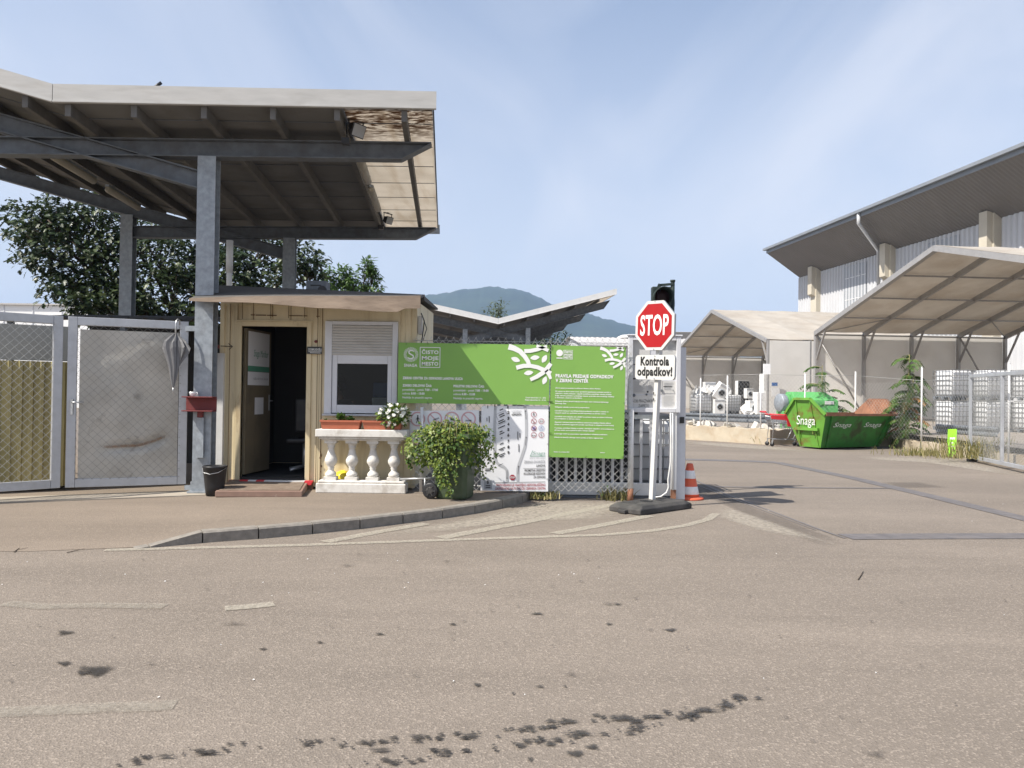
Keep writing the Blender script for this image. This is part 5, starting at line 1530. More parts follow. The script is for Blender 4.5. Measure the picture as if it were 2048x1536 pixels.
s.text(mb, 'ČISTO', 1128.5, 1144, 706, 3.6, 0, .05); s.text(mb, 'MOJE', 1128.5, 1144, 711.3, 3.6, 0, .05); s.text(mb, 'MESTO', 1128.5, 1143.6, 716.6, 3.6, 0, .05)
for a, b in (((1127, 700.3), (1145.3, 700.7)), ((1145.3, 700.7), (1145, 718.5)), ((1145, 718.5), (1126.6, 718)), ((1126.6, 718), (1127, 700.3))):
    s.stroke(mb, [a, b], .7)
branch(mb, lambda x, y: (1200.5 + (x - 1012) * .1385, 695 + (y - 134) * .1385), .1385)
f2 = lambda x, y: (1095 + x * .11722, 740 + y * .11722)
for t, x1, y, cap, bo in (('PRAVILA PREDAJE ODPADKOV', 1125, 128, 54, .045), ('V ZBIRNI CENTER', 698, 207, 54, .045)):
    a = f2(138, y); s.text(mb, t, a[0], f2(x1, 0)[0], a[1] - .4, cap * .11722, 0, bo)
for t, x1, y in (('Zbirni center je namenjen le občanom Mestne občine Maribor.', 910, 315), ('Ob vstopu na zbirni center mora uporabnik zaposlenemu pokazati potrdilo o', 1085, 372), ('vključitvi v sistem ravnanja z odpadki (položnico preteklega meseca podjetja', 1090, 408),
                 ('Snaga oziroma položnico preteklega meseca upravnika stanovanjskega objekta)', 1135, 444), ('in dokument, s katerim se identificira.', 595, 480), ('Odlaganje ločeno zbranih frakcij je dovoljeno samo znotraj predpisanega', 1040, 540), ('delovnega časa.', 325, 578),
                 ('Odlaganje odpadkov pred vrati je prepovedano.', 720, 640), ('Uporabnik mora pri razvrščanju frakcij upoštevati navodila in oznake na', 1040, 703), ('vstopnih mestih oz. upoštevati navodila zaposlenih na zbirnem centru.', 1000, 740), ('Uporabnik mora odpadke sam odložiti na ustrezno mesto po sistemu ločevanja,', 1110, 802), ('ki je predpisano na zbirnem centru.', 560, 838),
                 ('Zaposleni v zbirnem centru ima dolžnost nadzorovati pripeljane frakcije, njihova', 1080, 898), ('naloga je uporabniku zagotoviti navodila razvrščanja in odlaganja ločenih frakcij.', 1135, 936), ('V primeru, da ločena frakcija ne spada v kontejner odpadkov, ki je predpisan na', 1135, 998), ('zbirnem centru, mora uporabnik takšno frakcijo odpeljati.', 805, 1034),
                 ('Iz zbirnega centra je prepovedano nepooblaščeno odnašanje predmetov.', 1025, 1095), ('Gibanje na območju zbirnega centra poteka na lastno odgovornost.', 950, 1156)):
    a = f2(134 - (y - 300) * .022, y); s.text(mb, t, a[0], f2(x1, 0)[0], a[1], 2.35, 0, .03)
a = f2(108, 1405); s.text(mb, 'Maribor, 5. novembra 2018', a[0], f2(370, 0)[0], a[1], 2.2, 0, .02)
a = f2(900, 1416); s.text(mb, 'direktor', a[0], f2(980, 0)[0], a[1], 2.2, 0, .02)
mb.build('lettering', LETTER_W, b2)
ties([(1104, 691, -2, 6), (1250, 695, 2, 4), (1097, 803, 8, 0), (1247, 806, 5, 0), (1097, 866, 6, 0), (1245, 868, 5, 0), (1170, 917, 3, -5), (1097, 912, 5, 0), (1243, 914, 5, 0)], FY - .075, b2)
# white site map
b3 = panel('site_map', [(963, 812), (1097, 812), (1096, 983), (961, 981)], FY - .045, WHITE_BOARD, 'white site-map panel with numbered bays and red warning text below the wide green sign')
s = Sheet(FY - .045, slope=-.006)
mb = MB(); f3 = lambda x, y: (960 + x * .12367, 800 + y * .12367)
def st3(pts, wd, m): s.stroke(mb, [f3(*p) for p in pts], wd * .12367, m)
st3([(258, 100), (245, 160), (238, 400), (236, 900), (262, 1000), (310, 1050), (390, 1085), (430, 1130), (440, 1190), (440, 1320)], 44, 2)
st3([(725, 95), (745, 240), (750, 460), (748, 600), (725, 760), (680, 900), (630, 1040), (612, 1110), (608, 1310)], 44, 2)
s.layer = 1
for i, y in enumerate((137, 222, 318, 412, 500, 590, 688, 782, 872)):
    x0, yy = f3(443, y); s.text(mb, str(i + 1), x0, x0 + (2.2 if i == 0 else 4.0), yy, 5.4, 0, .05)
for x, y, l in ((345, 155, 60), (345, 232, 90), (358, 262, 90), (340, 332, 100), (355, 360, 120), (350, 435, 120), (340, 510, 50), (355, 540, 85), (348, 615, 28), (350, 705, 65), (352, 785, 110), (355, 805, 50), (350, 880, 120), (355, 910, 70)):
    st3([(x - l * .45, y + l * .20), (x + l * .45, y - l * .20)], 15, 0)
for pts in ([(255, 235), (410, 170), (440, 240)], [(255, 235), (290, 320), (300, 325)], [(250, 335), (290, 415), (430, 350)]):
    st3(pts, 5, 3)
for (x, y0, y1) in ((125, 85, 135), (112, 285, 345), (148, 262, 365), (135, 480, 590), (148, 500, 585), (138, 930, 985), (612, 510, 640), (645, 535, 610), (628, 715, 840)):
    st3([(x, y0), (x + 1, y1)], 12, 0)
st3([(80, 1115), (170, 1115)], 12, 0); st3([(80, 1140), (170, 1140)], 12, 0); st3([(120, 466), (205, 466)], 4, 3)
for (a, b) in (((437, 1140), (437, 1265)), ((738, 180), (745, 310)), ((745, 605), (738, 735)), ((625, 1075), (612, 1200)), ((240, 100), (243, 165))):
    st3([a, b], 6, 0); s.leaf(mb, *f3(*(b if a[1] == 1140 else a)), 3.2, 2.2, pi / 2, 0)
st3([(300, 1058), (370, 1028)], 7, 0)
for (x, y) in ((870, 235), (870, 345), (992, 345), (870, 458), (992, 458), (870, 567), (992, 567)):
    q = f3(x, y); s.ring(mb, q[0], q[1], 5.6, .9, 5 if (x, y) == (992, 458) else 1, 24)
s.walker(mb, *f3(870, 232), 7.2, 0)
st3([(838, 315), (902, 378)], 9, 1); st3([(870, 360), (870, 380)], 12, 0); st3([(838, 428), (902, 490)], 9, 1); st3([(846, 458), (894, 458)], 50, 4); st3([(838, 428), (902, 490)], 12, 1)
st3([(992, 430), (975, 480), (1010, 480), (992, 430)], 9, 5); st3([(845, 578), (865, 578)], 14, 0); st3([(877, 578), (897, 578)], 14, 0)
q = f3(968, 360); s.text(mb, '3,5', q[0], q[0] + 5.6, q[1], 3.4, 0, .02)
q = f3(978, 590); s.text(mb, '5', q[0], q[0] + 3.3, q[1], 5.4, 0, .0)
st3([(855, 818), (812, 908)], 8, 6); st3([(808, 908), (1055, 906)], 9, 6)
q = f3(850, 885); s.text(mb, 'Snaga', q[0], f3(1048, 0)[0], q[1], 6.4, 6, -.01, .3)
q = f3(800, 948); s.text(mb, 'skrb za naše okolje', q[0], f3(1050, 0)[0], q[1], 2.4, 3, 0)
for t, x0, y, x1, cap, m in (('ZBIRNO DVORIŠČE', 712, 1022, 1052, 40, 3), ('LAHOVA', 912, 1082, 1056, 38, 0), ('PROMETNA UREDITEV', 722, 1158, 1058, 36, 0), ('IN LOKACIJE KESONOV', 708, 1212, 1058, 36, 0), ('ZA ODPADKE', 866, 1266, 1058, 36, 0), ('PREPOVEDANO JE VSAKRŠNO NEPOOBLAŠČENO', 262, 1396, 1058, 38, 1), ('ZADRŽEVANJE NA PODROČJU ZBIRNEGA CENTRA', 245, 1452, 1060, 38, 1)):
    q = f3(x0, y); s.text(mb, t, q[0], f3(x1, 0)[0], q[1], cap * .12367, m, .02)
st3([(700, 1107), (1055, 1103)], 5, 0); st3([(245, 1337), (1055, 1324)], 7, 0)
q = f3(512, 190); s.text(mb, 'LOČENO', q[0], f3(670, 0)[0], q[1], 2.6, 3, 0); q = f3(530, 217); s.text(mb, 'zbiranje', q[0], f3(655, 0)[0], q[1], 2.6, 0, 0); q = f3(510, 250); s.text(mb, 'ODPADKOV', q[0], f3(672, 0)[0], q[1], 3, 0, .05)
q = f3(525, 1253); s.poly(mb, [(q[0] + 6 * cos(pi / 8 + i * pi / 4), q[1] + 6 * sin(pi / 8 + i * pi / 4)) for i in range(8)], 1)
s.layer = 2; s.text(mb, 'STOP', q[0] - 4.6, q[0] + 4.6, q[1] + 1.8, 3.6, 7, .03); s.layer = 1
s.poly(mb, [f3(70, 1292), f3(192, 1290), f3(192, 1440), f3(70, 1445)], 2); s.layer = 2
q = f3(110, 1355); s.text(mb, '0', q[0], q[0] + 4, q[1], 5.5, 0, .05); st3([(92, 1385), (168, 1385)], 14, 0); st3([(92, 1415), (168, 1415)], 14, 0)
VIOLET = mat('faded violet print', (.35, .28, .5), .5, .02); BLUEP = mat('faded blue print', (.22, .3, .5), .5, .02)
mb.build('map_print', [LETTER_K, LETTER_R, ROADGREY, LETTER_G, VIOLET, BLUEP, LETTER_GR, LETTER_W], b3)
ties([(1096, 818, 3, 0), (1094, 888, 3, 0), (1093, 958, 3, 0), (962, 818, -2, 0), (963, 958, 2, 0)], FY - .045, b3)
# white prohibition panel, mostly behind the ivy
b4 = panel('prohibition_sign', [(820, 822), (958, 820), (958, 915), (818, 917)], FY - .035, WHITE_BOARD, 'white panel with four faded red ban rings behind the ivy')
s = Sheet(FY - .035); mb = MB()
for i, x in enumerate((835.5, 869.5, 903.5, 937)):
    s.ring(mb, x, 838, 14.8, 2.6, 1, 32); s.ring(mb, x, 875, 14.8, 2.6, 1, 32)
    if i: s.stroke(mb, [(x - 9, 829), (x + 9, 847)], 2.0, 1)
s.walker(mb, 835.5, 838.5, 16, 0)
s.stroke(mb, [(866, 840), (878, 836)], 3, 2); s.disc(mb, 903, 838, 3.4, 2); s.stroke(mb, [(931, 841), (943, 841)], 3, 2)
mb.build('ban_print', [LETTER_K, PINK, LETTER_G], b4)

# sliding gate parked behind the fence
GY = 11.72
root = thing('sliding_gate', (1.2, GY, 0), 'grey sliding gate of upright bars parked behind the mesh fence', 'gate')
x0, x1 = W(985, 980, GY).x, W(1352, 980, GY).x
zb0, zb1 = W(1180, 990, GY).z, W(1180, 965, GY).z
mb = MB(); mb.box(x0, x1, GY, GY + .09, zb0, zb1); mb.build('bottom_beam', WHITE, root, .006)
mb = MB(); mb.box(x0, x1, GY + .02, GY + .07, 1.16, 1.22); mb.build('top_beam', GREY_STEEL, root)
px = 1000
while px < 1345:
    x = W(px, 940, GY).x; mb = MB(); mb.box(x, x + .038, GY + .025, GY + .065, zb1 + .001, 1.159); mb.build('bar', PALEFRAME, root); px += 18.6 if px < 1260 else 19.5
mb = MB(); q = W(1345, 998, GY); mb.box(x0, x1 + .1, GY - .03, GY + .12, .0, .03); mb.build('guide_rail', BEAM, root)
q0, q1 = W(1097, 950, 12.6), W(1256, 950, 12.6)
root = thing('added_dark_box', ((q0.x + q1.x) / 2, 12.6, 0), 'near-black box added behind the bars of the sliding gate to darken the gaps', 'container')  # added box for an unidentified dark background, keeps the gaps between bars black
mb = MB(); mb.hexa([(q0.x + .05, 12.3, .12), (q1.x - .05, 12.3, .12), (q1.x - .05, 13.1, .12), (q0.x + .05, 13.1, .12), (q0.x - .05, 12.2, 1.2), (q1.x + .05, 12.2, 1.2), (q1.x + .05, 13.2, 1.2), (q0.x - .05, 13.2, 1.2)]); mb.build('body', BLACK, root, .02)
mb = MB(); mb.box(q0.x - .08, q1.x + .08, 12.16, 13.24, 1.201, 1.25); mb.build('lid', BLACK, root, .01)
mb = MB(); mb.box(q0.x + .1, q1.x - .1, 12.45, 12.95, 0, .119); mb.build('foot', BLACK, root)
# notice board
NY = 11.42
root = thing('notice_board', W(1307, 830, NY), 'grey framed notice board with papers and magnets behind the stop sign', 'notice board')
q = [W(1257, 672, NY), W(1361, 676, NY), W(1360, 827, NY), W(1256, 824, NY)]
x0, x1, z0, z1 = q[0].x, q[1].x, q[3].z, q[0].z
mb = MB(); fw = .062
mb.box(x0, x0 + fw, NY - .05, NY + .06, z0, z1); mb.box(x1 - fw, x1, NY - .05, NY + .06, z0, z1); mb.box(x0 + fw + .001, x1 - fw - .001, NY - .05, NY + .06, z1 - fw, z1); mb.box(x0 + fw + .001, x1 - fw - .001, NY - .05, NY + .06, z0, z0 + fw)
mb.box(x0 - .02, x1 + .02, NY - .065, NY + .07, z1 + .001, z1 + .022)
mb.build('frame', PALEFRAME, root, .006)
mb = MB(); mb.box(x0 + fw, x1 - fw, NY + .01, NY + .03, z0 + fw, z1 - fw); mb.build('backing', mat('board backing', (.60, .61, .65), .6, .05, 3), root)
s = Sheet(NY + .01, .003, 0)
mb = MB()
for i, (a, b, c, d) in enumerate(((1266, 760, 1294, 788), (1295, 760, 1324, 788), (1325, 762, 1352, 787), (1324, 788, 1354, 818), (1264, 790, 1308, 817), (1266, 684, 1300, 758), (1316, 690, 1354, 758), (1330, 685, 1352, 706))):
    s.layer = i % 3; s.poly(mb, [(a, b), (c, b + .5), (c - .3, d), (a + .3, d - .3)], 0)
s.layer = 4
for (x0_, x1_, y0_, y1_) in ((1268, 1290, 764, 786), (1297, 1312, 764, 780), (1328, 1350, 766, 780), (1327, 1351, 792, 814), (1336, 1350, 690, 702)):
    y = y0_
    while y < y1_:
        s.stroke(mb, [(x0_, y), (x0_ + (x1_ - x0_) * R.uniform(.6, 1), y)], .7, 1); y += 2.2
s.stroke(mb, [(1327, 773), (1344, 773.4)], 1.4, 2); s.stroke(mb, [(1267, 729), (1274, 729)], 1.6, 2); s.stroke(mb, [(1266, 757.5), (1271, 757.5)], 3, 2); s.stroke(mb, [(1294, 784), (1297, 783)], 3, 2)
s.text(mb, '-OB PRAZNIKIH', 1266, 1307, 805, 6.2, 2, -.012); s.text(mb, 'ZAPRTO', 1277, 1298, 814.5, 6, 2, -.012)
mb.build('notice_paper', [SIGN_WHITE, LETTER_G, LETTER_K], root)
for (x, y, r) in ((1268, 790.5, 3.2), (1293, 789, 2), (1323.5, 781, 2.6), (1353.5, 700, 2.2), (1346, 780, 1)):
    mb = MB(); q = W(x, y, NY + .0); mb.lathe([(r * .0071, 0), (r * .0071, .008), (r * .006, .012)], q, 14, ax=(0, -1, 0)); mb.build('magnet', BEAM, root)
mb = MB(); a = W(1338, 1000, NY); 
xp0, xp1 = W(1343, 900, NY).x, W(1352, 900, NY).x
mb.box(xp0, xp1, NY - .03, NY + .03, .17, z0 - .001, 0); mb.box(xp0, xp1, NY - .03, NY + .03, -.01, .169, 1)
mb.build('front_post', [WHITE, RUST], root)
mb = MB(); xq0, xq1 = W(1353.5, 900, NY).x, W(1368, 900, NY).x
mb.box(xq0, xq1 + .03, NY + .05, NY + .5, .02, 2.20); o = mb.build('gate_pillar', PALEFRAME, None, .006); tag(o, 'grey sheet-metal gate pillar behind the right edge of the notice board', 'pillar')
mb = MB(); q = W(1361, 838, NY + .04); mb.box(q.x - .01, q.x + .05, NY + .02, NY + .045, q.z - .06, q.z + .03); mb.build('latch', BLACK, o)
mb = MB(); a = [W(x, y, NY - .05) for x, y in ((1341, 826), (1341.5, 880), (1341, 925), (1336, 960), (1337, 975), (1333, 985), (1322, 993), (1308, 995))]
mb.tube(a, .011, 8); mb.tube([W(1345, 826, NY - .04), W(1346, 980, NY - .04)], .012, 8)
tag(mb.build('conduit', WHITE), 'white bent cable conduit running down beside the notice board post', 'conduit')

# ================================================================== STOP SIGN
SY = 10.75
foot = W(1304, 1003, SY); topp = W(1319, 690, SY)
ya = radians(50)
ex = V((cos(ya), -sin(ya), 0)); nn = V((-sin(ya), -cos(ya), 0))      # across the plate / out of the plate
root = thing('stop_sign', V((foot.x, foot.y, 0)), 'red octagonal STOP sign with white plate reading Kontrola odpadkov on a leaning post', 'sign')
lean = (topp - foot).normalized()
head = W(1315, 651.5, SY)
upv = (lean - nn * lean.dot(nn)).normalized(); exx = upv.cross(nn) * 1
if exx.dot(ex) < 0: exx = -exx
mb = MB(); mb.bar(foot - lean * .02, topp + lean * .30, .065, .065, nn); mb.build('pole', SIGN_WHITE, root, .004)
mb = MB()
for (px, py) in ((1306, 786), (1306, 798)):
    p = W(px + 5, py, SY) + nn * .036; mb.lathe([(.011, 0), (.011, .006)], p, 10, ax=nn); mb.bar(p + nn * .003, p + nn * .003 - upv * .03, .006, .004, nn)
mb.build('bolt', BLACK, root)
R8 = .662 / 2 / cos(pi / 8)
hc = head + nn * .045
def octa(r, o):
    return [hc + nn * o + exx * (r * cos(pi / 8 + i * pi / 4)) + upv * (r * sin(pi / 8 + i * pi / 4)) for i in range(8)]
mb = MB(); mb.prism(octa(R8, .018), -nn, .018, 0)
mb.add(octa(R8 * .88, .0205), [tuple(range(8))], 1)
ALUB = mat('sign back aluminium', (.33, .35, .37), .5, .05, 4, metal=.3)
mb.v and None
plate = mb.build('octagon_plate', [SIGN_WHITE, STOP_RED], root, .0)
mb = MB(); text(mb, 'STOP', hc + nn * .023 - exx * .243 - upv * .124, exx, upv, .486, .26, 0, .02)
vs2 = MB(); mb.build('lettering', LETTER_W, plate)
mb = MB(); mb.prism(octa(R8 * .995, -.001), -nn, .02, 0); mb.build('edge_profile', ALUB, plate)
pc = W(1315, 735, SY) + nn * .045
hw, hh, rr = .338, .165, .05
pl = []
for (sx, sy, a0) in ((1, 1, 0), (-1, 1, pi / 2), (-1, -1, pi), (1, -1, 3 * pi / 2)):
    for k in range(5):
        a = a0 + pi / 2 * k / 4
        pl.append(pc + exx * (sx * (hw - rr) + rr * cos(a)) + upv * (sy * (hh - rr) + rr * sin(a)))
mb = MB(); mb.prism([p + nn * .016 for p in pl], -nn, .016); sp = mb.build('text_plate', SIGN_WHITE, root)
mb = MB(); text(mb, 'Kontrola', pc + nn * .020 - exx * .245 + upv * .030, exx, upv, .49, .108, 0, .04); text(mb, 'odpadkov!', pc + nn * .020 - exx * .298 - upv * .108, exx, upv, .60, .108, 0, .04); mb.build('lettering', LETTER_K, sp)
mb = MB(); mb.prism([p - nn * .001 for p in pl], -nn, .016); mb.build('edge_profile', ALUB, sp)
mb = MB()
for c in (hc + upv * .318 + nn * .019, hc - upv * .318 + nn * .019, pc + upv * .15 + nn * .017, pc - upv * .15 + nn * .017):
    mb.lathe([(.009, 0), (.009, .004)], c, 10, ax=nn)
mb.build('screw', ALUB, root)
# rubber base block
A_, B_, C_ = G(1281, 1032), G(1384, 1017), G(1229, 1019)
e1 = (B_ - A_); e2 = (C_ - A_)
n2 = V((-e1.y, e1.x, 0)).normalized() * .52
root = thing('sign_base', (A_ + B_) / 2 + n2 / 2, 'weathered dark rubber foot block carrying the stop sign', 'sign base')
mb = MB(); c = A_ + e1 / 2 + n2 / 2; d1 = e1 / 2; d2 = n2 / 2
def ring_(k, z): return [c - d1 * k - d2 * k + V((0, 0, z)), c + d1 * k - d2 * k + V((0, 0, z)), c + d1 * k + d2 * k + V((0, 0, z)), c - d1 * k + d2 * k + V((0, 0, z))]
v0, v1, v2 = ring_(1, .005), ring_(1.0, .07), ring_(.82, .115)
mb.add(v0 + v1 + v2, [(3, 2, 1, 0)] + [(i, (i + 1) % 4, 4 + (i + 1) % 4, 4 + i) for i in range(4)] + [(4 + i, 4 + (i + 1) % 4, 8 + (i + 1) % 4, 8 + i) for i in range(4)] + [(8, 9, 10, 11)])
mb.build('block', RUBBER, root, .012)
mb = MB(); dn1, dn2 = d1.normalized(), d2.normalized()
mb.obox(c + d1 * .35 + V((0, 0, .112)), dn1 * .05, dn2 * .035, V((0, 0, .006))); mb.obox(c - d1 * .6 + V((0, 0, .112)), dn1 * .015, dn2 * .015, V((0, 0, .006))); mb.obox(c - d1 * .12 + d2 * .1 + V((0, 0, .115)), dn1 * .06, dn2 * .06, V((0, 0, .008))); mb.build('socket', BLACK, root)
mb = MB()
for sgn in (-1, 1):
    mb.obox(c + d1 * (sgn * 1.03) + V((0, 0, .03)), dn1 * .05, dn2 * .06, V((0, 0, .024)))
mb.build('grip_lug', RUBBER, root, .01)
# traffic cone
cc = G(1379, 998)
root = thing('traffic_cone', cc, 'orange and white banded traffic cone beside the gate pillar', 'cone')
mb = MB(); mb.lathe([(.20, 0), (.205, .012), (.195, .03), (.15, .038), (.145, .045)], cc, 32); mb.build('base', ORANGE, root)
mb = MB(); H = .52
def cr(t): return .142 - .098 * t
prof = [(cr(.0), .04, 0)]
for t, m in ((.08, 0), (.085, 1), (.31, 1), (.315, 0), (.55, 0), (.555, 1), (.79, 1), (.795, 0), (.985, 0)):
    prof.append((cr(t) + (.0015 if m else 0), .04 + (H - .04) * t, m))
prof += [(.038, H, 0), (.026, H, 0)]
mb.lathe(prof, cc, 32); mb.build('body', [ORANGE, CONEW], root)
# traffic light behind the sign
TY = 12.3
q = W(1324, 590, TY); pp = W(1346, 590, TY)
root = thing('traffic_light', V((pp.x, TY, 0)), 'dark green traffic signal with a black hood rising behind the stop sign', 'traffic light')
zt_ = W(1324, 573, TY).z
mb = MB(); mb.box(q.x - .15, q.x + .14, TY, TY + .14, zt_ - .66, zt_); mb.build('housing', SIGNALG, root, .015)
for k in range(2):
    zc_ = zt_ - .17 - .32 * k
    cc2 = V((q.x - .005, TY - .0, zc_))
    mb = MB(); mb.lathe([(.12, 0), (.12, .012), (.05, .02)], cc2, 24, ax=(0, -1, 0)); mb.build('lens', mat('dark red lens', (.02, .004, .004), .6, .05) if k == 0 else mat('dark green lens', (.005, .015, .012), .6, .05), root)
    mb = MB(); n_ = 22; vs = []
    for i in range(n_ + 1):
        a = -pi * .30 + (pi * 1.6) * i / n_
        vs += [cc2 + V((.142 * cos(a), 0, .142 * sin(a))), cc2 + V((.142 * cos(a), -.24 * (.45 + .55 * max(0, sin(a) * .5 + .5)), .142 * sin(a))), cc2 + V((.134 * cos(a), 0, .134 * sin(a))), cc2 + V((.134 * cos(a), -.24 * (.45 + .55 * max(0, sin(a) * .5 + .5)), .134 * sin(a)))]
    fs = []
    for i in range(n_):
        a = 4 * i; fs += [(a, a + 1, a + 5, a + 4), (a + 2, a + 6, a + 7, a + 3), (a + 1, a + 3, a + 7, a + 5)]
    mb.add(vs, fs, 0, True); mb.build('hood', SIGNALG, root)
mb = MB(); zp = W(1346, 561, TY).z; mb.tube([(pp.x + .01, TY + .08, 0), (pp.x + .01, TY + .08, zp)], .032, 12); mb.tube([(pp.x + .01, TY + .08, zp - .01), (pp.x + .01, TY + .08, zp + .02)], .04, 12); mb.build('pole', SIGNALG, root)
mb = MB(); mb.bar((q.x - .02, TY + .07, zt_ + .03), (pp.x + .02, TY + .07, zt_ + .05), .05, .035); mb.bar((q.x - .04, TY + .07, zt_ + .0), (q.x - .02, TY + .07, zt_ + .045), .05, .05); mb.bar((q.x + .14, TY + .08, zt_ - .25), (pp.x + .04, TY + .08, zt_ - .25), .05, .1); mb.build('bracket', SIGNALG, root)
# ================================================================== IBC TANKS (one prototype, copied)
def make_ibc():
    root = thing('liquid_tank', (0, 0, 0), 'caged tank', 'tank')
    mb = MB(); h0, h1 = .16, 1.12; a, b = .47, .47
    lv = [(h0, .9), (h0 + .05, 1), (h1 - .10, 1), (h1 - .03, .95), (h1, .82)]
    vs = []
    for z, k in lv:
        A_, B_ = a * k, b * k; r = .12
        cs = []
        for (sx, sy, a0) in ((1, 1, 0), (-1, 1, pi / 2), (-1, -1, pi), (1, -1, 3 * pi / 2)):
            for q in range(4):
                t = a0 + pi / 2 * q / 3; cs.append((sx * (A_ - r) + r * cos(t), sy * (B_ - r) + r * sin(t)))
        vs += [(x, y, z) for x, y in cs]
    fs = [(i * 16 + k, i * 16 + (k + 1) % 16, (i + 1) * 16 + (k + 1) % 16, (i + 1) * 16 + k) for i in range(len(lv) - 1) for k in range(16)]
    fs += [tuple(range(15, -1, -1)), tuple(range(64, 80))]
    mb.add(vs, fs, 0, True); mb.build('tank', TANK, root)
    mb = MB(); mb.lathe([(.09, 1.12), (.09, 1.15), (.08, 1.155)], (0, 0, 0), 16); mb.build('lid', BLACK, root)
    mb = MB(); g = .495
    for k in range(6):
        z = .18 + k * .185
        for (p, q) in (((-g, -g), (g, -g)), ((g, -g), (g, g)), ((g, g), (-g, g)), ((-g, g), (-g, -g))):
            mb.bar((p[0], p[1], z), (q[0], q[1], z), .020, .020)
    for k in range(7):
        t = -g + 2 * g * k / 6
        for (x, y) in ((t, -g), (t, g), (-g, t), (g, t)):
            mb.bar((x, y, .14), (x, y, 1.12), .018, .018, (1, 0, 0))
    for t in (-.2, .2):
        mb.bar((t, -g, 1.125), (t, g, 1.125), .03, .015)
    mb.build('cage', CAGEW, root)
    mb = MB()
    for y in (-.43, 0, .43):
        for x in (-.43, 0, .43):
            mb.box(x - .07, x + .07, y - .06, y + .06, .0, .09)
    mb.box(-.5, .5, -.5, .5, .092, .135)
    mb.build('pallet', BEAM, root)
    return root
ibc = make_ibc(); first = [True]
def place_ibc(x, y, z, rz, label, group, sc=1.0):
    o = ibc if first[0] else copy_tree(ibc)
    first[0] = False
    o.location = (x, y, z); o.rotation_euler = (0, 0, rz); o.scale = (sc,) * 3
    o['label'] = label; o['group'] = group
    return o
x0 = (1914 - 1024) / FPX * 27.3
nm = ['leftmost', 'second from the left', 'third from the left', 'rightmost']
for i in range(4):
    for j in range(2):
        y = 27.5 - i * .55; x = x0 + i * .90 - i * .30 * .0
        place_ibc(x + i * .06, y, YZ + j * 1.05, .18 - .12 * (i % 2) + .03 * j, 'caged white tank, %s in the %s row behind the right mesh gate' % (nm[i], ('bottom', 'top')[j]), 'stacked caged tanks behind the right gate', .90)
place_ibc(2.15, 12.75, .02, .03, 'greyish caged tank on the ground behind the bars under the notice board', 'caged tanks near the entrance', 1.0)
ip = W(1402, 826, 49.5)
place_ibc(ip.x, 49.5, YZ, .1, 'caged white tank heaped with white scrap, left inside the farther tent', 'caged tanks in the farther tent', 1.1)
ip = W(1468, 828, 50.5)
place_ibc(ip.x - .2, 50.5, YZ, .1, 'caged white tank in the middle of the farther tent', 'caged tanks in the farther tent', 1.05)

# ================================================================== WHITE GOODS in the farther tent
def washer(x, y, z, label, rx=0, ry=0, rz=0, s=1.0):
    root = thing('washing_machine', (0, 0, 0), label, 'appliance', 'scrapped white goods in the farther tent')
    mb = MB(); mb.box(-.3, .3, -.3, .3, .02, .85); mb.build('body', WHITE, root, .01)
    mb = MB(); mb.lathe([(.19, 0), (.19, .02), (.15, .03)], (0, -.3, .42), 24, ax=(0, -1, 0)); mb.build('door', GREY_STEEL, root)
    mb = MB(); mb.lathe([(.145, .03), (.10, .045)], (0, -.3, .42), 20, ax=(0, -1, 0)); mb.build('porthole', BLACK, root)
    mb = MB(); mb.box(-.29, .29, -.312, -.301, .72, .83); mb.build('control_panel', ALU, root)
    root.location = (x, y, z); root.rotation_euler = (rx, ry, rz); root.scale = (s,) * 3
def fridge(x, y, z, w_, h_, label, rz=0, dark=False, ry=0):
    root = thing('fridge', (0, 0, 0), label, 'appliance', 'scrapped white goods in the farther tent')
    mb = MB(); mb.box(-w_ / 2, w_ / 2, -.27, .3, .03, h_); mb.build('body', WHITE, root, .012)
    mb = MB(); mb.box(-w_ / 2 + .005, w_ / 2 - .005, -.325, -.275, .05, h_ * .62); mb.box(-w_ / 2 + .005, w_ / 2 - .005, -.325, -.275, h_ * .63, h_ - .01); mb.build('door', BLACK if dark else WHITE, root, .012)
    mb = MB(); mb.box(w_ / 2 - .08, w_ / 2 - .05, -.35, -.326, h_ * .4, h_ * .6); mb.build('handle', ALU, root)
    root.location = (x, y, z); root.rotation_euler = (0, ry, rz)
def tp(px, Y): return W(px, 826, Y).x
washer(tp(1436, 49), 49, YZ, 'washing machine with a dark porthole standing on the floor of the farther tent', 0, 0, .1, 1.05)
washer(tp(1432, 49), 49.1, YZ + .97, 'white machine tipped on its side on top of another machine in the farther tent', .25, .55, .1, 1.15)
washer(tp(1504, 48), 48, YZ, 'white machine with a black opening near the right post of the farther tent', 0, 0, .2, 1.0)
washer(tp(1418, 51.5), 51.5, YZ + 1.0, 'white box-shaped machine stacked behind the tipped one in the farther tent', 0, 0, 0, 1.15)
washer(tp(1446, 51.8), 51.8, YZ + .95, 'white box-shaped machine stacked right of the tipped one in the farther tent', 0, 0, .05, 1.0)
washer(tp(1497, 50), 50, YZ + .95, 'small white machine on top in the middle of the farther tent', 0, 0, .15, .75)
fridge(tp(1484, 52), 52, YZ, .75, 2.1, 'tall fridge with a dark door in the middle of the farther tent', .05, True)
fridge(tp(1532, 47.8), 47.8, YZ, .62, 2.45, 'tall white fridge next to the right post of the farther tent', .1)
fridge(tp(1519, 47.6), 47.6, YZ, .60, 1.35, 'short white fridge beside the right post of the farther tent', .15)
fridge(tp(1457, 50.2), 51.0, YZ, .62, 1.5, 'white fridge left of the dark-doored one in the farther tent', 0)
rg = random.Random(5); mb = MB()
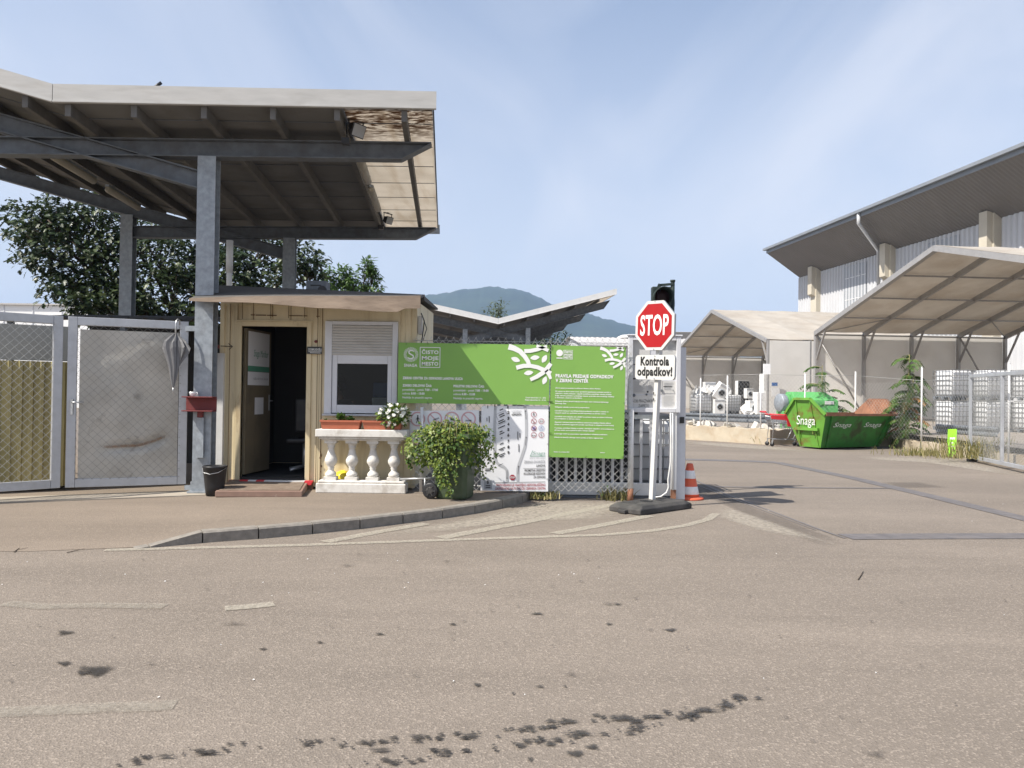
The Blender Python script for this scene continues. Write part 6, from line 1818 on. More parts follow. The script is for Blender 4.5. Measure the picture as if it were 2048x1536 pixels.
for i in range(46):
    p = V((tp(rg.uniform(1488, 1500), 48.2), 48 + rg.uniform(-.4, .8), YZ + rg.uniform(0, .45)))
    if i > 22: p = V((tp(rg.uniform(1384, 1424), 49.4), 49.4 + rg.uniform(-.4, .3), YZ + 1.2 + rg.uniform(0, .35)))
    a = rv(rg, .22); b = rv(rg, .22); c = rv(rg, .06)
    mb.obox(p, a, b - a * (a.dot(b) / max(a.dot(a), 1e-4)), c.normalized() * .03)
tag(mb.build('white_scrap_rubble', WHITE), 'loose heap of white scrap boards in the farther tent', 'scrap', kind='stuff')

# ================================================================== TENTS
def tent(vn, vf, u0, u1, nb, eave, ridge, label, near_wall):
    vm = (vn + vf) / 2
    root = thing('storage_tent', T(u0, vm, YZ), label, 'tent', 'open-ended storage tents')
    ov = .0
    def roofz(v): return eave + (ridge - eave) * (1 - abs(v - vm) / (vf - vm))
    for (a, b) in ((vn, vm), (vm, vf)):
        mb = MB(); n_ = nb
        for k in range(nb):
            ua, ub = u0 + (u1 - u0) * k / nb, u0 + (u1 - u0) * (k + 1) / nb
            # fabric sags a little between the frames
            vs = []; st_ = 6; tt = 4
            for i in range(st_ + 1):
                for j in range(tt + 1):
                    u = ua + (ub - ua) * i / st_; v = a + (b - a) * j / tt
                    vs.append(T(u, v, roofz(v) + .06 - .07 * sin(pi * i / st_) * sin(pi * max(.15, min(.85, j / tt)))))
            k0 = len(vs); vs += [p + V((0, 0, .02)) for p in vs]
            fs = []
            for i in range(st_):
                for j in range(tt):
                    q = i * (tt + 1) + j; fs.append((q, q + 1, q + tt + 2, q + tt + 1)); fs.append((k0 + q, k0 + q + tt + 1, k0 + q + tt + 2, k0 + q + 1))
            mb.add(vs, fs, 0, True)
        mb.build('roof', FABRIC, root)
    # walls of fabric
    walls = [(vf, 'far')] + ([(vn, 'near')] if near_wall else [])
    for v, nm_ in walls:
        mb = MB(); off = .12 if nm_ == 'far' else -.12
        for k in range(nb):
            ua, ub = u0 + (u1 - u0) * k / nb + .06, u0 + (u1 - u0) * (k + 1) / nb - .06
            mb.hexa([T(ua, v + off, YZ + .05), T(ub, v + off, YZ + .05), T(ub, v + off + .03, YZ + .05), T(ua, v + off + .03, YZ + .05), T(ua, v + off, eave - .02), T(ub, v + off, eave - .02), T(ub, v + off + .03, eave - .02), T(ua, v + off + .03, eave - .02)])
        mb.build('wall', FABWALL, root)
    for k in range(nb + 1):
        u = u0 + (u1 - u0) * k / nb
        for v in (vn, vf):
            mb = MB(); mb.bar(T(u, v, YZ), T(u, v, eave - .02), .2, .13, DU)
            mb.build('post', TENTALU, root)
            s_ = 1 if v == vn else -1
            mb = MB(); vv = v + s_ * 1.05; mb.bar(T(u + .02, v, eave - 1.5), T(u + .02, vv, roofz(vv) - .12), .07, .09, DU); mb.build('brace', TENTALU, root)
            mb = MB(); mb.bar(T(u, v, eave - .05), T(u, vm, ridge - .05), .22, .13 if k else .22, DU); mb.build('rafter', TENTALU, root)
    mb = MB()
    for i in range(0, 9):
        v = vn + (vf - vn) * i / 8
        for k in range(nb):
            ua, ub = u0 + (u1 - u0) * k / nb + .08, u0 + (u1 - u0) * (k + 1) / nb - .08
            mb.bar(T(ua, v, roofz(v) - .1), T(ub, v, roofz(v) - .1), .09, .07)
    mb.build('purlin', TENTALU, root)
    for k in (0, nb - 1):
        mb = MB(); ua, ub = u0 + (u1 - u0) * k / nb, u0 + (u1 - u0) * (k + 1) / nb
        v2 = vf - (vf - vm) * .25
        mb.tube([T(ua, vf, eave - .05), T(ub, v2, roofz(v2) - .1)] if k == 0 else [T(ub, vf, eave - .05), T(ua, v2, roofz(v2) - .1)], .03, 6)
        mb.build('wind_brace', TENTALU, root)
        mb = MB(); mb.tube([T(ua, vf - .1, eave - .1), T(ub, vf - .1, YZ + .1)], .045, 6); mb.build('wind_brace', TENTALU, root)
    return root
tent(19.6, 39.7, 19, 29.3, 4, 4.86, 7.45, 'nearer beige storage tent, open at its gable ends, before the big hall', False)
tent(45.8, 65.6, 19, 29.3, 4, 4.88, 7.65, 'farther beige storage tent with white goods inside and a closed white side', True)
mb = MB(); q = W(1533, 738, 46.6); mb.box(q.x - .2, q.x + .2, q.y - .1, q.y, q.z - .3, q.z + .3); tag(mb.build('hanging_sign', WHITE_BOARD), 'small blank white sign on the right front post of the farther tent', 'sign')
o = None
nw = [W(1543, 765, 46.7), W(1554, 772, 46.7)]
mb = MB(); mb.box(nw[0].x, nw[1].x, 46.6, 46.66, nw[1].z, nw[0].z, 0); mb.box(nw[0].x, nw[0].x + .45, 46.6, 46.66, nw[1].z - .62, nw[1].z - .1, 1)
tag(mb.build('wall_notice', [BLUE, SIGN_WHITE]), 'small blue and white notices on the closed side of the farther tent', 'sign')

# ================================================================== BIG HALL
HR = radians(-2.3)
def HT(u, v, z=0.0):
    """the hall stands turned a little against the rest of the yard"""
    a, b = u - 36.0, v - 78.6
    return T(36.0 + a * cos(-HR) - b * sin(-HR), 78.6 + a * sin(-HR) + b * cos(-HR), z)
D = 36.0; v0h, v1h = 22.0, 78.6
root = thing('industrial_hall', HT(D, v1h, 0), 'large grey sheet-clad hall with a flared dark soffit and concrete columns on the right', 'hall')
ZS = 13.75; ZG = 16.45; FL_ = 3.75
def corr(mb, fa, fb, v0_, v1_, pitch, dep):
    """ribbed sheet between two edge functions of v"""
    vs = []; v = v0_; k = 0
    while v < v1_:
        for (dv_, h) in ((0, 0), (pitch * .35, 0), (pitch * .5, dep), (pitch * .85, dep)):
            vs += [fa(v + dv_, h), fb(v + dv_, h)]
        v += pitch
    mb.add(vs, [(2 * i, 2 * i + 2, 2 * i + 3, 2 * i + 1) for i in range(len(vs) // 2 - 1)])
cols = (75.0, 62.9, 51.2, 39.4, 28)
wins = ((66.6, 70.2), (54.7, 58.3), (42.9, 46.5), (31, 34.6))
mb = MB(); corr(mb, lambda v, h: HT(D - h, v, 0), lambda v, h: HT(D - h, v, ZS), v0h, v1h, .5, .12); mb.build('wall', HALLW, root)
mb = MB(); mb.add([HT(D + .01, v1h, 0), HT(D + 28, v1h, 0), HT(D + 28, v1h, ZG + .5), HT(D - FL_ + .3, v1h, ZG - .2), HT(D + .01, v1h, ZS)], [(0, 1, 2, 3, 4)]); mb.build('gable_wall', HALLW, root)
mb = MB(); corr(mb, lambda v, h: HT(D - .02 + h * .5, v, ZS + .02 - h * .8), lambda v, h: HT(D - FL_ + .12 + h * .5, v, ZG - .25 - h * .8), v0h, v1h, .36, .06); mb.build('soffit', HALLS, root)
mb = MB()
mb.bar(HT(D - FL_ + .08, v0h, ZG - .16), HT(D - FL_ + .08, v1h + .05, ZG - .16), .10, .42)
mb.bar(HT(D - FL_ - .12, v0h, ZG + .02), HT(D - FL_ - .12, v1h + .25, ZG + .02), .28, .22)
mb.build('gutter', HALLG, root)
mb = MB(); mb.add([HT(D - FL_, v0h, ZG + .1), HT(D - FL_, v1h, ZG + .1), HT(D + 28, v1h, ZG + .9), HT(D + 28, v0h, ZG + .9)], [(0, 1, 2, 3)]); mb.build('roof', WAREROOF, root)
for v in cols:
    mb = MB(); cw = .55
    mb.hexa([HT(D - .55, v - cw, 0), HT(D + .1, v - cw, 0), HT(D + .1, v + cw, 0), HT(D - .55, v + cw, 0), HT(D - .55, v - cw, ZS + .35), HT(D + .1, v - cw, ZS + .1), HT(D + .1, v + cw, ZS + .1), HT(D - .55, v + cw, ZS + .35)])
    mb.hexa([HT(D - .95, v - cw * .7, ZS - 2.2), HT(D - .55, v - cw * .7, ZS - 2.4), HT(D - .55, v + cw * .7, ZS - 2.4), HT(D - .95, v + cw * .7, ZS - 2.2), HT(D - .95, v - cw * .7, ZS + .5), HT(D - .55, v - cw * .7, ZS + .4), HT(D - .55, v + cw * .7, ZS + .4), HT(D - .95, v + cw * .7, ZS + .5)])
    mb.build('column', HALLC, root)
for a, b in wins:
    mb = MB(); mb.hexa([HT(D - .10, a, 1), HT(D - .08, a, 1), HT(D - .08, b, 1), HT(D - .10, b, 1), HT(D - .10, a, ZS - .3), HT(D - .08, a, ZS - .3), HT(D - .08, b, ZS - .3), HT(D - .10, b, ZS - .3)])
    o = mb.build('window', PANEL, root)
    mb = MB()
    z = 2.6
    while z < ZS:
        for k in range(4):
            va, vb_ = a + (b - a) * (k + .08) / 4, a + (b - a) * (k + .8) / 4
            mb.bar(HT(D - .125, va, z), HT(D - .125, vb_, z + .02), .02, .07)
        z += 1.95
    mb.build('fixing_strip', WHITE, o)
mb = MB(); mb.tube([HT(D - FL_ - .05, 61.6, ZG - .05), HT(D - FL_ - .05, 61.6, ZG - .9), HT(D - .75, 63.8, ZS + .1), HT(D - .7, 63.8, ZS - 3)], .14, 10); mb.build('downpipe', HALLW, root)

# warehouse beyond, with its gable to the left
root = thing('warehouse', T(16, 95, 0), 'white ribbed warehouse with a grey gabled roof and roof vent far behind the signs', 'warehouse')
mb = MB(); zr, ze = 8.75, 7.35; va, vm_, vb_ = 90.5, 100, 109.5; ua, ub = 15.8, 30
mb.add([T(ua, va, 0), T(ua, vb_, 0), T(ua, vb_, ze), T(ua, vm_, zr), T(ua, va, ze)], [(0, 1, 2, 3, 4)])
vs = []; u = ua
while u < ub:
    for (du, h) in ((0, 0), (.25, 0), (.32, .06), (.56, .06)):
        vs += [T(u + du, va - h, 0), T(u + du, va - h, ze)]
    u += .64
mb.add(vs, [(2 * i, 2 * i + 2, 2 * i + 3, 2 * i + 1) for i in range(len(vs) // 2 - 1)])
mb.add([T(ub, va, 0), T(ub, vb_, 0), T(ub, vb_, ze), T(ub, vm_, zr), T(ub, va, ze)], [(0, 1, 2, 3, 4)])
mb.build('wall', HALLW, root)
mb = MB(); vs = []; u = ua - .4
while u < ub + .4:
    for (du, h) in ((0, 0), (.3, 0), (.36, .05), (.6, .05)):
        vs += [T(u + du, va - .5, ze - .06 + h), T(u + du, vm_, zr + .05 + h)]
    u += .66
mb.add(vs, [(2 * i, 2 * i + 2, 2 * i + 3, 2 * i + 1) for i in range(len(vs) // 2 - 1)]); mb.add([T(ua - .4, vm_, zr + .08), T(ub + .4, vm_, zr + .08), T(ub + .4, vb_ + .5, ze - .02), T(ua - .4, vb_ + .5, ze - .02)], [(0, 1, 2, 3)])
mb.build('roof', WAREROOF, root)
mb = MB(); mb.bar(T(ua - .4, va - .55, ze - .12), T(ub, va - .55, ze - .12), .2, .16); mb.build('gutter', WHITE, root)
mb = MB(); q = T(23.2, vm_, zr); mb.lathe([(1.5, 0), (1.4, .18), (.9, .42), (.2, .5)], q, 20); mb.build('roof_vent', WHITE, root)
root = thing('flat_roofed_shed', T(33, 112, 0), 'low flat-roofed building with a white and dark roof edge behind the farther tent', 'building')
q0, q1 = W(1335, 664, 115), W(1425, 664, 115)
mb = MB(); mb.box(q0.x, q1.x + 4, 115, 125, 0, q0.z - .5); mb.build('wall', HALLS, root)
mb = MB(); mb.box(q0.x - .5, q1.x + 4, 114.2, 125, q0.z - .49, q0.z); mb.build('roof', WHITE, root)
mb = MB(); mb.box(q0.x - .4, q1.x + 4, 114.1, 114.19, q0.z - 1.1, q0.z - .05); mb.build('dark_fascia', HALLS, root)
# long white hall at the far left
root = thing('white_hall', W(-100, 700, 62), 'long white panel hall seen above the left mesh gate', 'hall')
a = W(-500, 607, 62); b = W(190, 612, 62)
mb = MB(); mb.hexa([(a.x, 62, 0), (b.x, 62, 0), (b.x, 84, 0), (a.x, 84, 0), (a.x, 62, b.z), (b.x, 62, b.z), (b.x, 84, b.z), (a.x, 84, b.z)]); mb.build('wall', mat('bright white cladding', (.80, .80, .79), .6, .02, .2), root)
mb = MB(); x = b.x - .3
while x > a.x:
    mb.box(x - .04, x + .04, 61.96, 61.995, 0, b.z); x -= 2.25
mb.build('panel_joint', WALU, root)
mb = MB(); mb.box(a.x, b.x + .2, 61.8, 84.2, b.z + .001, b.z + .12); mb.build('roof', WAREROOF, root)

# ================================================================== YARD FENCE, RAILS
def yfence_post(p, h, label, r=.024):
    mb = MB(); mb.tube([p - V((0, 0, .2)), p + V((0, 0, h))], r, 8); mb.tube([p + V((0, 0, h)), p + V((0, 0, h + .02))], r * 1.15, 8)
    return tag(mb.build('fence_post', WHITE), label, 'post', 'white posts of the yard fence')
def onwall(px):
    """point on the low wall's top edge at a photo column"""
    best = None
    for i in range(len(WL) - 1):
        for k in range(40):
            p = WL[i].lerp(WL[i + 1], k / 40); d = p - EYE; x = 1024 + FPX * d.x / d.y
            if best is None or abs(x - px) < best[0]: best = (abs(x - px), p, i)
    return best[1], best[2]
FP = []
for px, lab, top in ((1402, 'yard fence post before the left end of the farther tent', 757), (1457, 'yard fence post before the middle of the farther tent', 752), (1523, 'yard fence post before the right post of the farther tent', 750), (1612, 'yard fence post rising behind the bright green container', 747), (1714, 'yard fence post behind the big skip', 744), (1847, 'yard fence post between the tall weed and the lime sign', 735), (2025, 'yard fence post seen through the right mesh gate', 727)):
    p, i = onwall(px); p = p + V((.02, .14, (YZ if i < 5 else YZ - .2)))
    d = p - EYE; zt2 = W(px, top, p.y).z
    yfence_post(p, zt2 - p.z, lab); FP.append(p)
root = thing('yard_fence', FP[0], 'thin chain-link netting strung between the white yard posts', 'fence')
mb = MB()
for i in range(len(FP) - 1):
    a, b = FP[i], FP[i + 1]; zb_ = min(a.z, b.z)
    chainlink(mb, (a.x, a.y, 0), (b.x, b.y, 0), zb_ + .05, zb_ + 1.75, .14, .0013)
    mb.tube([a + V((0, 0, 1.78)), b + V((0, 0, 1.78))], .005, 4)
mb.build('chain_link', WIRE, root)
def guard_rail(a, b, label):
    root = thing('guard_rail', a, label, 'guard rail', 'low steel guard rails in the yard')
    d = (b - a).normalized(); n = V((d.y, -d.x, 0)).normalized()
    mb = MB(); vs = []
    prof = [(-.14, .0), (-.11, .05), (-.06, .05), (-.02, .0), (.02, .0), (.06, .05), (.11, .05), (.14, .0)]
    for h, o in prof:
        vs += [a + n * o + V((0, 0, .32 + h)), b + n * o + V((0, 0, .32 + h))]
    mb.add(vs, [(2 * i, 2 * i + 1, 2 * i + 3, 2 * i + 2) for i in range(7)]); mb.build('beam', BEAM, root)
    k = 0
    while k <= (b - a).length:
        mb = MB(); p = a + d * k - n * .06; mb.bar(p, p + V((0, 0, .46)), .08, .06, d); mb.build('post', GREY_STEEL, root); k += 2.2
o_ = V((.5, .9, YZ))
guard_rail(WL[1] + o_ + V((-.6, .8, 0)), WL[3] + o_ + V((.6, -.3, 0)), 'guard rail on the low wall before the farther tent')
guard_rail(WL[5] + o_ + V((1.0, -.6, -.18)), WL[7] + o_ + V((1.6, .4, -.18)), 'guard rail behind the lime sign and right mesh gate')
mb = MB(); rg = random.Random(9)
for i in range(26):
    p, _ = onwall(rg.uniform(1372, 1560)); p = p + V((.1, .3, YZ + .04)); a = rv(rg, .22); b = rv(rg, .16)
    mb.obox(p + V((0, rg.uniform(-.1, .4), 0)), a, b - a * (a.dot(b) / max(a.dot(a), 1e-4)), V((0, 0, .025)))
tag(mb.build('broken_slab_rubble', CONCRETE), 'broken concrete slabs lying on top of the low wall', 'rubble', kind='stuff')

# ================================================================== SKIP, CONTAINER, CART
SK = V((9.0, 23.3, 0)); k1 = V((.906, .423, 0)); k2 = V((-.423, .906, 0))
root = thing('skip', SK, 'big open green skip with rust streaks and slanted ends by the low wall', 'skip')
def sk(s_, t, z): return SK + k1 * s_ + k2 * t + V((0, 0, z))
wb, wr = .80, 1.56; of = (wr - wb) / 2; hR = 1.02; hT = 1.47; tw = .62
e0, e1_ = -.20, 2.68; b0_, b1_ = 0, 2.40
th_ = .03
mb = MB()          # long sides and floor
def plate(p4, n, m=0): mb.prism(p4, n, th_, m)
mb.add([sk(b0_, 0, .06), sk(b1_, 0, .06), sk(b1_, wb, .06), sk(b0_, wb, .06)], [(0, 1, 2, 3)], 1)
for t0, t1, m in ((0, -of, 0), (wb, wb + of, 0)):
    A_ = [sk(b0_, t0, .05), sk(b1_, t0, .05), sk(e1_, t1, hR), sk(e0, t1, hR)]
    nn_ = k2 * (1 if t0 == 0 else -1)
    mb.add(A_, [(0, 1, 2, 3)], 0); mb.add([p + nn_ * .03 for p in A_], [(3, 2, 1, 0)], 1)
mb.add([sk(e1_ , -of, hR)], [])
mb.build('long_side', [SKIP_SHADE, RUST], root)
for (bb, ee, sg_) in ((b0_, e0, -1), (b1_, e1_, 1)):
    mb = MB(); mid = wb / 2
    P6 = [sk(bb, 0, .05), sk(bb, wb, .05), sk(ee, wb + of, hR), sk(ee - sg_ * 0 + sg_ * .10, mid + tw / 2, hT), sk(ee + sg_ * .10, mid - tw / 2, hT), sk(ee, -of, hR)]
    mb.add(P6, [tuple(range(6))], 0); mb.add([p - k1 * sg_ * .03 for p in P6], [(5, 4, 3, 2, 1, 0)], 1)
    ep = mb.build('end_panel', [SKIPG, RUST], root)
    mb = MB()
    for i in range(2, 6):
        if i < 5: mb.bar(P6[i] + k1 * sg_ * .02, P6[i + 1] + k1 * sg_ * .02, .07, .07, k1)
    c0, c1 = P6[0].lerp(P6[5], .55), P6[1].lerp(P6[2], .55)
    mb.bar(c0.lerp(c1, .12) + k1 * sg_ * .04, c0.lerp(c1, .88) + k1 * sg_ * .04, .09, .08, (0, 0, 1))
    for q in (.06, .94):
        mb.bar(P6[0].lerp(P6[1], q) + k1 * sg_ * .015, P6[4].lerp(P6[3], q) + k1 * sg_ * .015, .03, .03, k1)
    for q in (.28, .72):
        p = c0.lerp(c1, q) + k1 * sg_ * .05; mb.bar(p, p - V((0, 0, .14)), .03, .03, k1)
    mb.build('rib', RUST if sg_ > 0 else SKIPG, ep)
mb = MB()
for t in (-of, wb + of):
    mb.bar(sk(e0, t, hR), sk(e1_, t, hR), .07, .07)
mb.build('rim', RUST, root)
for q in (0.08, .92):
    mb = MB(); a = sk(b0_ + (b1_ - b0_) * q, -.012, .08); b = sk(e0 + (e1_ - e0) * q, -of - .012, hR - .03); mb.bar(a, b, .08, .03, k1)
    mb.build('side_rib', SKIP_SHADE, root)
sp_ = k1; nside = (k1.cross(V((0, 0, 1)))); 
upS = (sk(0, -of, hR) - sk(0, 0, .05)).normalized(); nS = k1.cross(upS); nS = nS if nS.y < 0 else -nS
mb = MB()
for s0 in (.22, 1.45):
    text(mb, 'Snaga', sk(s0, 0, .05) + upS * .66 + nS * .012, k1, upS, .70, .14, 0, -.005, .35)
E6 = [sk(b0_, 0, .05), sk(b0_, wb, .05), sk(e0, wb + of, hR)]
upE = (sk(e0, wb / 2, hR) - sk(b0_, wb / 2, .05)).normalized(); nE = k2.cross(upE); nE = nE if nE.x < 0 else -nE
text(mb, 'Snaga', sk(b0_, wb / 2 + .36, .05) + upE * .68 + nE * .035, -k2, upE, .72, .27, 0, 0, .3)
mb.build('lettering', LETTER_W, root)
# bright green container behind
q = W(1625, 842, 27.2); gx, gy = q.x, 27.2
root = thing('collection_container', (gx, gy, 0), 'bright green closed container with a silver drum end behind the skip', 'container')
def cpx(px, py, y): return W(px, py, y)
xl, xr = W(1588, 800, gy).x, W(1677, 800, gy).x
z1_, z2_ = W(1640, 801, gy).z, W(1640, 784, gy).z
tl, tr_ = W(1592, 784, gy).x, W(1658, 784, gy).x
mb = MB(); d_ = 1.3
mb.hexa([(xl, gy, .0), (xr, gy, .0), (xr, gy + d_, .0), (xl, gy + d_, .0), (xl, gy, z1_), (xr, gy, z1_), (xr, gy + d_, z1_), (xl, gy + d_, z1_)])
mb.build('body', CONTG, root, .02)
mb = MB(); mb.hexa([(xl, gy, z1_ + .001), (xr, gy, z1_ + .001), (xr, gy + d_, z1_ + .001), (xl, gy + d_, z1_ + .001), (tl, gy + .35, z2_), (tr_, gy + .35, z2_), (tr_, gy + d_ - .35, z2_), (tl, gy + d_ - .35, z2_)]); mb.build('sloped_lid', CONTG, root, .02)
dc = V((xl + .05, gy + .55, W(1580, 806, gy).z)); dx = V((-1, -.25, 0)).normalized()
mb = MB(); mb.lathe([(.30, 0), (.30, .22), (.295, .23)], dc, 26, ax=dx); mb.build('drum', CONTG, root)
mb = MB(); mb.lathe([(.305, .23), (.31, .25), (.31, .42), (.29, .44), (.05, .45)], dc, 26, ax=dx); mb.build('drum_end', GREY_STEEL, root)
mb = MB(); a, b = W(1650, 802, gy - .02), W(1668, 809, gy - .02); mb.box(a.x, b.x, gy - .02, gy - .004, b.z, a.z, 0); a, b = W(1588, 801, gy - .02), W(1595, 820, gy - .02); mb.box(a.x, b.x, gy - .02, gy - .004, b.z, a.z, 0); c = W(1591.5, 808, gy - .022); mb.box(c.x - .025, c.x + .025, gy - .025, gy - .021, c.z - .025, c.z + .025, 1)
a = W(1662, 803.5, gy - .022); mb.box(a.x, a.x + .06, gy - .025, gy - .021, a.z - .08, a.z, 2); mb.build('sticker', [SIGN_WHITE, LETTER_K, LETTER_G], root)
mb = MB(); a, b = W(1570, 822, gy), W(1588, 822, gy); mb.box(a.x, b.x, gy + .1, gy + .9, .02, a.z); mb.build('side_box', CONTG, root, .015)
# shopping cart
cq = G(1561, 892)
root = thing('shopping_cart', cq, 'red shopping cart with wire basket parked left of the skip', 'cart')
def cs(x, y, z): return cq + V((x, y, 0)) + V((0, 0, z))
mb = MB()
B0 = [cs(-.30, -.22, .58), cs(.42, -.24, .48), cs(.42, .24, .48), cs(-.30, .22, .58)]; B1 = [cs(-.42, -.27, .98), cs(.58, -.29, .95), cs(.58, .29, .95), cs(-.42, .27, .98)]
for i in range(4):
    a0, a1, c0, c1 = B0[i], B0[(i + 1) % 4], B1[i], B1[(i + 1) % 4]
    for k in range(13):
        t = k / 12; mb.tube([a0.lerp(a1, t), c0.lerp(c1, t)], .006, 4)
    for k in range(6):
        t = k / 5; mb.tube([a0.lerp(c0, t), a1.lerp(c1, t)], .006, 4)
for k in range(9):
    t = k / 8; mb.tube([B0[0].lerp(B0[1], t), B0[3].lerp(B0[2], t)], .006, 4)
mb.build('wire_basket', CHROME, root)
mb = MB(); mb.tube([B1[0], B1[1], B1[2], B1[3], B1[0]], .022, 6); mb.tube([cs(-.55, -.27, 1.05), cs(-.55, .27, 1.05)], .028, 8)
mb.hexa([cs(.12, -.275, .62), cs(.52, -.285, .60), cs(.52, -.262, .60), cs(.12, -.255, .62), cs(.06, -.315, .93), cs(.60, -.325, .93), cs(.60, -.30, .93), cs(.06, -.29, .93)])
mb.hexa([cs(-.38, -.285, .84), cs(.10, -.29, .80), cs(.10, -.27, .80), cs(-.38, -.26, .84), cs(-.41, -.30, .95), cs(.10, -.31, .94), cs(.10, -.285, .94), cs(-.41, -.275, .95)])
mb.hexa([cs(.50, -.28, .52), cs(.52, -.28, .52), cs(.52, .28, .52), cs(.50, .28, .52), cs(.60, -.31, .92), cs(.62, -.31, .92), cs(.62, .31, .92), cs(.60, .31, .92)])
mb.build('red_panel', RED, root)
mb = MB()
for y in (-.24, .24):
    mb.tube([cs(-.55, y, 1.05), cs(-.42, y, .98), cs(-.30, y, .56), cs(-.34, y, .22), cs(.50, y * .8, .20)], .014, 6); mb.tube([cs(.42, y, .48), cs(.30, y, .22)], .014, 6)
for x in (-.2, .1, .4):
    mb.tube([cs(x, -.22, .22), cs(x, .22, .22)], .01, 5)
mb.build('chassis', CHROME, root)
for x, y in ((-.34, -.24), (-.34, .24), (.5, -.19), (.5, .19)):
    mb = MB(); mb.lathe([(.035, -.018), (.065, -.016), (.065, .016), (.035, .018)], cs(x, y, .066), 16, ax=(0, 1, 0)); wh = mb.build('wheel', BLACK, root)
    mb = MB(); mb.bar(cs(x - .01, y, .07), cs(x + .02, y, .21), .045, .03); mb.build('fork', CHROME, wh)

# ================================================================== RIGHT GATE, LIME SIGN
ga, gb = W(1939, 930, 19.6), W(2085, 930, 15.6)
ga.z = gb.z = 0
d = (gb - ga).normalized(); n = V((d.y, -d.x, 0)); n = n if n.y < 0 else -n
root = thing('mesh_gate', ga, 'open grey mesh gate leaf at the right edge before the caged tanks', 'gate')
zt0, zb0_ = W(1941, 749, 19.6).z, W(1941, 916, 19.6).z
mb = MB(); fw = .085
L_ = (gb - ga).length
for z in (zb0_ + fw / 2, zt0 - fw / 2):
    mb.bar(ga + d * (fw + .002) + V((0, 0, z)), gb - d * (fw + .002) + V((0, 0, z)), .06, fw)
for p in (ga + d * fw / 2, ga + d * (L_ * .50), gb - d * fw / 2):
    mb.bar(p + V((0, 0, zb0_ + (fw + .002 if p == ga + d * (L_ * .50) else 0))), p + V((0, 0, zt0 - (fw + .002 if p == ga + d * (L_ * .50) else 0))), fw, .06, n)
mb.build('frame', ALU, root, .006)
mb = MB(); chainlink(mb, ga + d * fw + n * .035, gb - d * fw + n * .035, zb0_ + fw, zt0 - fw, .075, .0017); mb.build('chain_link', WIRE, root)
mb = MB(); p = ga + d * .15; mb.box(p.x - .1, p.x + .1, p.y - .05, p.y + .05, 0, zb0_ - .002); mb.build('foot', BLACK, root)
la, lb = W(1895, 913, 20.6), W(1912, 913, 20.4)
root = thing('lime_sign', (la + lb) / 2, 'small leaning lime green sign with white writing beside the right mesh gate', 'sign')
lt = V((.05, .06, .70))
mb = MB(); mb.hexa([la, lb, lb + V((0, .025, 0)), la + V((0, .025, 0)), la + lt, lb + lt, lb + lt + V((0, .025, 0)), la + lt + V((0, .025, 0))]); lo = mb.build('panel', LIME, root)
mb = MB(); exl = (lb - la).normalized(); upl = lt.normalized(); wl = (lb - la).length
o0 = la - V((0, .008, 0))
for (h, w0, w1, hh_) in ((.44, .2, .8, .05), (.34, .3, .6, .02), (.25, .3, .65, .02)):
    p = o0 + upl * h
    mb.add([p + exl * wl * w0, p + exl * wl * w1, p + exl * wl * w1 + upl * hh_, p + exl * wl * w0 + upl * hh_], [(0, 1, 2, 3)])
mb.build('white_lettering', LETTER_W, lo)

# ================================================================== PLANTS of the yard edge
def weed_tree(name, base, h, nf, seed, flen, label, lsize=.17, brown=.08):
    rg = random.Random(seed)
    root = thing(name, base, label, 'plant', 'tall feathery weeds along the yard fence')
    st = MB(); lf = MB()
    stems = 3 if h > 2 else 2
    for k in range(stems):
        top = base + V((rg.uniform(-.25, .25) * (k + .3), rg.uniform(-.2, .2), h * (1 - .22 * k)))
        pts = [base + V((.08 * k - .08, 0, 0)), base.lerp(top, .5) + V((rg.uniform(-.08, .08), 0, 0)), top]
        st.tube(pts, [.028, .02, .008], 6)
        for i in range(nf // stems):
            t = .18 + .82 * ((i + rg.random()) / (nf // stems))
            p = pts[0].lerp(pts[1], t * 2) if t < .5 else pts[1].lerp(pts[2], t * 2 - 1)
            a = rg.uniform(0, 2 * pi)
            L = flen * rg.uniform(.6, 1.1) * (1.15 - .5 * t)
            frond(lf, p, V((cos(a), sin(a), 0)), L, L * rg.uniform(.25, .7), L * rg.uniform(.5, .95), rg, 11, lsize, 1 if rg.random() < brown else 0, 2)
    st.build('stem', STEM, root); lf.build('foliage', [AIL, AILBR, STEM], root)
b = W(1815, 905, 24.2); b.z = .0
weed_tree('tall_weed', b, 2.85, 95, 4, .95, 'tall feathery weed with drooping fronds right of the skip', .21)
b = W(1650, 880, 27.8); b.z = .1
weed_tree('tall_weed', b, 2.55, 44, 8, 1.3, 'feathery weed rising behind the bright green container', .24, 0)
b = W(1836, 900, 21.6); b.z = .0
def tuft(base, n, rx, h, seed, name, label):
    rg = random.Random(seed); mb = MB()
    for i in range(n):
        p = base + V((rg.gauss(0, rx), rg.gauss(0, rx * .6), 0)); hh = h * rg.uniform(.4, 1.1); l = V((rg.gauss(0, .25), rg.gauss(0, .2), 1)) * hh
        s_ = V((.008, 0, 0)); m = p + l * .5; e = p + l + V((rg.gauss(0, .1) * hh, 0, -.15 * hh))
        mb.add([p - s_, p + s_, m + s_ * .8, m - s_ * .8, e], [(0, 1, 2, 3), (3, 2, 4)], 0 if rg.random() < .6 else 1)
        if rg.random() < .5:
            put_leaf(mb, p.lerp(e, rg.uniform(.3, 1)), rv(rg), V((0, 0, 1)), .06, LANCE, 2 if rg.random() < .7 else 1)
    o = mb.build(name, [GRASSM, OLIVE, AIL]); tag(o, label, 'grass', kind='stuff')
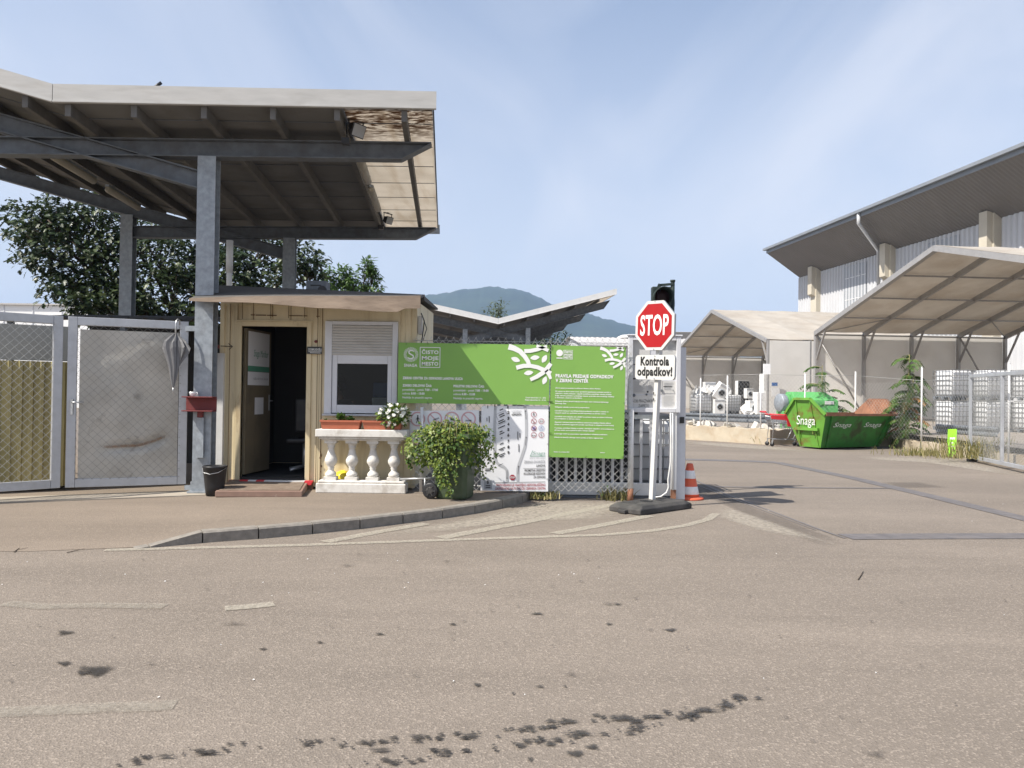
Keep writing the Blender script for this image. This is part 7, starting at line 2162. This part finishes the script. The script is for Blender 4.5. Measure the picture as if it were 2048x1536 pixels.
tuft(W(1838, 900, 21.4) * V((1, 1, 0)) if False else V((W(1838, 900, 21.4).x, 21.4, 0)), 240, .42, .30, 1, 'dry_weed_grass', 'dry weeds at the foot of the yard fence between skip and lime sign')
tuft(V((W(1985, 900, 18.6).x, 19.2, .1)), 320, .5, .7, 2, 'dry_weed_grass', 'dry tangled weeds behind the right mesh gate')
tuft(V((W(1545, 895, 25.6).x, 25.7, 0)), 70, .25, .4, 3, 'dry_weed_grass', 'small tuft of weeds at the low wall by the shopping cart')
tuft(V((W(1085, 996, 11.4).x, 11.35, .03)), 140, .12, .14, 4, 'dry_weed_grass', 'low weeds at the kerb end below the white site map')
tuft(V((W(1230, 1000, 11.5).x, 11.5, .0)), 90, .14, .25, 6, 'dry_weed_grass', 'dry stalks below the sliding gate beside the rusty post foot')

# trees
def tree(name, base, trunk_h, clumps, nl, size, seed, label, mats, shape, wood=True):
    rg = random.Random(seed)
    root = thing(name, base, label, 'tree')
    tb = MB(); lf = MB()
    fork = base + V((0, 0, trunk_h))
    tb.tube([base, base.lerp(fork, .5) + V((.08, 0, 0)), fork], [.22, .18, .15] if wood else [.06, .05, .04], 10)
    tot = sum(c[1] ** 2 for c in clumps)
    for c, r in clumps:
        c = V(c)
        mid = fork.lerp(c, .55) + rv(rg, .25)
        tb.tube([fork - V((0, 0, .1)), mid, c], [.085, .05, .02] if wood else [.03, .02, .01], 7)
        n = int(nl * r * r / tot)
        subs = [c + rv(rg, r * .85) for _ in range(int(7 + r * 5))]
        for s_ in subs:
            tb.tube([mid.lerp(c, .6), s_], [.02, .006] if wood else [.012, .004], 5)
        for i in range(n):
            s_ = rg.choice(subs)
            q = rv(rg)
            p = s_ + V((q.x, q.y, q.z * .8)) * r * .52
            d = (p - c).normalized() * .5 + V((rg.uniform(-1, 1), rg.uniform(-1, 1), rg.uniform(-.9, .35)))
            nr = V((rg.uniform(-.6, .6), rg.uniform(-.9, .3), 1))
            put_leaf(lf, p, d, nr, size * rg.uniform(.7, 1.25), shape, 0 if rg.random() < .78 else 1, .2)
    tb.build('trunk', BARK, root); lf.build('crown', mats, root)
cl = []
for px, py, Y, r in ((95, 440, 20.5, .9), (75, 500, 20.2, .75), (150, 420, 21, 1.0), (160, 500, 20.5, 1.0), (130, 560, 20.3, .75), (215, 560, 20.5, .95), (210, 600, 20, .75), (250, 470, 21.5, 1.1), (320, 520, 21, 1.1), (340, 590, 20.6, 1.0), (400, 470, 21.8, 1.0), (460, 560, 21, .9), (380, 610, 20.6, .9), (470, 510, 21.8, .9), (545, 565, 21.3, .85), (590, 530, 21.8, .8), (520, 500, 22, .8), (60, 430, 20.8, .55), (615, 525, 21.8, .35), (640, 540, 21.8, .25), (280, 620, 20.4, .8), (180, 610, 19.8, .6), (480, 600, 20.8, .8)):
    cl.append((W(px, py, Y), r))
tree('oak_tree', V((-8.6, 21.2, .05)), 2.6, cl, 12500, .185, 12, 'large dark lobed-leaf tree behind the near canopy and kiosk', [OAK, OAK2], OAKSHAPE)
cl = [(W(px, py, 26), r * 1.4) for px, py, r in ((672, 558, .32), (690, 552, .28), (735, 535, .18), (738, 556, .24), (708, 568, .30), (720, 576, .3), (660, 572, .25), (755, 580, .14), (741, 520, .10), (745, 545, .16))]
tree('young_tree', V((-5.2, 26.1, .05)), 2.8, cl, 1900, .18, 13, 'young light green tree with upright shoots right of the kiosk roof vent', [AIL, AIL], LANCE, False)
cl = [(W(px, py, 85), r) for px, py, r in ((985, 628, 1.3), (1000, 618, 1.0), (990, 640, 1.4))]
tree('bare_tree', V((-1.8, 85, 0)), 6.5, cl, 420, .4, 14, 'sparse thin treetop above the valley of the far canopy', [OAK2, OAK2], LANCE, False)
cl = [(W(px, py, 95), r) for px, py, r in ((1075, 690, 2.0), (1100, 685, 1.8), (1120, 690, 1.6), (1060, 695, 1.5))]
tree('far_bush', V((4.5, 95, 0)), 4.2, cl, 1600, .5, 15, 'low dark bush left of the far white warehouse', [OAK, OAK2], LANCE, False)

# ================================================================== HAZE
hm = bpy.data.materials.new('haze'); hm.use_nodes = True
t = hm.node_tree; t.nodes.clear()
o = N(t, 'ShaderNodeOutputMaterial'); pv = N(t, 'ShaderNodeVolumePrincipled')
pv.inputs['Color'].default_value = (.46, .66, 1.0, 1); pv.inputs['Density'].default_value = 2.3e-4; pv.inputs['Anisotropy'].default_value = .0
t.links.new(pv.outputs[0], o.inputs['Volume'])
mb = MB(); mb.box(-2600, 2600, -50, 5000, -1.2, 345)
hz = mb.build('haze', hm); tag(hz, kind='stuff')
S.cycles.volume_max_steps = 64
S.cycles.max_bounces = 8
S.cycles.transparent_max_bounces = 24
